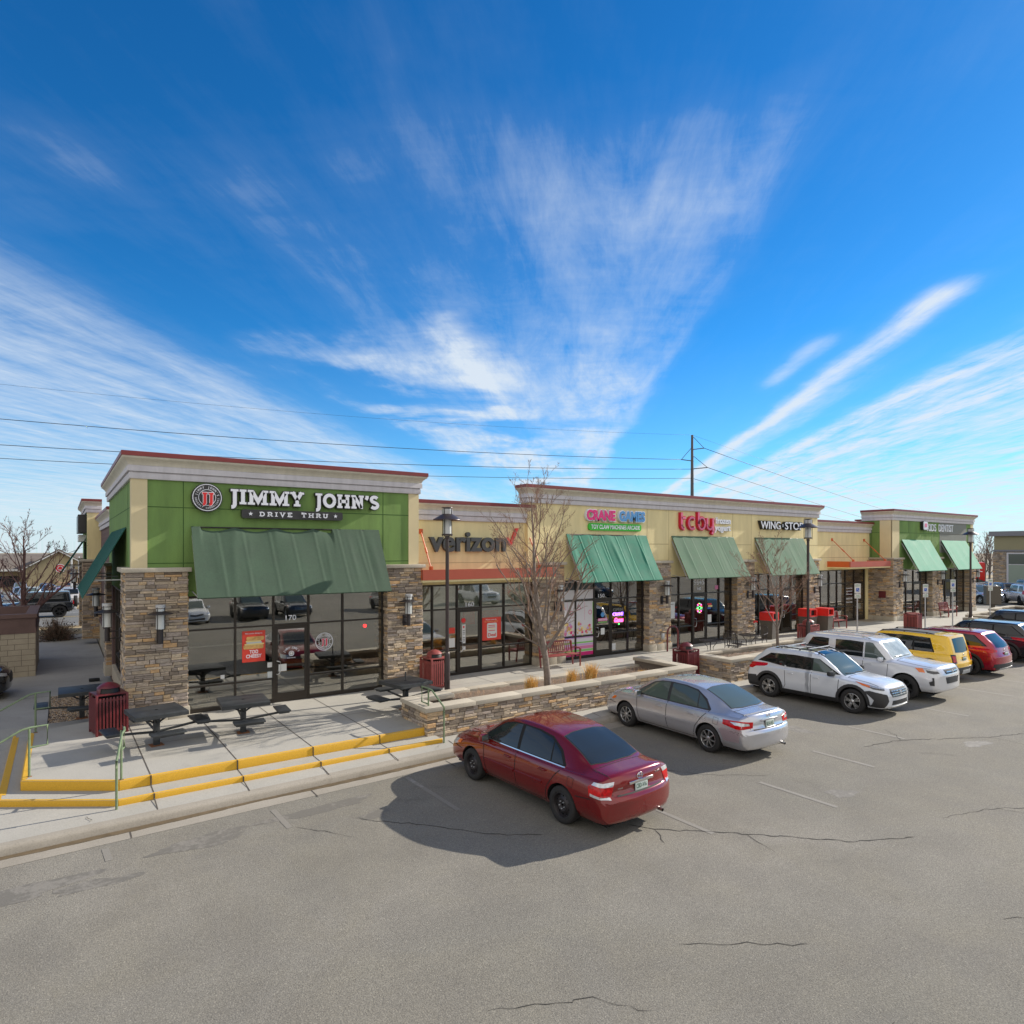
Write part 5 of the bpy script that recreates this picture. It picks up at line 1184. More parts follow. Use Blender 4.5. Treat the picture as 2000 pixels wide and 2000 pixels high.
    c.handle(B1+.18, b-.13); c.handle(C1+.2, b-.12); c.mirror(yc-.30, b+.05, P.get('mirror'))
    if clad:
        cm = 'plastic'; c.both([(f0-wr-.02, gc+.02), (f0-wr-.02, gc+.15), (r0+wr+.02, gc+.15), (r0+wr+.02, gc+.02)], 'sill_cladding', .012, cm)
        for y in ax: c.ring(y, wr+.055, wr+.135, -6, 186, .016, cm)
    mb = MB(); mb.box(-hw*.75, hw*.75, -hl+.2, hl-.2, gc-.02, gc+.12, 'hollow'); mb.build('underbody', c.root)
    c.wheels(style, hw+.005, .24); return c
G3 = ('carglass', 'carglass', 'carglass_light')
# -- red and silver sedans nose-in
red = sedan('red_sedan', 'dark red sedan with black steel wheels, nearest car to the corner patio', 'red', 'steel', 'carglass_grey', 0)
red.done((7.93, 10.02, 0), R(3.2))
sil = sedan('silver_sedan', 'silver sedan with a pink stained rear corner, beside the dark red sedan', 'silver', 'eight', 'carglass_light', 1, plate='BLN-A82')
sil.done((13.36, 11.05, 0), R(-.8))
# -- pale crossover, nose to the camera
cr = tall('pale_crossover', 'pale blue-white crossover with black wheel arches and roof bars, nose to the lane', 'car', 4.5, 1.80, 1.60, 'white_blue', 'split', ('carglass_light', 'carglass', 'carglass_light'),
    dict(nose=1.22, ws=.80, rg=.62, b1=.05, c1=-.82, tail=.12, hood=.63, belt=.625, kick=.09, drop=.20, bz=.46, mirror='plastic', dp=.10, gt=.165), wr=.355, ax=(-1.36, 1.31))
for sg in (1, -1):
    h = cr.corner([(.56, .83), (.70, .85), (1.04, .93), (1.0, .86), (.86, .78), (.60, .76)], sg, (.55, -1), 'headlight', .008, 'lens_clear'); cr.corner([(.60, .77), (.86, .79), (.96, .85), (.80, .825), (.60, .80)], sg, (.55, -1), 'lamp_inner', .012, 'lens_dark', parent=h); cr.corner([(.86, .865), (1.04, .93), (.99, .86), (.88, .81)], sg, (.55, -1), 'amber_lens', .012, 'lens_amber', parent=h)
    cr.corner([(.62, .66), (.98, .74), (1.06, .70), (.92, .50), (.95, .30), (.70, .30), (.56, .48)], sg, (.55, -1), 'bumper_cladding', .02, 'plastic')
    t_ = cr.corner([(.62, 1.02), (.80, 1.06), (1.04, 1.08), (1.06, .98), (.9, .94), (.84, .86), (.72, .88)], sg, (.6, 1), 'taillight', .01, 'lens_red')
    cr.corner([(.66, .62), (.98, .66), (1.06, .30), (.66, .30)], sg, (.6, 1), 'bumper_cladding', .012, 'plastic')
g = cr.decal([(-.44, .58), (-.50, .70), (-.44, .80), (.44, .80), (.50, .70), (.44, .58)], (0, -1, 0), .008, 'plastic')
for z in (.62, .68, .74):
    for x in [-.4+.1*i for i in range(9)]: cr.decal([(x-.035, z-.012), (x-.035, z+.012), (x+.035, z+.012), (x+.035, z-.012)], (0, -1, 0), .02, 'alloy', g)
g.build('grille', cr.root); cr.emblem(.70, 1, .07, off=.03)
cr.decal([(-.48, .36), (-.42, .48), (.42, .48), (.48, .36)], (0, -1, 0), .006, 'plastic').build('air_intake', cr.root); cr.decal([(-.55, .27), (-.5, .325), (.5, .325), (.55, .27)], (0, -1, 0), .02, 'metal_pale').build('skid_plate', cr.root)
cr.decal([(-.40, -.65), (-.42, .32), (.42, .32), (.40, -.65)], (0, 0, -1), .004, 'carglass').build('sunroof', cr.root); cr.rails(-1.30, .35, .545, 'plastic', .05, (-.95, -.15)); cr.wiper([(.1, 1.02), (.5, .93)]); cr.wiper([(-.45, 1.0), (.0, .98)])
cr.done((19.72, 11.0, 0), R(181.0))
# -- pearl body-on-frame SUV
ru = tall('pearl_suv', 'large pearl white SUV with silver roof rails, behind the pale crossover', 'car', 4.83, 1.92, 1.80, 'pearl', 'five', ('carglass_light', 'carglass', 'glare_glass'),
    dict(nose=1.40, ws=.55, rg=.38, b1=.10, c1=-.90, tail=.10, hood=.66, belt=.62, kick=.0, drop=.14, bz=.44, gc=.30, tumble=.14, body_d=.22, dp=.05, bow=(.13, .08)), wr=.395, clad=False, ax=(-1.45, 1.40))
for sg in (1, -1):
    h = ru.corner([(.62, 1.02), (.92, 1.06), (1.10, 1.04), (1.06, .92), (.86, .88), (.64, .90)], sg, (.55, -1), 'headlight', .01, 'lens_clear'); ru.corner([(.66, .93), (.86, .91), (.95, .94), (.95, 1.01), (.70, .99)], sg, (.55, -1), 'lamp_inner', .014, 'lens_dark', parent=h); ru.corner([(.98, 1.05), (1.10, 1.04), (1.06, .93), (.97, .93)], sg, (.55, -1), 'amber_lens', .014, 'lens_amber', parent=h)
    ru.corner([(.86, .80), (.90, .80), (.90, .70), (.96, .66), (.94, .56), (.86, .56)], sg, (.55, -1), 'fog_light', .012, 'plastic'); ru.corner([(.70, 1.30), (.80, 1.32), (1.0, 1.28), (1.0, .98), (.74, .96)], sg, (.6, 1), 'taillight', .01, 'lens_red')
g = ru.decal([(-.42, .90), (-.46, 1.03), (.46, 1.03), (.42, .90)], (0, -1, 0), .008, 'plastic'); ru.decal([(-.40, .94), (-.40, .97), (.40, .97), (.40, .94)], (0, -1, 0), .03, 'alloy', g); g.build('grille', ru.root); ru.emblem(.965, 1, .07, off=.035)
ru.decal([(-.40, .60), (-.46, .80), (.46, .80), (.40, .60)], (0, -1, 0), .008, 'plastic').build('air_intake', ru.root); ru.rails(-1.95, .25, .62, 'metal_pale', .05); ru.wiper([(.1, .98), (.55, .93)]); ru.wiper([(-.5, .95), (.0, .97)])
for yy in (ru.ax): ru.ring(yy, .45, .475, 0, 180, .012, ru.pm)
ru.done((22.95, 11.05, 0), R(180.6))
# -- yellow boxy SUV nose-in
ye = tall('yellow_suv', 'small boxy yellow SUV with a black roof, parked nose-in past the pearl SUV', 'car', 4.25, 1.80, 1.70, 'yellow', 'plain', G3,
    dict(nose=1.05, ws=.52, rg=.20, b1=.12, c1=-.72, tail=.10, hood=.65, belt=.60, kick=0, drop=.12, bz=.42, gc=.24, tumble=.12, dwin=True, body_d=.0, dp=.42, bow=(.10, .10)), wr=.35, ax=(-1.28, 1.27))
ye.decal([(-.60, -1.25), (-.58, .95), (.58, .95), (.60, -1.25)], (0, 0, -1), .005, 'plastic').build('black_roof', ye.root)
for sg in (1, -1):
    t_ = ye.corner([(.58, .98), (.60, 1.02), (.80, 1.03), (.83, .98), (.81, .74), (.78, .71), (.60, .72), (.58, .76)], sg, (.25, 1), 'taillight', .012, 'plastic'); ye.corner([(.61, .97), (.80, .98), (.78, .76), (.61, .76)], sg, (.25, 1), 'red_lens', .02, 'lens_red', parent=t_)
    ye.corner([(.55, .80), (.74, .82), (.74, .64), (.55, .64)], sg, (.2, -1), 'headlight', .01, 'lens_clear')
ye.decal([(-.80, .32), (-.80, .56), (.80, .56), (.80, .32)], (0, 1, 0), .02, 'plastic').build('rear_bumper', ye.root); ye.decal([(-.34, .34), (-.30, .46), (.30, .46), (.34, .34)], (0, 1, 0), .03, 'metal_pale').build('skid_plate', ye.root)
ye.emblem(.99, -1, .04); ye.plate(-2, .82, 'BXR-719', w_=.30); ye.rails(-1.35, .7, .60, 'plastic', .045)
ye.done((26.7, 11.75, 0), R(.5))
# -- crimson crossover nose-in
cx5 = dict(nose=1.25, ws=.75, rg=.55, b1=.05, c1=-.85, tail=.12, hood=.64, belt=.62, kick=.07, drop=.20, bz=.46, dp=.04)
cri = tall('crimson_crossover', 'glossy crimson crossover with tinted glass, between the yellow SUV and the black crossover', 'car', 4.6, 1.86, 1.66, 'crimson', 'five', G3, cx5, wr=.365, ax=(-1.36, 1.36))
def rear_bits(c, txt, z=.95):
    for sg in (1, -1): c.corner([(.52, z+.06), (.80, z+.10), (1.10, z+.12), (1.10, z+.03), (.86, z-.03), (.54, z-.01)], sg, (.6, 1), 'taillight', .01, 'lens_red'); c.corner([(.55, .80), (1.02, .88), (.98, .78), (.6, .72)], sg, (.55, -1), 'headlight', .01, 'lens_clear')
    c.decal([(-.86, .30), (-.86, .50), (.86, .50), (.86, .30)], (0, 1, 0), .012, 'plastic').build('rear_bumper', c.root); c.decal([(-.6, .28), (-.6, .34), (.6, .34), (.6, .28)], (0, 1, 0), .02, 'metal_pale').build('skid_plate', c.root); c.emblem(z+.02, -1, .055)
    c.plate(-2, z-.13, txt); c.decal([(-.46, .50), (-.5, .76), (.5, .76), (.46, .50)], (0, -1, 0), .01, 'plastic').build('grille', c.root)
rear_bits(cri, 'BVL-K06'); cri.done((29.3, 11.5, 0), 0)
bla = tall('black_crossover', 'black crossover with dark glass, right of the crimson crossover', 'car', 4.65, 1.88, 1.66, 'black', 'five', G3, dict(cx5, mirror='black'), wr=.37, ax=(-1.38, 1.38))
rear_bits(bla, 'CHT-305'); bla.done((33.9, 11.75, 0), 0)
nav = tall('navy_suv', 'dark navy SUV with its nose towards the lane, last in the front row', 'car', 4.7, 1.88, 1.70, 'navy', 'five', ('carglass_light', 'carglass', 'carglass_light'), dict(cx5, mirror='paint_navy'), wr=.37, ax=(-1.38, 1.38))
rear_bits(nav, ''or 'CPD-414'); nav.done((40.3, 11.2, 0), R(180))
# ================================================================ signs on the walls
def ring_pts(r, n=40): return [(r*math.cos(2*math.pi*i/n), r*math.sin(2*math.pi*i/n)) for i in range(n)]
def arc_text(mb, txt, cx, cz, r, a_mid, h, y, d, m, flip=False, span=None, wd=.8):
    n = len(txt); st = (span or 12*n)/max(1, n-1)
    for i, ch in enumerate(txt):
        if ch == ' ': continue
        a = a_mid+(st*(n-1)/2-st*i)*(1 if not flip else -1)
        ux, uz = math.cos(R(a)), math.sin(R(a)); tx, tz = (uz, -ux) if not flip else (-uz, ux); ox, oz = (ux, uz) if not flip else (-ux, -uz)
        vs, fs = text_mesh(ch, .5, .012); bx = max(v[0] for v in vs); ax = min(v[0] for v in vs)
        out = []
        for v in vs:
            u = (v[0]-(ax+bx)/2)*h*wd*1.35; w_ = (v[1]-.35)*h*1.35
            out.append((cx+ux*r+tx*u+ox*w_, y-d*(.5+v[2]), cz+uz*r+tz*u+oz*w_))
        mb.add(out, fs, m)
def sgn(name, label, cat='sign', loc=(0, 0, 0), group=None): return thing(name, label, cat, loc, group=group)
def put(mb, name, root, smooth=30): return mb.build(name, root, off=tuple(root.location), smooth=smooth)
def disc(mb, cx, cz, r, y, d, m, n=44): mb.prism([(cx+a, cz+b) for a, b in ring_pts(r, n)], FY(y), 0, d, m)
def hoop(mb, cx, cz, r0, r1, y, d, m, n=48):
    o = ring_pts(r1, n); i = ring_pts(r0, n); vs = [(cx+a, y-d, cz+b) for a, b in o]+[(cx+a, y-d, cz+b) for a, b in i]; mb.add(vs, [(k, (k+1) % n, n+(k+1) % n, n+k) for k in range(n)], m)
yJ = 18.60
s = sgn('logo_sign', 'round black and white sign with red letters JJ, left of the big white shop name', loc=(3.14, yJ, 6.14))
mb = MB(); disc(mb, 3.14, 6.14, .375, yJ, .15, 'sign_black'); put(mb, 'disc', s)
mb = MB(); hoop(mb, 3.14, 6.14, .335, .352, yJ, .154, 'sign_white'); hoop(mb, 3.14, 6.14, .20, .213, yJ, .154, 'sign_white'); arc_text(mb, "JIMMY JOHN'S", 3.14, 6.14, .273, 90, .062, yJ-.15, .006, 'sign_white', span=150); arc_text(mb, 'GOURMET SANDWICHES', 3.14, 6.14, .273, -90, .045, yJ-.15, .006, 'sign_white', flip=True, span=170); put(mb, 'ring_lettering', s)
mb = MB(); slab_text(mb, 'JJ', 2.99, 3.29, 6.01, 6.27, yJ-.15, .008, 'sign_white', .26, grow=.12); slab_text(mb, 'JJ', 2.99, 3.29, 6.01, 6.27, yJ-.158, .012, 'red', .26); put(mb, 'monogram', s)
s = sgn('shop_name_sign', "large white slab letters JIMMY JOHN'S with black returns on the green wall", loc=(5.9, yJ, 6.2))
mb = MB(); slab_text(mb, "JIMMY JOHN'S", 3.66, 7.98, 6.00, 6.40, yJ, .11, 'sign_black', .24, grow=.10); put(mb, 'letter_back', s)
mb = MB(); slab_text(mb, "JIMMY JOHN'S", 3.66, 7.98, 6.00, 6.40, yJ-.11, .02, 'sign_white', .24); put(mb, 'lettering', s)
s = sgn('drive_thru_sign', 'black bar sign reading DRIVE THRU between two white stars, under the shop name', loc=(5.4, yJ, 5.75))
mb = MB(); mb.prism(round_rect(4.0, 6.82, 5.63, 5.87, .07), FY(yJ), 0, .13, 'sign_black'); put(mb, 'panel', s)
mb = MB(); slab_text(mb, 'DRIVE', 4.45, 5.35, 5.69, 5.81, yJ-.13, .012, 'sign_white', .24, gap=.24); slab_text(mb, 'THRU', 5.60, 6.38, 5.69, 5.81, yJ-.13, .012, 'sign_white', .24, gap=.24)
for cx in (4.23, 6.60):
    st = [(cx+(.062 if k % 2 == 0 else .025)*math.sin(k*math.pi/5), 5.75+(.062 if k % 2 == 0 else .025)*math.cos(k*math.pi/5)) for k in range(10)]
    for k in range(10): mb.prism([(cx, 5.75), st[k], st[(k+1) % 10]], FY(yJ-.13), 0, .01, 'sign_white')
put(mb, 'lettering', s)
yV = 19.11
s = sgn('shop_name_sign', 'dark grey lowercase letters verizon with a red check mark on the cream wall', loc=(11.5, yV, 4.95))
mb = MB(); text_to(mb, 'verizon', 9.98, 13.05, 4.70, 5.38, yV, .12, 'sign_grey', .028); put(mb, 'lettering', s)
mb = MB(); P = [(13.08, 5.20), (13.16, 5.23), (13.26, 5.05), (13.50, 5.55), (13.62, 5.56), (13.30, 4.93), (13.20, 4.93)]
mb.prism([P[0], P[1], P[2], P[6]], FY(yV), 0, .1, 'red'); mb.prism([P[6], P[2], P[3], P[4], P[5]], FY(yV), 0, .1, 'red'); put(mb, 'check_mark', s)
yC = 18.97
s = sgn('shop_name_sign', 'bubbly letters CRANE in magenta and GAMES in blue on the cream wall', loc=(18.3, yC, 6.1))
for nm, tx, a, b, m in (('pink_lettering', 'CRANE', 16.75, 18.28, 'magenta'), ('blue_lettering', 'GAMES', 18.50, 19.98, 'blue')):
    mb = MB(); text_to(mb, tx, a-.03, b+.03, 5.90, 6.38, yC, .12, 'sign_white', .062); text_to(mb, tx, a, b, 5.93, 6.35, yC-.12, .015, m, .045); put(mb, nm, s)
s = sgn('arcade_sign', 'green rounded bar sign reading TOY CLAW MACHINES ARCADE', loc=(18.3, yC, 5.7))
mb = MB(); mb.prism(round_rect(16.9, 19.83, 5.54, 5.83, .12), FY(yC), 0, .07, 'lime'); put(mb, 'panel', s)
mb = MB(); text_to(mb, 'TOY CLAW MACHINES ARCADE', 17.02, 19.72, 5.60, 5.77, yC-.07, .012, 'sign_white', .018); put(mb, 'lettering', s)
s = sgn('shop_name_sign', 'tall red letters tcby with pink faces beside white words frozen yogurt', loc=(24, yC, 6))
mb = MB()
def stroke_letters(mb, d0, d1, m, wd):
    def rib(pts, w_=wd):
        P = [Vector((p[0], p[1], 0)) for p in pts]
        for i in range(len(P)-1):
            t_ = (P[i+1]-P[i]).normalized(); nn = Vector((-t_.y, t_.x, 0))*w_/2; a, b = P[i]-t_*w_*.12, P[i+1]+t_*w_*.12
            mb.prism([(a.x+nn.x, a.y+nn.y), (b.x+nn.x, b.y+nn.y), (b.x-nn.x, b.y-nn.y), (a.x-nn.x, a.y-nn.y)], FY(yC), d0, d1, m)
    X0 = 22.28; rib([(X0, 6.40), (X0, 5.86)]+[(X0+.16+.16*math.cos(R(a)), 5.86+.16*math.sin(R(a))) for a in range(190, 280, 20)]); rib([(X0, 6.18), (X0+.24, 6.18)])
    rib([(22.98+.23*math.cos(R(a)), 5.96+.25*math.sin(R(a))) for a in range(50, 311, 20)])
    rib([(23.42, 6.45), (23.42, 5.95)]); rib([(23.64+.22*math.cos(R(a)), 5.96+.25*math.sin(R(a))) for a in range(0, 361, 20)])
    rib([(24.02, 6.20), (24.02, 5.92)]+[(24.20+.18*math.cos(R(a)), 5.90+.18*math.sin(R(a))) for a in range(190, 350, 20)]); rib([(24.42, 6.20), (24.42, 5.62), (24.36, 5.50)])
stroke_letters(mb, 0, .13, 'toby_red', .155); stroke_letters(mb, .13, .14, 'toby_pink', .085); put(mb, 'red_lettering', s)
mb = MB(); text_to(mb, 'frozen', 24.68, 25.78, 5.98, 6.28, yC, .09, 'sign_white', .02); text_to(mb, 'yogurt', 24.60, 25.78, 5.56, 5.90, yC, .09, 'sign_white', .02); put(mb, 'white_lettering', s)
s = sgn('shop_name_sign', 'black backed white capitals WING STOP on the cream wall', loc=(30, yC, 6))
mb = MB(); text_to(mb, 'WING', 28.0, 29.72, 5.78, 6.22, yC, .16, 'sign_black', .05); text_to(mb, 'STOP', 30.05, 31.75, 5.78, 6.22, yC, .16, 'sign_black', .05); disc(mb, 29.9, 6.0, .10, yC, .16, 'sign_black'); put(mb, 'letter_back', s)
mb = MB(); text_to(mb, 'WING', 28.03, 29.69, 5.81, 6.19, yC-.16, .012, 'sign_white', .012); text_to(mb, 'STOP', 30.08, 31.72, 5.81, 6.19, yC-.16, .012, 'sign_white', .012)
for k in range(5): disc(mb, 29.9+.05*math.cos(k*1.257), 6.0+.05*math.sin(k*1.257), .018, yC-.16, .012, 'sign_white', 10)
put(mb, 'lettering', s)
yK = 18.80
s = sgn('shop_name_sign', 'white capitals KIDS DENTIST with a small white tooth panel on the far end block', loc=(48, yK, 6.2))
mb = MB(); text_to(mb, 'KIDS', 46.05, 47.35, 6.0, 6.48, yK, .05, 'sign_white', 0); text_to(mb, 'DENTIST', 47.75, 50.0, 6.0, 6.48, yK, .05, 'sign_white', 0); put(mb, 'lettering', s)
mb = MB(); mb.prism(round_rect(45.15, 45.85, 6.05, 6.62, .12), FY(yK), 0, .16, 'sign_black'); mb.prism(round_rect(45.20, 45.80, 6.08, 6.60, .12), FY(yK-.16), 0, .02, 'sign_white'); mb.prism(round_rect(45.35, 45.66, 6.24, 6.48, .08), FY(yK-.18), 0, .012, 'toby_pink'); put(mb, 'tooth_panel', s)
s = sgn('rear_sign', 'black boxed sign high on the rear green tower with a white panel under it', loc=(1.0, 40, 6))
mb = MB(); mb.box(.68, 1.04, 38.8, 42.5, 5.65, 6.55, 'sign_black'); put(mb, 'panel', s); mb = MB(); mb.box(.72, 1.04, 39.4, 42, 5.2, 5.55, 'offwhite'); put(mb, 'lower_panel', s)
# numbers, posters and stickers on the glass
def glass_text(label, cat, body, x0, x1, z0, z1, y, m='sign_white', name='door_number'):
    mb = MB(); text_to(mb, body, x0, x1, z0, z1, y, .004, m, .01); o = mb.build(name); return tag(o, label, cat)
glass_text('white number 170 on the glass above the corner shop door', 'number', '170', 5.24, 5.54, 2.75, 2.90, 18.745)
glass_text('white number 160 on the shaded glass above a door', 'number', '160', 11.52, 11.86, 2.79, 2.94, 19.265)
glass_text('white number 150 above the arcade door', 'number', '150', 17.66, 18.0, 2.86, 3.0, 19.185)
glass_text('large white street number 9645 above the yogurt shop door', 'number', '9645', 23.50, 24.22, 3.18, 3.42, 19.185)
glass_text('small white number 140 under the street number', 'number', '140', 23.74, 24.0, 2.94, 3.06, 19.185)
def flat(name, label, cat, x0, x1, z0, z1, y, m, group=None): r = thing(name, label, cat, ((x0+x1)/2, y, z0), group=group); mb = MB(); mb.box(x0, x1, y-.004, y, z0, z1, m); put(mb, 'sheet', r); return r
p = flat('poster', 'red sandwich poster reading TOO CHEESY in the corner shop window', 'poster', 4.07, 4.68, 1.66, 2.52, 18.744, 'poster_red')
mb = MB(); text_to(mb, 'TOO', 4.26, 4.49, 1.89, 1.99, 18.739, .003, 'sign_white', .02); text_to(mb, 'CHEESY', 4.17, 4.58, 1.77, 1.87, 18.739, .003, 'sign_white', .02); text_to(mb, 'No such thing as', 4.15, 4.60, 2.42, 2.47, 18.739, .003, 'sign_white'); put(mb, 'lettering', p)
mb = MB()
for (z0_, z1_, m_, i0, i1) in ((2.02, 2.13, 'bun', .02, .04), (2.13, 2.17, 'cheese', .05, .02), (2.17, 2.21, 'lamp_glass', .10, .08), (2.21, 2.25, 'cheese', .08, .10), (2.25, 2.36, 'bun', .10, .02)):
    mb.prism(round_rect(4.08+i0, 4.67-i1, z0_, z1_, min(.04, (z1_-z0_)/2.2)), FY(18.739), 0, .003+m_.count('e')*.0004, m_)
put(mb, 'sandwich_picture', p)
p = thing('window_decal', 'round white outlined decal with red letters JJ on the corner shop glass', 'decal', (6.38, 18.745, 2.05)); mb = MB(); cx, cz = 6.36, 2.06
hoop(mb, cx, cz, .245, .262, 18.748, .004, 'sign_white'); hoop(mb, cx, cz, .155, .163, 18.748, .004, 'sign_white'); arc_text(mb, "JIMMY JOHN'S", cx, cz, .205, 90, .06, 18.747, .003, 'sign_white', span=150); arc_text(mb, 'SANDWICHES', cx, cz, .205, -90, .055, 18.747, .003, 'sign_white', flip=True, span=130)
slab_text(mb, 'JJ', cx-.10, cx+.10, cz-.085, cz+.085, 18.746, .004, 'sign_white', .26, grow=.1); slab_text(mb, 'JJ', cx-.10, cx+.10, cz-.085, cz+.085, 18.742, .004, 'toby_red', .22); put(mb, 'print', p)
p = thing('door_decal', "small white arched lettering JIMMY JOHN'S on the corner shop door glass", 'decal', (5.4, 18.72, 1.8)); mb = MB(); arc_text(mb, "JIMMY JOHN'S", 5.40, 1.72, .25, 90, .06, 18.728, .003, 'sign_white', span=110); hoop(mb, 5.40, 1.80, .055, .075, 18.73, .003, 'sign_white'); disc(mb, 5.4, 1.8, .04, 18.73, .003, 'offwhite', 12); text_to(mb, 'SANDWICHES', 5.28, 5.52, 1.66, 1.69, 18.73, .003, 'sign_white'); put(mb, 'print', p)
flat('window_note', 'small white and orange menu card on the corner shop door glass', 'note', 5.04, 5.26, 1.32, 1.52, 18.726, 'offwhite'); flat('window_note', 'small white note under the red sandwich poster', 'note', 4.74, 4.87, 1.46, 1.60, 18.745, 'offwhite'); flat('window_note', 'stack of pale blue papers low in the corner shop window', 'note', 4.74, 4.87, 1.14, 1.34, 18.745, 'lamp_glass')
flat('window_note', 'small square white sticker on the first pane beside the corner pillar', 'note', 3.52, 3.62, 1.28, 1.38, 18.745, 'offwhite'); disc_ = MB(); disc(disc_, 7.62, 2.44, .05, 18.75, .02, 'led_red', 12); tag(disc_.build('indicator_light'), 'small glowing red light in the corner shop window', 'light')
p = flat('poster', 'bright red window poster with a white phone shape reading Deal', 'poster', 12.20, 13.0, 1.55, 2.36, 19.262, 'poster_red'); mb = MB(); mb.prism(round_rect(12.40, 12.82, 1.63, 2.16, .05), FY(19.257), 0, .004, 'offwhite'); put(mb, 'phone_picture', p)
mb = MB(); text_to(mb, 'Deal', 12.44, 12.77, 1.68, 1.80, 19.252, .003, 'red', .02)
for z in (1.88, 1.94, 2.0, 2.06): mb.box(12.45, 12.74, 19.249, 19.252, z, z+.022, 'red' if z != 1.94 else 'cheese')
text_to(mb, 'Most awards', 12.35, 12.80, 2.26, 2.31, 19.257, .003, 'sign_white'); text_to(mb, 'for network quality', 12.30, 12.86, 2.19, 2.235, 19.257, .003, 'cheese'); put(mb, 'lettering', p)
p = flat('door_notice', 'tall narrow white notice with a red check on the second shop door', 'notice', 11.36, 11.50, 1.53, 2.18, 19.245, 'offwhite'); mb = MB(); mb.box(11.40, 11.46, 19.238, 19.241, 2.06, 2.13, 'red')
for z in (1.6, 1.66, 1.72, 1.84, 1.9, 1.96): mb.box(11.385, 11.475, 19.2385, 19.241, z, z+.02, 'sign_grey')
put(mb, 'print', p); mb = MB(); disc(mb, 11.42, 2.32, .085, 19.245, .006, 'red', 24); tag(mb.build('door_sticker'), 'round red sticker near the top of the second shop door', 'sticker'); flat('window_note', 'small white sign under the tall notice on the second shop door', 'note', 11.37, 11.50, 1.30, 1.42, 19.244, 'offwhite')
p = flat('window_notice', 'white hours notice beside the second shop door', 'notice', 10.80, 11.09, 1.42, 1.74, 19.262, 'offwhite'); flat('window_notice', 'red and white card above the hours notice', 'notice', 10.80, 11.09, 1.90, 2.10, 19.262, 'poster_red')
def wrap(nm, label, x0, x1, cat='window film'):
    r = thing('window_film', label, cat, (x0, 19.18, .6)); y_ = 19.186
    mb = MB(); mb.box(x0, x1, y_-.004, y_, 1.42, 2.74, 'decal_white'); mb.box(x0, x1, y_-.004, y_, 2.84, 3.2, 'decal_white'); mb.box(x0, x1, y_-.004, y_, .62, 1.34, 'decal_white'); put(mb, 'sheet', r)
    mb = MB()
    for z0_, z1_, m_ in ((.62, .76, 'magenta'), (.78, .86, 'decal_green'), (.88, 1.0, 'pink'), (1.02, 1.08, 'lilac'), (1.10, 1.16, 'decal_green'), (1.30, 1.34, 'lilac'), (3.2, 3.5, 'sign_grey')): mb.box(x0, x1, y_-.008, y_-.004, z0_, z1_, m_)
    mb.box(x0 if x0 < 16 else x1-.03, (x0 if x0 < 16 else x1-.03)+.03, y_-.009, y_-.005, 1.42, 2.7, 'decal_green')
    rr = random.Random(int(x0*10))
    for k in range(16):
        cx = x0+.1+(x1-x0-.2)*rr.random(); cz = 1.50+rr.random()*.42; m_ = rr.choice(('pink', 'bun', 'lilac', 'magenta', 'cheese', 'pink')); disc(mb, cx, cz, rr.uniform(.045, .075), y_-.004, .002+k*.0002, m_, 14)
    for cx, cz in ((x0+.14, 2.5), (x1-.16, 2.3)): hoop(mb, cx, cz, .07, .09, y_-.004, .005, 'magenta', 18)
    for k in range(7):
        cx = x0+.08+(x1-x0-.16)*k/6; cz = 1.50+rr.random()*.12+(.16 if k % 2 else 0); m_ = rr.choice(('pink', 'bun', 'lilac', 'magenta', 'cheese')); hoop(mb, cx, cz, .06, .075, y_-.004, .004, m_, 18); mb.box(cx-.04, cx+.04, y_-.009, y_-.005, cz-.12, cz-.07, m_)
    mb.box((x0+x1)/2-.004, (x0+x1)/2+.004, y_-.0075, y_-.004, 2.0, 2.74, 'pink'); put(mb, 'print', r)
wrap('a', 'white arcade window film with pastel prints and coloured stripes, next to the stone pier', 15.68, 16.41); wrap('b', 'white arcade window film with pastel prints and coloured stripes, next to the arcade door', 16.49, 17.38)
s = sgn('neon_sign', 'glowing violet, cyan and pink OPEN neon sign in the arcade window', loc=(18.8, 19.2, 1.9)); mb = MB(); yn = 19.22
text_to(mb, 'OPEN', 18.52, 19.05, 2.24, 2.38, yn, .02, 'sign_white', .01); text_to(mb, 'CRANE', 18.50, 19.08, 2.06, 2.20, yn, .02, 'neon_violet', .01); put(mb, 'top_lettering', s)
mb = MB(); mb.tube([(18.42, yn, 2.12), (18.45, yn, 1.80), (18.80, yn, 1.58), (19.15, yn, 1.80), (19.18, yn, 2.12)], .014, 'neon_cyan', 6); put(mb, 'outline_tube', s); mb = MB(); text_to(mb, 'Games', 18.56, 19.06, 1.80, 1.98, yn, .02, 'neon_pink', .02, slant=.3); disc(mb, 18.84, 1.72, .03, yn, .02, 'neon_green', 10); put(mb, 'script_lettering', s)
p = thing('door_decal', 'round blue sticker above a pink and green nameplate on the arcade door', 'decal', (17.9, 19.15, 1.8)); mb = MB(); disc(mb, 17.88, 2.16, .10, 19.165, .004, 'blue', 20); mb.prism(round_rect(17.62, 18.14, 1.90, 2.02, .05), FY(19.165), 0, .004, 'pink'); text_to(mb, 'CRANE GAMES', 17.66, 18.10, 1.93, 1.99, 19.161, .003, 'sign_white', .01); mb.box(17.64, 18.12, 19.161, 19.165, 1.84, 1.88, 'decal_green'); put(mb, 'print', p)
flat('window_note', 'small white paper notice on the arcade door', 'note', 17.78, 17.98, 1.36, 1.62, 19.163, 'offwhite'); flat('window_note', 'small white and blue card low in the pane right of the arcade door', 'note', 18.42, 18.62, .68, .95, 19.186, 'offwhite')
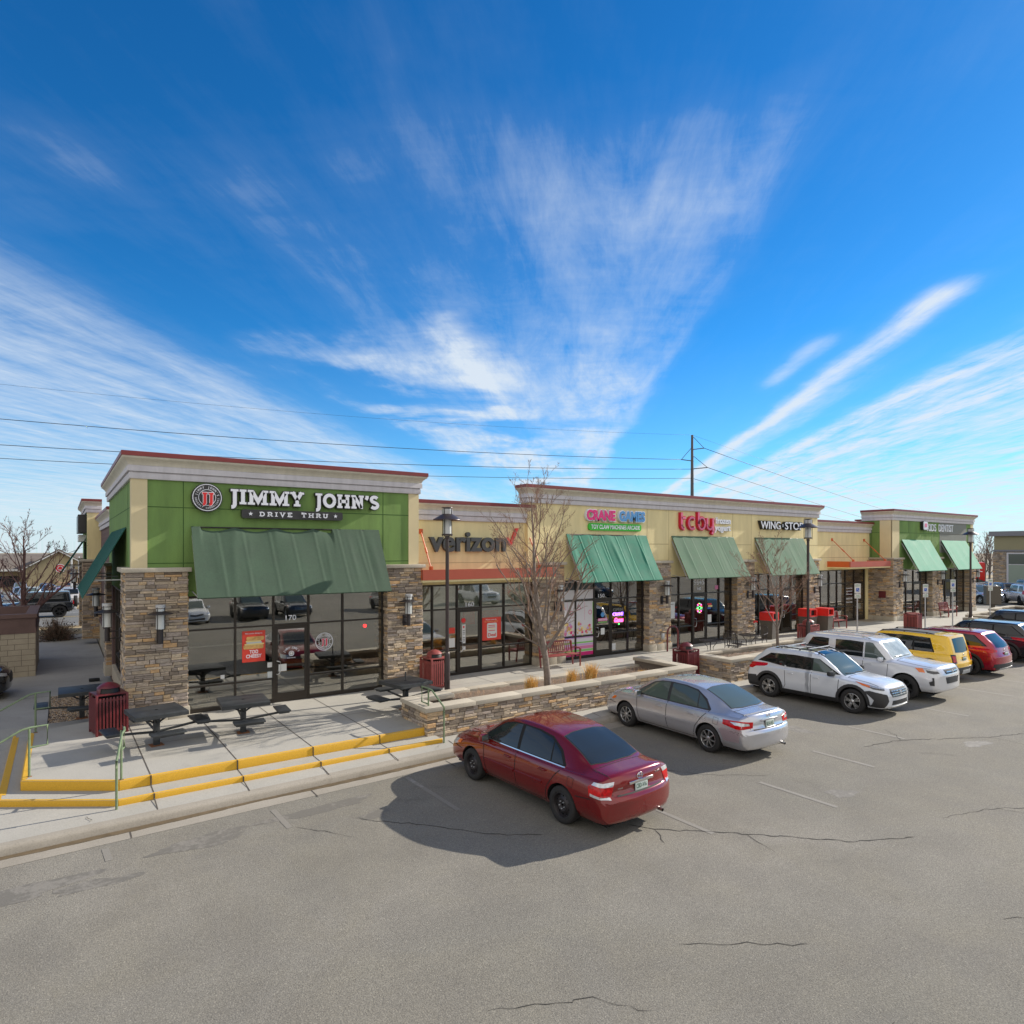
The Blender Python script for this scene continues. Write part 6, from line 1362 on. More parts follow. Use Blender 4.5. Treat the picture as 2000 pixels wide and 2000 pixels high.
p = flat('poster', 'pale poster with a drink picture at the left edge of the yogurt shop window', 'poster', 21.64, 22.22, 1.75, 2.48, 19.186, 'lamp_glass'); mb = MB(); mb.prism(round_rect(21.72, 21.98, 1.82, 2.12, .05), FY(19.182), 0, .003, 'metal_pale'); text_to(mb, 'frozen yogurt', 21.70, 22.16, 2.34, 2.41, 19.182, .003, 'sign_black'); put(mb, 'print', p)
s = sgn('neon_wreath', 'round glowing pink and green light wreath on the yogurt shop door', 'light', loc=(23.85, 19.17, 2)); mb = MB()
for k in range(16): a = k*math.pi/8; mb.rbox((23.87+.16*math.cos(a), 19.16, 2.12+.2*math.sin(a)), (.04, .01, .06), (0, a, 0), ('neon_green', 'neon_red', 'neon_pink', 'sign_white')[k % 4])
hoop(mb, 23.87, 2.12, .07, .09, 19.165, .006, 'neon_green', 20); put(mb, 'lights', s)
flat('window_note', 'pink square note high in the yogurt shop window', 'note', 25.0, 25.24, 2.93, 3.12, 19.186, 'pink'); p = flat('window_decal', 'coloured sticker with red, yellow and blue bars beside the yogurt shop door', 'decal', 24.46, 24.75, 2.22, 2.30, 19.186, 'red'); mb = MB(); mb.box(24.5, 24.8, 19.178, 19.182, 2.13, 2.21, 'cheese'); mb.box(24.46, 24.7, 19.178, 19.182, 2.04, 2.12, 'blue_sign'); put(mb, 'print', p)
flat('window_note', 'white and blue sheet low beside the yogurt shop door', 'note', 24.48, 24.74, 1.42, 1.78, 19.186, 'offwhite')
p = thing('door_lettering', 'white lines of lettering on the dark pane beside the far recessed door', 'lettering', (39.2, 20.24, 1.4)); mb = MB()
for z, t_ in ((2.4, 'Remote Pay'), (2.22, 'appointment'), (2.04, 'Shop'), (1.78, '303 693 1212'), (1.56, 'Open today')): text_to(mb, t_, 38.8, 39.5, z, z+.1, 20.245, .004, 'sign_white', .01)
put(mb, 'lettering', p); p = thing('door_poster', 'pale poster with a red and green emblem on the far recessed door', 'poster', (40.3, 20.24, 2.0)); mb = MB(); mb.box(40.02, 40.52, 20.236, 20.24, 2.05, 2.55, 'lamp_glass'); hoop(mb, 40.27, 2.33, .12, .17, 20.236, .003, 'red', 20); hoop(mb, 40.27, 2.33, .05, .09, 20.236, .003, 'decal_green', 20); mb.box(40.05, 40.5, 20.236, 20.24, 1.15, 1.5, 'lamp_glass'); put(mb, 'sheet', p)

# ================================================================ wall lanterns
def lantern(x, y, z, label):
    r = thing('wall_lantern', label, 'wall lamp', (x, y, z), group='wall lanterns on the stone piers')
    mb = MB(); mb.rbox((0, -.03, -.30), (.12, .06, .34), m='dark_metal', bev=.01); mb.build('back_plate', r)
    mb = MB()
    for q in (-.2, -.38): mb.tube([(0, -.03, q), (0, -.32, q)], .016, 'dark_metal', 8)
    mb.lathe([(.0, -.1), (.06, -.1), (.06, -.45), (0, -.45)], (0, -.32, 0), 14, 'dark_metal'); mb.build('arm', r)
    mb = MB(); mb.lathe([(0, .42), (.10, .42), (.105, -.08), (0, -.08)], (0, -.32, 0), 18, 'lamp_glass'); mb.build('lamp_glass', r)
    mb = MB(); mb.lathe([(.105, .36), (.28, .30), (.285, .285), (.105, .335)], (0, -.32, 0), 24, 'dark_metal'); mb.lathe([(0, .52), (.115, .52), (.115, .44), (0, .44)], (0, -.32, 0), 18, 'metal_pale')
    for k in range(4): a = k*math.pi/2+.78; mb.tube([(.118*math.cos(a), -.32+.118*math.sin(a), -.1), (.118*math.cos(a), -.32+.118*math.sin(a), .46)], .009, 'dark_metal', 5)
    mb.build('shade', r); return r
ln = lantern(2.02, 18.42, 2.88, 'wall lantern on the front of the big corner pier')
for x, y, z, rz, lb in ((8.78, 18.42, 2.88, 0, 'wall lantern on the pier right of the corner shop glass'), (15.15, 18.82, 2.95, 0, 'wall lantern behind the bare tree on the first cream section pier'), (20.95, 18.82, 2.95, 0, 'wall lantern on the pier right of the arcade'), (26.95, 18.82, 2.95, 0, 'wall lantern on the pier right of the yogurt shop'),
    (32.8, 18.82, 2.95, 0, 'wall lantern on the pier at the end of the long cream section'), (42.0, 18.67, 2.95, 0, 'wall lantern on the first pier of the far end block'), (47.3, 18.67, 2.95, 0, 'wall lantern on the middle pier of the far end block'), (53.0, 18.67, 2.95, 0, 'wall lantern on the last pier of the far end block'),
    (1.28, 19.4, 2.88, R(-90), 'wall lantern on the side of the big corner pier'), (1.28, 26.0, 2.95, R(-90), 'wall lantern on the rear side pier under the teal awning'), (.85, 38.2, 3.3, R(-90), 'wall lantern on the near pier of the rear tower'), (.85, 45, 3.3, R(-90), 'wall lantern on the far pier of the rear tower')):
    clone(ln, (x, y, z), rz, lb)

# ================================================================ planters
def planter(label, x0, x1, y0, y1, zt, zback, soil, nm='planter', yl=None):
    yl = yl or y1; xb = x0 if yl == y1 else x0+1.35
    r = thing(nm, label, 'planter', (x0, y0, .15)); mb = MB(); w_ = .34
    for (a, b, c, d, f) in ((x0, x1, y0, y0+w_, 'f'), (x0, x0+w_, y0+w_, yl, 'lk' if yl < y1 else 'l'), (x1-w_, x1, y0+w_, y1, 'r'))+(((x0+w_, xb, yl-w_, yl, 'k'),) if yl < y1 else ()): stone_block(mb, a, b, c, d, .12, zt-.11, f+('l' if a == x0 and 'f' in f else '')+('r' if b == x1 and 'f' in f else ''))
    mb.box(xb+(w_ if yl == y1 else -.2), x1-w_, y1-.24, y1, .12, zback, 'limestone')
    if yl < y1: mb.box(xb-.2, xb, yl, y1-.24, .12, zback, 'limestone')
    put(mb, 'stone_wall', r, 15)
    mb = MB(); e = .05; n = max(3, round((x1-x0)/1.45)); l = (x1-x0+2*e)/n
    for k in range(n): mb.rbox((x0-e+l*(k+.5), y0+w_/2, zt-.05), (l-.008, w_+2*e, .11), m='limestone', bev=.01)
    for xx, ye in ((x0+w_/2, yl), (x1-w_/2, y1)): mb.rbox((xx, (y0+w_+e+ye)/2, zt-.0505), (w_+2*e, ye-y0-w_-e-.004, .108), m='limestone', bev=.01)
    if yl < y1: mb.rbox(((x0+w_+e+xb)/2+.002, yl-w_/2, zt-.051), (xb-x0-w_-e-.004, w_+2*e, .106), m='limestone', bev=.01)
    xs_ = x0+w_ if yl == y1 else xb-.2; n = max(3, round((x1-x0)/1.6)); l = (x1-w_-xs_)/n
    for k in range(n): mb.rbox((xs_+l*(k+.5), y1-.12, zback+.05), (l-.01, .34, .10), m='limestone', bev=.01)
    put(mb, 'planter_cap', r)
    xo = x0+w_ if yl == y1 else xb
    if yl < y1: mb = MB(); mb.box(x0+w_-.01, xb+.02, y0+w_-.01, yl-w_+.01, .12, soil, 'soil'); put(mb, 'soil', r)
    mb = MB(); nx, ny = 60, 10; rr = random.Random(int(x0)); vs = [(xo-.02+(x1-w_-xo+.04)*i/nx, y0+w_-.02+(y1-y0-w_-.2)*j/ny, soil+rr.uniform(-.025, .03)) for j in range(ny+1) for i in range(nx+1)]
    mb.add(vs, [(j*(nx+1)+i, j*(nx+1)+i+1, (j+1)*(nx+1)+i+1, (j+1)*(nx+1)+i) for j in range(ny) for i in range(nx)], 'soil'); put(mb, 'soil', r); return r
planter('long stone planter with a pale cap and dead stems, behind the two sedans', 7.2, 17.05, 13.85, 16.3, .95, .62, .64, yl=15.25)
planter('short stone planter with a bare young tree, behind the pale crossover', 18.9, 27.6, 13.85, 15.9, .98, .80, .72)
planter('low stone planter with flat cap near the far end of the walk', 44.9, 48.9, 14.6, 16.2, .85, .8, .66); planter('last low stone planter at the right edge beyond the walk', 50.2, 54.5, 14.9, 16.8, .9, .82, .7)
def tuft(x, y, z, h, n, seed, label, m='dry_grass', cat='grass', spread=.5):
    rr = random.Random(seed); mb = MB()
    for k in range(n):
        a = rr.uniform(0, 6.28); l = h*rr.uniform(.6, 1.1); lean = rr.uniform(.05, spread); w_ = .008; bx, by = x+rr.gauss(0, .07), y+rr.gauss(0, .07); P = []
        for t in (0, .5, 1): P.append((bx+math.cos(a)*lean*l*t*t, by+math.sin(a)*lean*l*t*t, z+l*t*(1-.15*t*lean)))
        c, s_ = -math.sin(a)*w_, math.cos(a)*w_; mb.add([(P[0][0]-c, P[0][1]-s_, P[0][2]), (P[0][0]+c, P[0][1]+s_, P[0][2]), (P[1][0]+c, P[1][1]+s_, P[1][2]), (P[1][0]-c, P[1][1]-s_, P[1][2]), P[2]], [(0, 1, 2, 3), (3, 2, 4)], m)
    return tag(mb.build('grass_clump', smooth=180), label, cat, 'dry grass clumps in the long planter')
tuft(11.15, 14.95, .62, .52, 240, 1, 'straw coloured grass clump just left of the bare tree trunk'); tuft(12.75, 15.0, .62, .55, 220, 2, 'straw coloured grass clump just right of the bare tree trunk'); tuft(13.5, 15.0, .62, .66, 260, 4, 'tallest straw grass clump, second to the right of the trunk'); tuft(15.6, 14.8, .62, .24, 90, 3, 'low brown grass clump near the right end of the long planter')
mb = MB(); rr = random.Random(8)
for k in range(900):
    x = rr.uniform(8.7, 16.6) if k % 6 else rr.uniform(7.65, 8.6); y = rr.uniform(14.3, 15.9 if x > 8.65 else 14.85); h = rr.uniform(.04, .20)*(1 if math.sin(x*2.1)+math.sin(x*.9+1) > -.3 else .4); a = rr.uniform(0, 6.28); q = rr.uniform(.02, .10); mb.tube([(x, y, .62), (x+q*math.cos(a), y+q*math.sin(a), .62+h)], [.005, .002], 'dry_stems', 3, caps=False)
tag(mb.build('dead_stems', smooth=180), 'dead brown stems covering the soil of the long planter', 'plants', kind='stuff')
mb = MB()
for k in range(260):
    x = rr.uniform(19.4, 27.1); y = rr.uniform(14.3, 15.6); h = rr.uniform(.03, .12); a = rr.uniform(0, 6.28); mb.tube([(x, y, .70), (x+.05*math.cos(a), y+.05*math.sin(a), .70+h)], [.005, .002], 'dry_stems', 3, caps=False)
tag(mb.build('dead_stems', smooth=180), 'sparse dead stems in the short planter behind the pale crossover', 'plants', kind='stuff')

# ================================================================ bare trees
def bare_tree(name, label, loc, h, seed, r0=.11, m=('bark', 'twig'), group=None, mint=.0035, nlat=22, first=.22, ang=.62, latlen=.42, depth=3, kink=.13, top=.30, dens=9, droop=0, lead=.9, extra=()):
    """a wandering leader with ascending side limbs, each with its own limbs and short twigs"""
    rr = random.Random(seed); root = thing(name, label, 'tree', loc, group=group); tr = MB(); cw = MB()
    def limb(mbb, p, d, ln_, r, r_end, n, up, sides, kink=kink):
        P = [p]; q = p; dd = d.normalized(); D = [dd]
        for i in range(n):
            dd = (dd+Vector((rr.gauss(0, kink), rr.gauss(0, kink), rr.gauss(0, kink*.5)+up))).normalized(); q = q+dd*ln_/n; P.append(q); D.append(dd)
        mbb.tube(P, [r+(r_end-r)*(i/n)**.8 for i in range(n+1)], m[0] if r > .02 else m[1], sides, caps=False); return P, D
    def rec(p, d, ln_, r, lv):
        n = 5 if lv < 2 else 3; P, D = limb(cw, p, d, ln_, r, max(mint*.6, r*.35), n, .05-droop, 5 if lv == 0 else (4 if r > .01 else 3))
        if lv >= depth: return
        k = max(2, int(dens*(1 if lv == 0 else .62)*rr.uniform(.8, 1.2)*(1 if lv < 2 else .7)))
        for j in range(k):
            t = rr.uniform(.18, 1); i = min(n-1, int(t*n)); f = t*n-i; b_ = P[i]*(1-f)+P[i+1]*f; a = rr.uniform(0, 6.28); dd = D[i]; ax_ = dd.cross(Vector((math.cos(a), math.sin(a), .3))).normalized()
            sp = rr.uniform(.45, 1.0); rec(b_, dd+ax_*sp+Vector((0, 0, .25-droop*2)), ln_*(1-t*.45)*rr.uniform(.28, .55), max(mint, r*.45*(1.1-t*.5)), lv+1)
    P, D = limb(tr, Vector((0, 0, -.1)), Vector((0, 0, 1)), h*lead, r0, r0*.12, 12, .04, 9, kink=.045)
    for j in range(nlat):
        t = first+(1-first)*(j+rr.random()*.7)/nlat; t = min(.985, t); i = min(11, int(t*12)); f = t*12-i; b_ = P[i]*(1-f)+P[i+1]*f; a = j*2.4+rr.uniform(-.5, .5); ux = ang*rr.uniform(.75, 1.3)
        ln_ = h*latlen*(1-.62*((t-first)/(1-first))**1.2)*rr.uniform(.75, 1.15); rec(b_, Vector((math.cos(a)*ux, math.sin(a)*ux, 1-ux*.35-droop*3)), ln_, max(mint*2, r0*.40*(1.08-t)), 0)
    for (z0_, az, ux, l_, rf) in extra: rec(Vector((0, 0, z0_)), Vector((math.cos(az)*ux, math.sin(az)*ux, 1)), l_, r0*rf, 0)
    tr.build('trunk', root, smooth=60); cw.build('crown', root, smooth=60, fix=False); return root
bare_tree('bare_tree', 'tall bare ornamental tree in the long planter, in front of the cream wall', (11.85, 15.05, .62), 6.9, 12, r0=.115, nlat=24, first=.24, ang=.60, latlen=.41, dens=9.5, lead=.88, extra=((.70, 2.6, .50, 3.2, .55), (1.25, -.4, .62, 2.8, .5), (1.7, .6, .6, 2.4, .45)))
bare_tree('bare_tree', 'smaller bare tree in the short planter, left of a lamp post', (23.4, 14.95, .70), 5.0, 5, r0=.07, nlat=20, first=.20, ang=.62, latlen=.50, dens=9, lead=.85, mint=.004)
bare_tree('bare_tree', 'dark reddish bare tree behind the block enclosure', (-1.6, 36.2, 0), 6.9, 23, r0=.17, m=('twig_red', 'twig_red'), nlat=16, first=.26, ang=.70, latlen=.46, dens=8, lead=.80, mint=.007, kink=.13, extra=((1.0, 3.1, .7, 3.4, .6), (1.2, -.2, .8, 3.2, .55)))
bare_tree('bare_tree', 'drooping bare tree across the street in front of the gabled store', (1.0, 84, -.4), 4.6, 31, r0=.16, m=('twig', 'twig'), nlat=22, first=.3, ang=1.3, latlen=.55, dens=6, mint=.022, droop=.07, lead=.7, depth=2)
for i, (x, y, h) in enumerate(((103.2, 35.8, 6.3), (106, 35.9, 7.4), (108.6, 36.2, 6.8), (107.5, 34.2, 6.4))): bare_tree('bare_tree', ('left bare tree of the four between the awning and the olive building', 'tallest bare tree left of the olive building', 'bare tree second from the olive building', 'bare tree closest to the olive building')[i], (x, y, 0), h, 40+i, r0=.17, nlat=22, first=.15, ang=.45, latlen=.45, dens=5, depth=2, mint=.02, group='bare trees beyond the far end')
def bush(label, loc, r, seed, n=900):
    rr = random.Random(seed); root = thing('shrub', label, 'shrub', loc); mb = MB(); mb2 = MB()
    for k in range(n):
        a = rr.uniform(0, 6.28); e = rr.uniform(.1, 1.5); d = Vector((math.cos(a)*math.cos(e), math.sin(a)*math.cos(e), math.sin(e))); l = r*rr.uniform(.55, 1.05); mb.tube([d*l*.25, d*l], [.006, .003], 'twig', 3, caps=False)
        for q in range(3):
            p = d*l*rr.uniform(.5, 1); s_ = rr.uniform(.015, .035); o = [Vector((rr.gauss(0, 1), rr.gauss(0, 1), rr.gauss(0, 1)))*s_ for _ in range(3)]; mb2.add([p+o[0], p+o[1], p+o[2]], [(0, 1, 2)], 'bush_leaf')
    mb.build('stems', root, smooth=180, fix=False); mb2.build('foliage', root, smooth=180, fix=False); return root
bush('round dark shrub beside the block enclosure', (-.25, 40.6, .05), 1.25, 3)

# ================================================================ picnic tables, trash receptacles, rails
def slat_top(mb, w_, d_, z, m='table_black'):
    mb.rbox((0, 0, z), (w_, d_, .045), m=m, bev=.012); mb.rbox((0, 0, z-.04), (w_-.06, d_-.06, .03), m=m)
def picnic(label, loc, rz, seats=(0, 1, 2, 3)):
    r = thing('picnic_table', label, 'table', loc, rz, 'black metal picnic tables on the patio')
    mb = MB(); mb.rbox((0, 0, .76), (1.04, 1.04, .045), m='table_black', bev=.015)
    mb.lathe([(.02, .784), (.035, .786), (.035, .79), (.02, .79)], m='black', n=12); mb.build('tabletop', r)
    mb = MB()
    for s_ in (-1, 1): mb.rbox((s_*.505, 0, .72), (.03, 1.04, .06), m='table_black'); mb.rbox((0, s_*.505, .72), (.98, .03, .06), m='table_black')
    mb.rbox((0, 0, .72), (.9, .06, .04), m='table_black'); mb.rbox((0, 0, .715), (.06, .9, .04), m='table_black'); mb.build('table_frame', r)
    mb = MB(); mb.rbox((0, 0, .37), (.12, .12, .72), m='table_black', bev=.008)
    for s_ in (-1, 1): mb.tube([(s_*.05, 0, .5), (s_*.38, 0, .71)], .02, 'table_black', 6); mb.tube([(0, s_*.05, .5), (0, s_*.38, .71)], .02, 'table_black', 6)
    mb.build('pedestal', r); mb = MB(); mb.rbox((0, 0, .008), (.26, .26, .015), m='rust', bev=.003); mb.build('base_plate', r)
    for k in seats:
        a = k*math.pi/2; c, s_ = math.cos(a), math.sin(a); mb = MB(); mb.rbox((c*.88, s_*.88, .45), (.30, .66, .04), (0, 0, a), 'table_black', bev=.012); mb.rbox((c*.88, s_*.88, .415), (.24, .58, .04), (0, 0, a), 'table_black'); st_ = mb.build('seat', r)
        mb = MB(); mb.tube([(c*.05, s_*.05, .30), (c*.80, s_*.80, .37), (c*.88, s_*.88, .41)], .028, 'table_black', 6); mb.build('seat_arm', r)
    return r
pt = picnic('black picnic table closest to the corner pillar, nearest the maroon receptacle', (1.72, 16.15, .45), R(8))
clone(pt, (3.52, 16.1, .45), R(-4), 'black picnic table in the middle of the patio, in front of the glass door')
t3 = clone(pt, (7.62, 15.9, .45), R(10), 'black picnic table with an umbrella stub, at the planter end')
mb = MB(); mb.tube([(0, 0, .78), (0, 0, 1.02)], .016, 'table_black', 8); mb.build('umbrella_stub', t3)
t4 = picnic('partly hidden black picnic table behind the maroon receptacle, on the gravel side', (.45, 20.55, .30), R(0), seats=(2, 3)); t4['label'] = 'partly hidden black picnic table behind the maroon receptacle, on the gravel side'
def receptacle(label, loc, rz, dome=True, m='maroon', side=False, nm='trash_receptacle'):
    r = thing(nm, label, 'trash can', loc, rz, 'maroon slatted trash receptacles'); w_ = .66
    mb = MB(); mb.rbox((0, 0, .035), (w_-.04, w_-.04, .03), m=m)
    for z in (.10, .80): 
        for s_ in (-1, 1): mb.rbox((0, s_*(w_/2-.02), z), (w_, .02, .05), m=m); mb.rbox((s_*(w_/2-.02), 0, z), (.02, w_-.06, .05), m=m)
    for sx in (-1, 1):
        for sy in (-1, 1): mb.rbox((sx*(w_/2-.02), sy*(w_/2-.02), .47), (.05, .05, .94), m=m, bev=.006)
    mb.build('frame', r)
    for a in range(4):
        mb = MB(); c, s_ = math.cos(a*math.pi/2), math.sin(a*math.pi/2)
        for k in range(8):
            u = -w_/2+.085+k*(w_-.17)/7; x, y = (w_/2)*c-u*s_, (w_/2)*s_+u*c; mb.rbox((x, y, .47), (.012, .042, .80), (0, 0, a*math.pi/2), m, bev=.003)
        mb.build('slat_panel', r)
    mb = MB(); mb.lathe([(0, .06), (.25, .06), (.27, .82), (.24, .82), (.22, .08)], n=20, m='black'); mb.build('liner', r)
    mb = MB()
    if dome:
        mb.rbox((0, 0, .93), (w_-.02, w_-.02, .03), m=m, bev=.006); mb.lathe([(.245, .94), (.245, .99), (.23, 1.05), (.18, 1.12), (.10, 1.16), (0, 1.175)], n=24, m=m, arc=math.radians(250), start=math.radians(-35)); mb.lathe([(.24, .945), (.22, 1.04), (.17, 1.11), (.0, 1.165)], n=20, m='black')
        mb.lathe([(.246, 1.06), (.225, 1.085), (.18, 1.125), (.10, 1.165), (0, 1.18)], n=24, m=m)
    else:
        mb.lathe([(.22, .94), (.22, .97), (.33, .97), (.33, .94)], n=24, m=m); mb.rbox((0, 0, .90), (w_-.08, w_-.08, .02), m=m)
    lid = mb.build('lid', r); return r
receptacle('maroon slatted receptacle with a domed lid, between the corner pillar and the picnic tables', (.92, 18.0, .45), R(10), m='maroon')
receptacle('faded red slatted receptacle beside the lamp post and second shop', (9.62, 18.0, .45), R(6), m='maroon_faded')
receptacle('maroon slatted receptacle at the gap between the two planters', (18.25, 15.25, .3), R(4), m='maroon'); receptacle('maroon receptacle mostly hidden behind the roof of the pearl SUV', (27.4, 16.0, .5), 0, m='maroon_faded'); receptacle('open topped maroon receptacle in front of the far end block', (37.3, 15.9, .45), R(4), dome=False, m='maroon_faded')
def tray_bin(label, loc, rz=0):
    r = thing('tray_bin', label, 'trash can', loc, rz, 'brown bins with red lids'); mb = MB()
    vs = [(sx*a, sy*a, z) for z, a in ((0, .26), (.88, .32)) for sx, sy in ((-1, -1), (1, -1), (1, 1), (-1, 1))]; mb.add(vs, [(0, 1, 5, 4), (1, 2, 6, 5), (2, 3, 7, 6), (3, 0, 4, 7), (4, 5, 6, 7), (3, 2, 1, 0)], 'bin_brown'); mb.rbox((0, 0, .87), (.68, .68, .04), m='bin_brown', bev=.01); mb.build('bin_body', r)
    mb = MB(); h0, h1 = .89, 1.28; mb.box(-.33, .33, -.33, .33, h0, h0+.06, 'bin_red'); mb.box(-.33, .33, -.33, .33, h1-.06, h1, 'bin_red'); mb.box(-.33, .33, .27, .33, h0+.06, h1-.06, 'bin_red'); mb.box(-.33, -.24, -.33, .27, h0+.06, h1-.06, 'bin_red'); mb.box(.24, .33, -.33, .27, h0+.06, h1-.06, 'bin_red'); mb.box(-.24, .24, -.2, .27, h0+.06, h1-.06, 'black'); mb.build('lid', r); return r
b1 = tray_bin('brown bin with a red lid against the pier between the yogurt and wing shops', (27.95, 18.3, .5), R(8)); clone(b1, (32.35, 18.0, .5), R(6), 'brown bin with a red lid, right one of the pair behind the lamp post'); clone(b1, (31.2, 18.25, .5), R(0), 'brown bin with a red lid, left one of the pair behind the lamp post')
def rail(label, pts, posts, base=None):
    r = thing('handrail', label, 'handrail', posts[0], group='pale green step handrails'); mb = MB(); mb.tube(pts, .021, 'rail_green', 8); put(mb, 'rail', r)
    for (x, y, z), top in zip(posts, [p_[1] for p_ in base]): mb = MB(); mb.tube([(x, y, z), (x, y, top)], .021, 'rail_green', 8); mb.lathe([(0, z+.006), (.045, z+.006), (.045, z)], (x, y, 0), 12, 'rust'); put(mb, 'post', r)
    return r
rail('bent green handrail at the front corner of the patio steps', [(.92, 14.08, 1.0), (.98, 14.3, 1.0), (.98, 14.3, 1.38), (.97, 14.05, 1.38), (.92, 13.9, 1.36), (.80, 13.33, 1.02), (.80, 13.33, .9)], [(.80, 13.35, .15), (.92, 14.08, .45)], [(0, 1.02), (0, 1.375)])
rail('bent green handrail at the planter end of the patio steps', [(7.34, 14.04, 1.0), (7.32, 14.35, 1.0), (7.32, 14.35, 1.38), (7.34, 14.05, 1.38), (7.36, 13.9, 1.36), (7.44, 13.42, 1.02), (7.44, 13.42, .9)], [(7.44, 13.44, .15), (7.34, 14.04, .45)], [(0, 1.02), (0, 1.375)])
rail('pale green handrail at the left corner of the patio steps', [(-.50, 15.28, 1.0), (-.22, 15.35, 1.0), (-.22, 15.35, 1.38), (-.48, 15.28, 1.38), (-.62, 15.25, 1.36), (-1.25, 15.1, 1.02), (-1.25, 15.1, .9)], [(-.50, 15.28, .45), (-1.25, 15.1, .15)], [(0, 1.375), (0, 1.02)])
rail('shaded green handrail at the rear left of the patio', [(-.50, 18.9, 1.0), (-.22, 18.95, 1.0), (-.22, 18.95, 1.38), (-.50, 18.9, 1.38), (-.62, 18.88, 1.36), (-1.25, 18.8, 1.02), (-1.25, 18.8, .72)], [(-.50, 18.9, .45), (-1.18, 18.8, .15)], [(0, 1.375), (0, 1.04)])

# ================================================================ lamp posts
def lamp_post(label, loc, plinth=0):
    r = thing('lamp_post', label, 'lamp post', loc, group='brown lamp posts along the walk'); z = 0
    if plinth: mb = MB(); mb.rbox((0, 0, plinth/2), (.62, .62, plinth), m='kerb_concrete', bev=.04); mb.build('plinth', r); z = plinth
    H = 5.6-.0; mb = MB(); mb.lathe([(.11, z), (.11, z+.03), (.085, z+.05), (.085, 1.15), (.075, 1.2), (.055, 1.23), (.055, H-.95), (.07, H-.93), (.07, H-.86), (0, H-.86)], n=18, m='pole_brown'); mb.build('pole', r)
    mb = MB(); mb.lathe([(0, H-.12), (.12, H-.12), (.125, H-.84), (0, H-.84)], n=20, m='lamp_glass'); mb.build('lamp_glass', r)
    mb = MB(); mb.lathe([(.15, H-.20), (.43, H-.37), (.435, H-.385), (.15, H-.22)], n=32, m='pole_brown'); mb.lathe([(0, H), (.17, H), (.175, H-.02), (0, H-.05)], n=24, m='pole_brown'); mb.lathe([(.155, H-.05), (.155, H-.2)], n=24, m='metal_pale'); mb.build('lamp_shade', r)
    mb = MB()
    for k in range(4): a = k*math.pi/2+.5; mb.tube([(.16*math.cos(a), .16*math.sin(a), H-.88), (.16*math.cos(a), .16*math.sin(a), H-.05)], .012, 'pole_brown', 5)
    mb.lathe([(.165, H-.85), (.165, H-.80), (.14, H-.80)], n=20, m='pole_brown'); mb.build('lamp_cage', r); return r
lamp_post('nearest brown lamp post, in front of the second shop', (9.55, 17.05, .45)); lamp_post('middle brown lamp post, behind the pearl SUV', (26.1, 15.25, .5)); lamp_post('farthest brown lamp post on a concrete plinth', (43.7, 15.5, .45), .36)
# ================================================================ benches, bike rack, cafe sets
def bench(label, loc, rz, w_=1.5):
    r = thing('bench', label, 'bench', loc, rz, 'maroon benches'); m = 'maroon_faded'
    mb = MB()
    for k in range(4): mb.rbox((0, -.18+k*.12, .44+.0*k), (w_, .10, .025), m=m, bev=.006)
    mb.build('seat', r); mb = MB()
    for z in (.50, .88): mb.rbox((0, .27+(z-.44)*.25, z), (w_, .03, .05), (R(-12), 0, 0), m, bev=.006)
    n = int(w_/.09)
    for k in range(n): mb.rbox((-w_/2+.06+k*(w_-.12)/(n-1), .27+.25*.25, .69), (.035, .012, .36), (R(-12), 0, 0), m)
    mb.build('backrest', r)
    for s_ in (-1, 1):
        x = s_*(w_/2-.02); mb = MB(); mb.rbox((x, -.22, .33), (.045, .045, .66), m=m); mb.rbox((x, .28, .44), (.045, .045, .88), (R(-8), 0, 0), m); mb.rbox((x, .02, .40), (.04, .5, .04), m=m); mb.build('leg', r)
        mb = MB(); mb.tube([(x, -.27, .62), (x, -.22, .66), (x, .05, .67), (x, .30, .63)], .022, m, 6); mb.build('armrest', r)
    return r
bench('maroon slatted bench behind the tall bare tree', (14.95, 18.25, zw(15)), R(-3)); bench('small maroon bench beside the pair of red lidded bins', (34.6, 18.6, .5), R(-6), 1.2); bench('maroon bench against the middle pier of the far end block', (47.3, 18.0, .45), R(0), 1.3)
r = thing('bike_rack', 'maroon hoop bike rack in front of the pier by the arcade', 'bike rack', (21.2, 18.4, .5)); mb = MB(); mb.tube([(20.87, 18.42, .5), (20.87, 18.42, 1.25)]+[(21.2-.33*math.cos(R(a)), 18.42, 1.25+.3*math.sin(R(a))) for a in range(15, 180, 15)]+[(21.53, 18.42, 1.25), (21.53, 18.42, .5)], .034, 'maroon', 10); put(mb, 'hoop', r)
def cafe_table(label, loc):
    r = thing('cafe_table', label, 'table', loc, group='black wire cafe tables'); mb = MB(); mb.lathe([(.40, .70), (.43, .71), (.43, .725), (.40, .735)], n=32, m='dark_metal')
    for k in range(11):
        x = -.4+.08*k; l = math.sqrt(max(0, .41**2-x*x)); mb.rbox((x, 0, .718), (.012, 2*l, .008), m='dark_metal'); mb.rbox((0, x, .7185), (2*l, .012, .008), m='dark_metal')
    mb.build('tabletop', r); mb = MB()
    for k in range(4): a = k*math.pi/2+.6; c, s_ = math.cos(a), math.sin(a); mb.tube([(c*.28, s_*.28, .70), (c*.1, s_*.1, .45), (c*.12, s_*.12, .25), (c*.32, s_*.32, 0)], .014, 'dark_metal', 6)
    mb.build('legs', r); return r
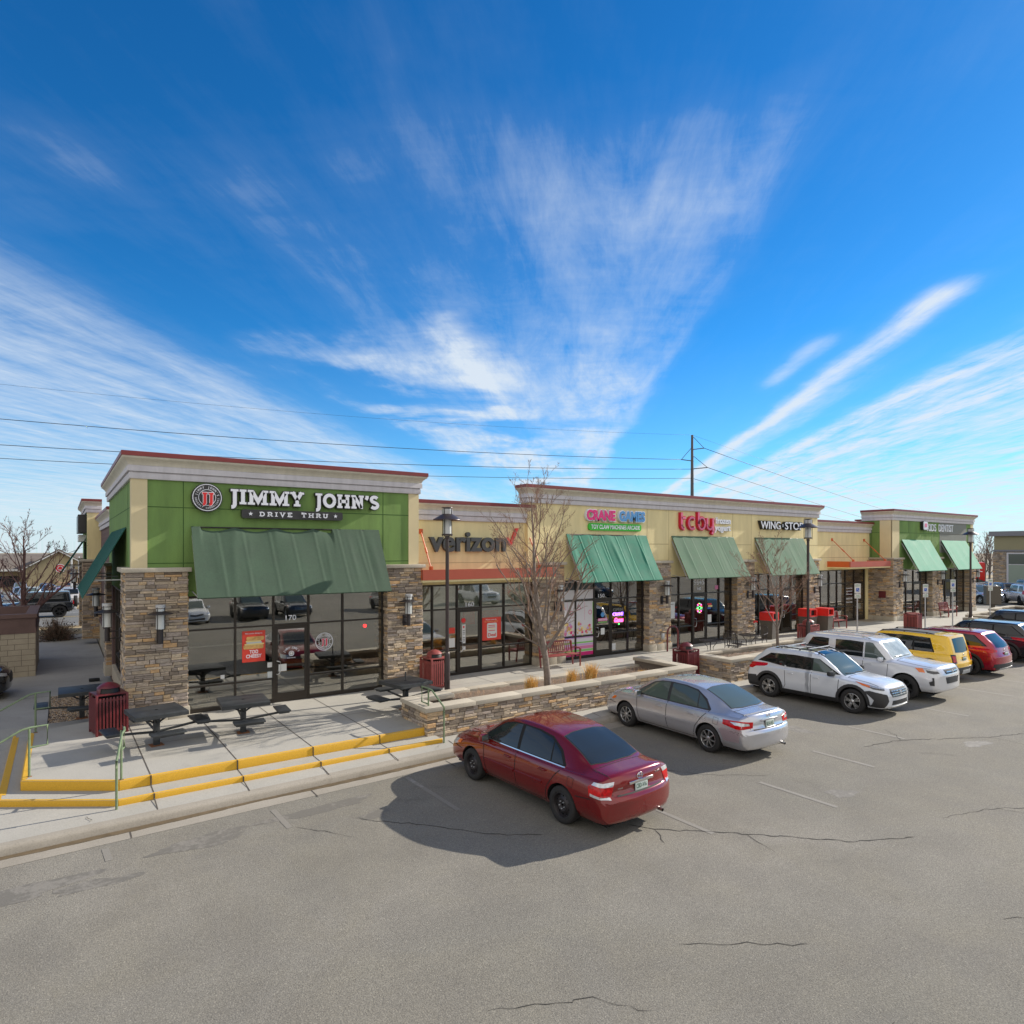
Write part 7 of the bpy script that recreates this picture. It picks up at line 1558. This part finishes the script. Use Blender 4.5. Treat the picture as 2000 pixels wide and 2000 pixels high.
def cafe_chair(label, loc, rz):
    r = thing('cafe_chair', label, 'chair', loc, rz, 'black wire cafe chairs'); mb = MB()
    mb.tube([(-.24, -.22, 0), (-.25, -.24, .44), (-.25, .2, .43), (-.26, .3, .9), (-.15, .34, .98), (.15, .34, .98), (.26, .3, .9), (.25, .2, .43), (.25, -.24, .44), (.24, -.22, 0)], .014, 'dark_metal', 6)
    for s_ in (-1, 1): mb.tube([(s_*.25, .18, .43), (s_*.26, .30, 0)], .014, 'dark_metal', 6); mb.tube([(s_*.27, -.2, .44), (s_*.29, -.2, .66), (s_*.29, .2, .68), (s_*.27, .27, .7)], .012, 'dark_metal', 6)
    mb.build('frame', r); mb = MB(); 
    for k in range(7): mb.rbox((-.21+.07*k, -.02, .44), (.035, .42, .008), m='dark_metal')
    for k in range(5): mb.rbox((0, -.2+.09*k, .443), (.46, .02, .006), m='dark_metal')
    mb.build('seat', r); mb = MB()
    for k in range(6): mb.rbox((-.2+.08*k, .30, .74), (.012, .012, .5), (R(-10), 0, 0), 'dark_metal')
    mb.build('backrest', r); return r
cafe_table('black wire cafe table nearest the maroon receptacle', (20.9, 15.95+.3, .5)); cafe_table('black wire cafe table between two chairs, left of the small bare tree', (23.55, 16.35, .5))
ch = cafe_chair('black wire cafe chair tipped back left of the farther cafe table', (22.55, 16.2, .5), R(75)); clone(ch, (24.6, 16.6, .5), R(-80), 'black wire cafe chair right of the farther cafe table'); clone(ch, (21.95, 15.99, .5), R(110), 'black wire cafe chair between the two cafe tables')
# ================================================================ accessible parking signs
def park_sign(label, x, y, top, post=True):
    zb = .16; r = thing('parking_sign', label, 'sign', (x, y, zb), R(-30), 'accessible parking signs'); t_ = top-zb
    mb = MB(); mb.rbox((0, 0, t_/2), (.05, .04, t_), m='metal_pale'); mb.build('post', r)
    mb = MB(); mb.rbox((0, -.03, t_-.24), (.30, .008, .46), m='offwhite', bev=.003); mb.rbox((0, -.03, t_-.60), (.30, .008, .20), m='offwhite', bev=.003); mb.build('sign_plate', r)
    mb = MB(); mb.rbox((0, -.0365, t_-.30), (.15, .004, .16), m='blue_sign'); mb.tube([(-.02, -.040, t_-.24), (-.02, -.040, t_-.30), (.03, -.040, t_-.31), (.05, -.040, t_-.35)], .008, 'offwhite', 5); mb.lathe([(.0, 0), (.001, 0)], (0, 0, 0), 3, 'offwhite')
    for z, t2 in ((t_-.09, 'RESERVED'), (t_-.145, 'PARKING')): text_to(mb, t2, -.12, .12, z, z+.035, -.035, .003, 'green_text', .01)
    text_to(mb, 'VAN', -.08, .08, t_-.58, t_-.54, -.035, .003, 'green_text', .01); text_to(mb, 'ACCESSIBLE', -.12, .12, t_-.65, t_-.61, -.035, .003, 'green_text', .01); mb.build('print', r)
for x, top, lb in ((30.3, 3.22, 'accessible parking sign in front of the recessed shop door'), (37.3, 2.98, 'accessible parking sign beside the open topped receptacle'), (40.7, 3.13, 'accessible parking sign just left of the farthest lamp post'), (46.0, 3.02, 'accessible parking sign rising behind the low planter')): park_sign(lb, x, 15.3 if x > 31 else 14.5*1.0+.8, top)
r = thing('mailbox_cluster', 'grey cabinet of parcel lockers on a pedestal beyond the end block', 'mailbox', (61.2, 20.2, 0), R(-55)); mb = MB(); mb.box(-.5, .5, -.35, .35, .45, 1.9, 'bin_brown'); put_ = mb.build('cabinet', r); mb = MB(); mb.box(-.15, .15, -.15, .15, 0, .45, 'bin_brown'); mb.build('pedestal', r); mb = MB()
for i in range(7): mb.box(.5, .51, -.32, -.02, .52+.19*i, .68+.19*i, 'metal_pale'); mb.box(.5, .51, .02, .32, .52+.19*i, .68+.19*i, 'metal_pale')
mb.build('locker_doors', r)
# small wall fittings
mb = MB(); mb.rbox((21.0, 18.79, 1.1), (.16, .06, .22), m='metal_pale', bev=.01); tag(mb.build('outlet_cover'), 'small grey outlet cover on the pier behind the bike rack', 'outlet')
mb = MB(); mb.rbox((41.22, 19.3, 2.05), (.03, .42, .42), m='maroon', bev=.01); tag(mb.build('meter_box'), 'small dark red panel on the side of the far end block pier', 'panel')
r = thing('fire_department_valve', 'silver and red standpipe valve on the pier beside the first red lidded bin', 'valve', (27.2, 18.8, 1.35)); mb = MB(); mb.tube([(27.2, 18.82, 1.35), (27.2, 18.6, 1.35)], .05, 'steel', 12); put(mb, 'pipe', r); mb = MB()
for s_ in (-1, 1): mb.tube([(27.2, 18.62, 1.35), (27.2+s_*.13, 18.52, 1.33)], .045, 'red', 12); mb.lathe([(0, 0), (.001, 0)], (0, 0, 0), 3, 'red')
put(mb, 'outlets', r)

# ================================================================ left side: enclosure, utility pole, street, store
r = thing('block_enclosure', 'tan and brown block enclosure with an open top, left of the alley', 'enclosure', (-5, 31, .13)); mb = MB()
X0, X1, Y0, Y1 = -14, -.78, 29.5, 34
def shell(mb, z0, z1, m, g=0):
    mb.box(X0-g, X1+g, Y0-g, Y0+.3, z0, z1, m); mb.box(X0-g, X1+g, Y1-.3, Y1+g, z0, z1, m); mb.box(X1-.3, X1+g, Y0+.3, Y1-.3, z0, z1, m); mb.box(X0-g, X0+.3, Y0+.3, Y1-.3, z0, z1, m)
shell(mb, .1, 1.72, 'block_tan')
rr = random.Random(2)
for i in range(8):
    z = .12+.2*i; mb.box(X0, X1+.002, Y0-.003, Y0+.02, z, z+.01, 'block_joint'); x = X0+(.2 if i % 2 else .4)
    while x < X1: mb.box(x, x+.01, Y0-.0035, Y0+.02, z+.01, z+.2, 'block_joint'); x += .4 if i % 3 else .6
put(mb, 'block_wall', r); mb = MB(); shell(mb, 1.72, 1.92, 'block_brown', .02); shell(mb, 1.92, 2.28, 'block_brown', 0); put(mb, 'brown_courses', r); mb = MB(); shell(mb, 2.28, 2.42, 'block_brown', .05); put(mb, 'wall_cap', r)
mb = MB(); mb.box(-.95, 1.4, 42.6, 42.9, .1, .35, 'black'); mb = MB(); mb.rbox((.95, 27.0, .2), (.32, .14, .1), m='black', bev=.02); tag(mb.build('rodent_bait_box'), 'small black box on the concrete at the foot of the side wall', 'box')
def vehicle_low(): pass
# far-side store with gable
r = thing('gabled_store', 'tan store with a big gable and a round red and white sign across the street', 'building', (-6, 136, -2)); zb_ = -2
mb = MB(); mb.box(-80, 30, 138, 170, zb_, 1.9, 'wall_tan'); put(mb, 'wall', r)
mb = MB(); mb.add([(-82, 136.5, 1.6), (32, 136.5, 1.6), (32, 146, 4.0), (-82, 146, 4.0), (-82, 172, 4.0), (32, 172, 4.0)], [(0, 1, 2, 3), (3, 2, 5, 4)], 'roof_brown'); mb.box(-82, 32, 136.4, 136.6, 1.25, 1.6, 'offwhite'); put(mb, 'roof', r)
gx, hwid, ez, az = -.35, 4.6, 1.7, 4.55; mb = MB(); mb.prism([(gx-hwid, zb_), (gx+hwid, zb_), (gx+hwid, ez), (gx, az), (gx-hwid, ez)], FY(138), 0, 6, 'wall_tan'); put(mb, 'gable_wall', r)
mb = MB(); mb.prism([(gx-hwid-.7, ez-.35), (gx, az+.12), (gx+hwid+.7, ez-.35), (gx+hwid+.7, ez-.05), (gx, az+.45), (gx-hwid-.7, ez-.05)], FY(138), -3, 6.8, 'roof_brown'); mb.prism([(gx-hwid-.7, ez-.42), (gx, az+.05), (gx+hwid+.7, ez-.42), (gx+hwid+.7, ez-.25), (gx, az+.22), (gx-hwid-.7, ez-.25)], FY(131.2), 0, .12, 'offwhite'); put(mb, 'gable_roof', r)
mb = MB(); mb.box(-40, gx-hwid-1, 137.8, 138, -1.4, .4, 'carglass'); put(mb, 'shopfront_glass', r)
s = sgn('round_store_sign', 'round white sign with a red ring and mark on the gable across the street', loc=(-.15, 131.9, 1.9)); mb = MB(); disc(mb, -.15, 1.75, .72, 131.98, .12, 'white'); hoop(mb, -.15, 1.75, .40, .60, 131.98, .14, 'red'); mb.prism([(-.45, 1.55), (.15, 1.55), (.10, 1.95), (-.15, 2.1), (-.40, 1.95)], FY(131.86), 0, .03, 'red'); put(mb, 'disc', s)
s = sgn('red_store_sign', 'large red slanted store sign cut by the left edge of the photo', loc=(-9.5, 131.7, 0)); mb = MB(); mb.box(-12.5, -9.0, 137.5, 137.7, -.8, .9, 'bin_red'); text_to(mb, 'PET', -12.2, -9.3, -.4, .5, 137.5, .1, 'white', .02); put(mb, 'panel', s)
for i, (x, y) in enumerate(((.75, 70.5), (1.55, 84))):
    r = thing('light_pole', ('nearer', 'farther')[i]+' thin pale light pole across the street', 'lamp post', (x, y, -.1), group='light poles across the street'); mb = MB(); mb.lathe([(.10, 0), (.07, 4.2), (0, 4.2)], n=8, m='metal_pale'); mb.build('pole', r)
mb = MB(); N_ = 60; vs = []
for i in range(N_+1):
    x = -2600+4600*i/N_; vs += [(x, 3600, -40), (x, 3600, 4.75-30+24*(.5+.5*math.sin(i*.9)*math.cos(i*.37)))]
vs2 = [(x, y+260, z) for x, y, z in vs]; n2 = len(vs); mb.add(vs+vs2, [(2*i, 2*i+2, 2*i+3, 2*i+1) for i in range(N_)]+[(2*i+1, 2*i+3, n2+2*i+3, n2+2*i+1) for i in range(N_)], 'hill'); tag(mb.build('hills', smooth=180), kind='structure')
# transmission pole and cables
PX, PY = 90.7, 74.4
r = thing('utility_pole', 'tall dark steel transmission pole with triangular arms rising behind the roof', 'utility pole', (PX, PY, 0)); mb = MB(); mb.tube([(PX, PY, 0), (PX, PY, 25)], [.42, .20], 'steel_pole', 12); put(mb, 'pole', r)
adx, ady = .82, -.57; ARMS = []
for k, (z, sg, ln_) in enumerate(((22.6, 1, 2.1), (20.6, -1, 1.9), (19.2, 1, 2.7), (14.4, -1, 2.2))):
    if k == 3: continue
    mb = MB(); e = (PX+adx*sg*ln_, PY+ady*sg*ln_, z+.1); mb.tube([(PX, PY, z-.15), e], .085, 'steel_pole', 6); mb.tube([e, (PX, PY, z+2.3)], .05, 'steel_pole', 5); put(mb, 'arm', r); ARMS.append(e)
left_ends = []
def far_pt(u, v, d):
    rr_ = (u-1000)/1257; return (d*(math.sin(R(35))+rr_*math.cos(R(35))), d*(math.cos(R(35))-rr_*math.sin(R(35))), 4.75-(v-1075)*d/1257)
def cable(label, a, b, sag, rad=.03):
    mb = MB(); P = [(a[0]+(b[0]-a[0])*t/24, a[1]+(b[1]-a[1])*t/24, a[2]+(b[2]-a[2])*t/24-sag*4*(t/24)*(1-t/24)) for t in range(25)]; mb.tube(P, rad, 'wire', 5); tag(mb.build('power_cable', smooth=180), label, 'power line', 'power lines crossing the sky')
cable('upper thick power line left of the transmission pole', far_pt(-260, 795, 72), ARMS[1], 1.0, .04); cable('middle power line left of the transmission pole', far_pt(-260, 852, 72), (PX-.2, PY, 19.0), 1.0, .04); cable('lowest power line left of the transmission pole', far_pt(-260, 880, 72), (PX-.2, PY, 17.4), 1.0, .035)
cable('faint topmost power line left of the transmission pole', far_pt(-260, 722, 72), (PX, PY, 25), 1.2, .014)
cable('upper power line right of the transmission pole', ARMS[0], far_pt(1880, 1035, 330), 1.5, .05); cable('middle power line right of the transmission pole', ARMS[2], far_pt(1850, 1050, 330), 1.5, .05); cable('lower power line right of the transmission pole', (PX, PY, 17.4), far_pt(1850, 1048, 330), 2.2, .04)
cable('faint topmost power line right of the transmission pole', (PX, PY, 25), far_pt(1900, 1020, 330), 1.5, .016)
# ================================================================ right background building
r = thing('olive_building', 'olive stucco building with a grey roof slab and tall pale framed window', 'building', (95, 20, 0)); mb = MB(); mb.box(89, 115, 2, 29.2, 0, 6.4, 'wall_olive'); mb.box(88.7, 89, 2, 25.1, 1.2, 5.6, 'wall_olive'); put(mb, 'wall', r)
mb = MB(); stone_block(mb, 88.88, 89.2, 25.1, 29.3, 0, 4.6, 'l'); put(mb, 'stone_corner', r, 15); mb = MB(); mb.box(88.6, 116, 1, 29.6, 6.4, 6.95, 'wall_grey'); mb.box(88.75, 89.1, 25.1, 29.3, 4.62, 4.82, 'wall_grey'); put(mb, 'roof_slab', r)
mb = MB(); mb.box(88.7, 88.86, 25.2, 27.9, .7, 4.5, 'cornice_pale'); put(mb, 'window_frame', r); mb = MB(); mb.box(88.66, 88.69, 25.4, 27.7, .8, 3.1, 'pane_green'); mb.box(88.66, 88.69, 25.4, 27.7, 3.2, 4.35, 'carglass_light'); put(mb, 'window_pane', r)
# ================================================================ more vehicles
jp = tall('black_offroader', 'black boxy off-roader with a rear spare wheel driving on the street', 'car', 4.5, 1.85, 1.85, 'black', 'five', G3, dict(nose=1.35, ws=.30, rg=.14, b1=.10, c1=-.78, tail=.09, hood=.60, belt=.60, kick=0, drop=.08, bz=.5, gc=.40, tumble=.08, dp=.02, bow=(.04, .03)), wr=.43, clad=False, ax=(-1.45, 1.50))
for yy in jp.ax:
    for sg in (1, -1):
        mb = MB(); P = [(yy+.62*math.cos(R(a)), .43+.58*math.sin(R(a))) for a in (10, 45, 90, 135, 170)]; 
        for a, b in zip(P, P[1:]): mb.add([(sg*.80, a[0], a[1]), (sg*1.0, a[0], a[1]-.02), (sg*1.0, b[0], b[1]-.02), (sg*.80, b[0], b[1]), (sg*.80, a[0], a[1]-.05), (sg*1.0, a[0], a[1]-.07), (sg*1.0, b[0], b[1]-.07), (sg*.80, b[0], b[1]-.05)], [(0, 1, 2, 3), (4, 7, 6, 5), (1, 5, 6, 2), (0, 3, 7, 4)], 'paint_black')
        mb.build('fender', jp.root)
w_ = bpy.data.objects.new('spare_wheel', None); COL.objects.link(w_); w_.parent = jp.root; w_.location = (0, -2.40, 1.05); w_.rotation_euler = (0, 0, R(-90))
for nm, me in WH[('five', .43, .24)]: o = bpy.data.objects.new(nm, me); COL.objects.link(o); o.parent = w_
for sg in (1, -1): mb = MB(); mb.rbox((sg*.82, -2.26, 1.0), (.14, .06, .18), m='lens_red', bev=.01); mb.build('taillight', jp.root)
mb = MB(); mb.rbox((0, -2.36, .58), (1.6, .18, .2), m='metal_pale', bev=.03); mb.build('rear_bumper', jp.root)
jp.done((-1.55, 56.6, 0), R(90))
M_ = {'paint_silver': 'paint_silver'}
def park(src, loc, rz, label, new, old=None, grp='cars parked across the street'):
    old = old or {'red_sedan': 'paint_red', 'silver_sedan': 'paint_silver', 'pale_crossover': 'paint_white_blue', 'crimson_crossover': 'paint_crimson', 'pearl_suv': 'paint_pearl', 'yellow_suv': 'paint_yellow'}[src.name.split('.')[0]]
    c = clone(src, loc, rz, label, grp, {old: 'paint_'+new, 'stained': 'paint_'+new}); c.name = 'parked_car'; return c
SRC = [sil.root, cri.root, red.root, cr.root]; cols = ['white', 'silver', 'grey', 'blue', 'black', 'crimson', 'white', 'tan', 'navy', 'silver']
desc = {'white': 'white', 'silver': 'silver', 'grey': 'dark grey', 'blue': 'blue', 'black': 'black', 'crimson': 'crimson', 'tan': 'tan', 'navy': 'navy'}
kinds = ['sedan', 'crossover', 'chrome trimmed sedan', 'roof barred crossover']
def gz(y): return -.02-1.84*(y-66)/64
rr = random.Random(17); k = 0
ROWS = ((70.5, 'first'), (78, 'second'), (88, 'third'), (100, 'fourth'), (114, 'fifth'))
for j, (yy, rn) in enumerate(ROWS):
    nn = (5, 6, 6, 6, 6)[j]; x0 = (-7.9, -8.4, -9.2, -9.8, -10.4)[j]
    for i in range(nn):
        if j == 0 and i == 4: x = 3.2
        else: x = x0+2.85*i
        q = rr.randrange(4); col_ = cols[(k*3+j) % len(cols)]; k += 1
        if rr.random() < .12 and j > 1: continue
        park(SRC[q], (x, yy+rr.uniform(-.3, .3), gz(yy)), R(rr.choice((0, 180))+rr.uniform(-2, 2)), '%s %s, %s from left in the %s row across the street' % (desc[col_], kinds[q], ('first', 'second', 'third', 'fourth', 'fifth', 'sixth')[i], rn), col_)
park(cr.root, (68.0, 23.6, 0), R(180-30), 'silver grey crossover facing the camera right of the end block', 'silver', grp='cars parked beyond the far end'); park(sil.root, (72.5, 26.8, 0), R(60), 'silver sedan seen side-on behind the facing silver crossover', 'silver', grp='cars parked beyond the far end')
park(cr.root, (71.5, 24.0, 0), R(150), 'white crossover behind the parcel lockers', 'white', grp='cars parked beyond the far end'); park(ru.root, (69.6, 20.6, 0), R(-52), 'silver SUV with its back to the camera near the right edge', 'silver', grp='cars parked beyond the far end')
park(cri.root, (75.5, 24.0, 0), R(-52), 'dark grey crossover between the parcel lockers and the silver SUV', 'grey', grp='cars parked beyond the far end'); park(ru.root, (80.5, 23.5, 0), R(-50), 'dark SUV roof showing above the row in front of the olive building', 'navy', grp='cars parked beyond the far end')
park(cri.root, (83, 31.2, 0), R(62), 'white crossover seen side-on under the bare trees', 'white', grp='cars parked beyond the far end'); park(sil.root, (88, 31.5, 0), R(60), 'dark grey sedan in front of the red truck', 'grey', grp='cars parked beyond the far end')
tk = thing('red_truck', 'red flatbed truck with a silver bed cover under the bare trees', 'truck', (93.5, 33.6, 0), R(-62)); mb = MB(); mb.rbox((0, 0, 1.9), (2.2, 7, .8), m='bin_red', bev=.08); mb.build('bed', tk); mb = MB(); mb.rbox((0, -4.6, 2.2), (2.1, 1.9, 2.3), m='bin_red', bev=.2); mb.rbox((0, -4.7, 2.75), (2.14, 1.1, .7), m='carglass', bev=.1); mb.build('cab', tk); mb = MB(); mb.rbox((0, .6, 2.5), (2.0, 5.2, .4), m='metal_pale', bev=.15); mb.build('cover', tk)
for yy in (-4.4, -.5+2.2):
    for sg in (1, -1): o = bpy.data.objects.new('wheel', None); COL.objects.link(o); o.parent = tk; o.location = (sg*.95, yy, .5); mb = MB(); mb.lathe([(0, .12), (.3, .14), (.5, .12), (.5, -.12), (0, -.12)], n=20, m='tyre', axis='X'); mb.build('tyre', o)
# dark car at the left edge, in the lane beside the enclosure
park(bla.root, (-3.62, 26.0, .13), R(-90), 'black car front cut by the left edge of the photo', 'black', old='paint_black', grp=None)
# cars across the aisle behind the camera, seen only as reflections in the shop glass
for i, (src, x, y_, col_, lb) in enumerate(((sil, 7.1, -10.1, 'white', 'white sedan mirrored in the first pane of the corner shop'), (cri, 10.8, -10.2, 'black', 'black crossover mirrored in the second pane of the corner shop'), (cr, 13.8, -10.2, 'navy', 'navy crossover with roof bars mirrored near the corner shop door'), (cri, 21.5, -10.3, 'grey', 'dark grey crossover mirrored in the second shop'), (ru, 30.5, -10.4, 'white', 'white SUV mirrored in the arcade glass'), (sil, 36, -10.2, 'tan', 'tan sedan mirrored in the yogurt shop glass'), (cri, 44, -10.2, 'navy', 'navy crossover mirrored in the wing shop glass'))):
    park(src.root, (x, y_, 0), R(0), lb, col_, grp='cars across the aisle mirrored in the glass')
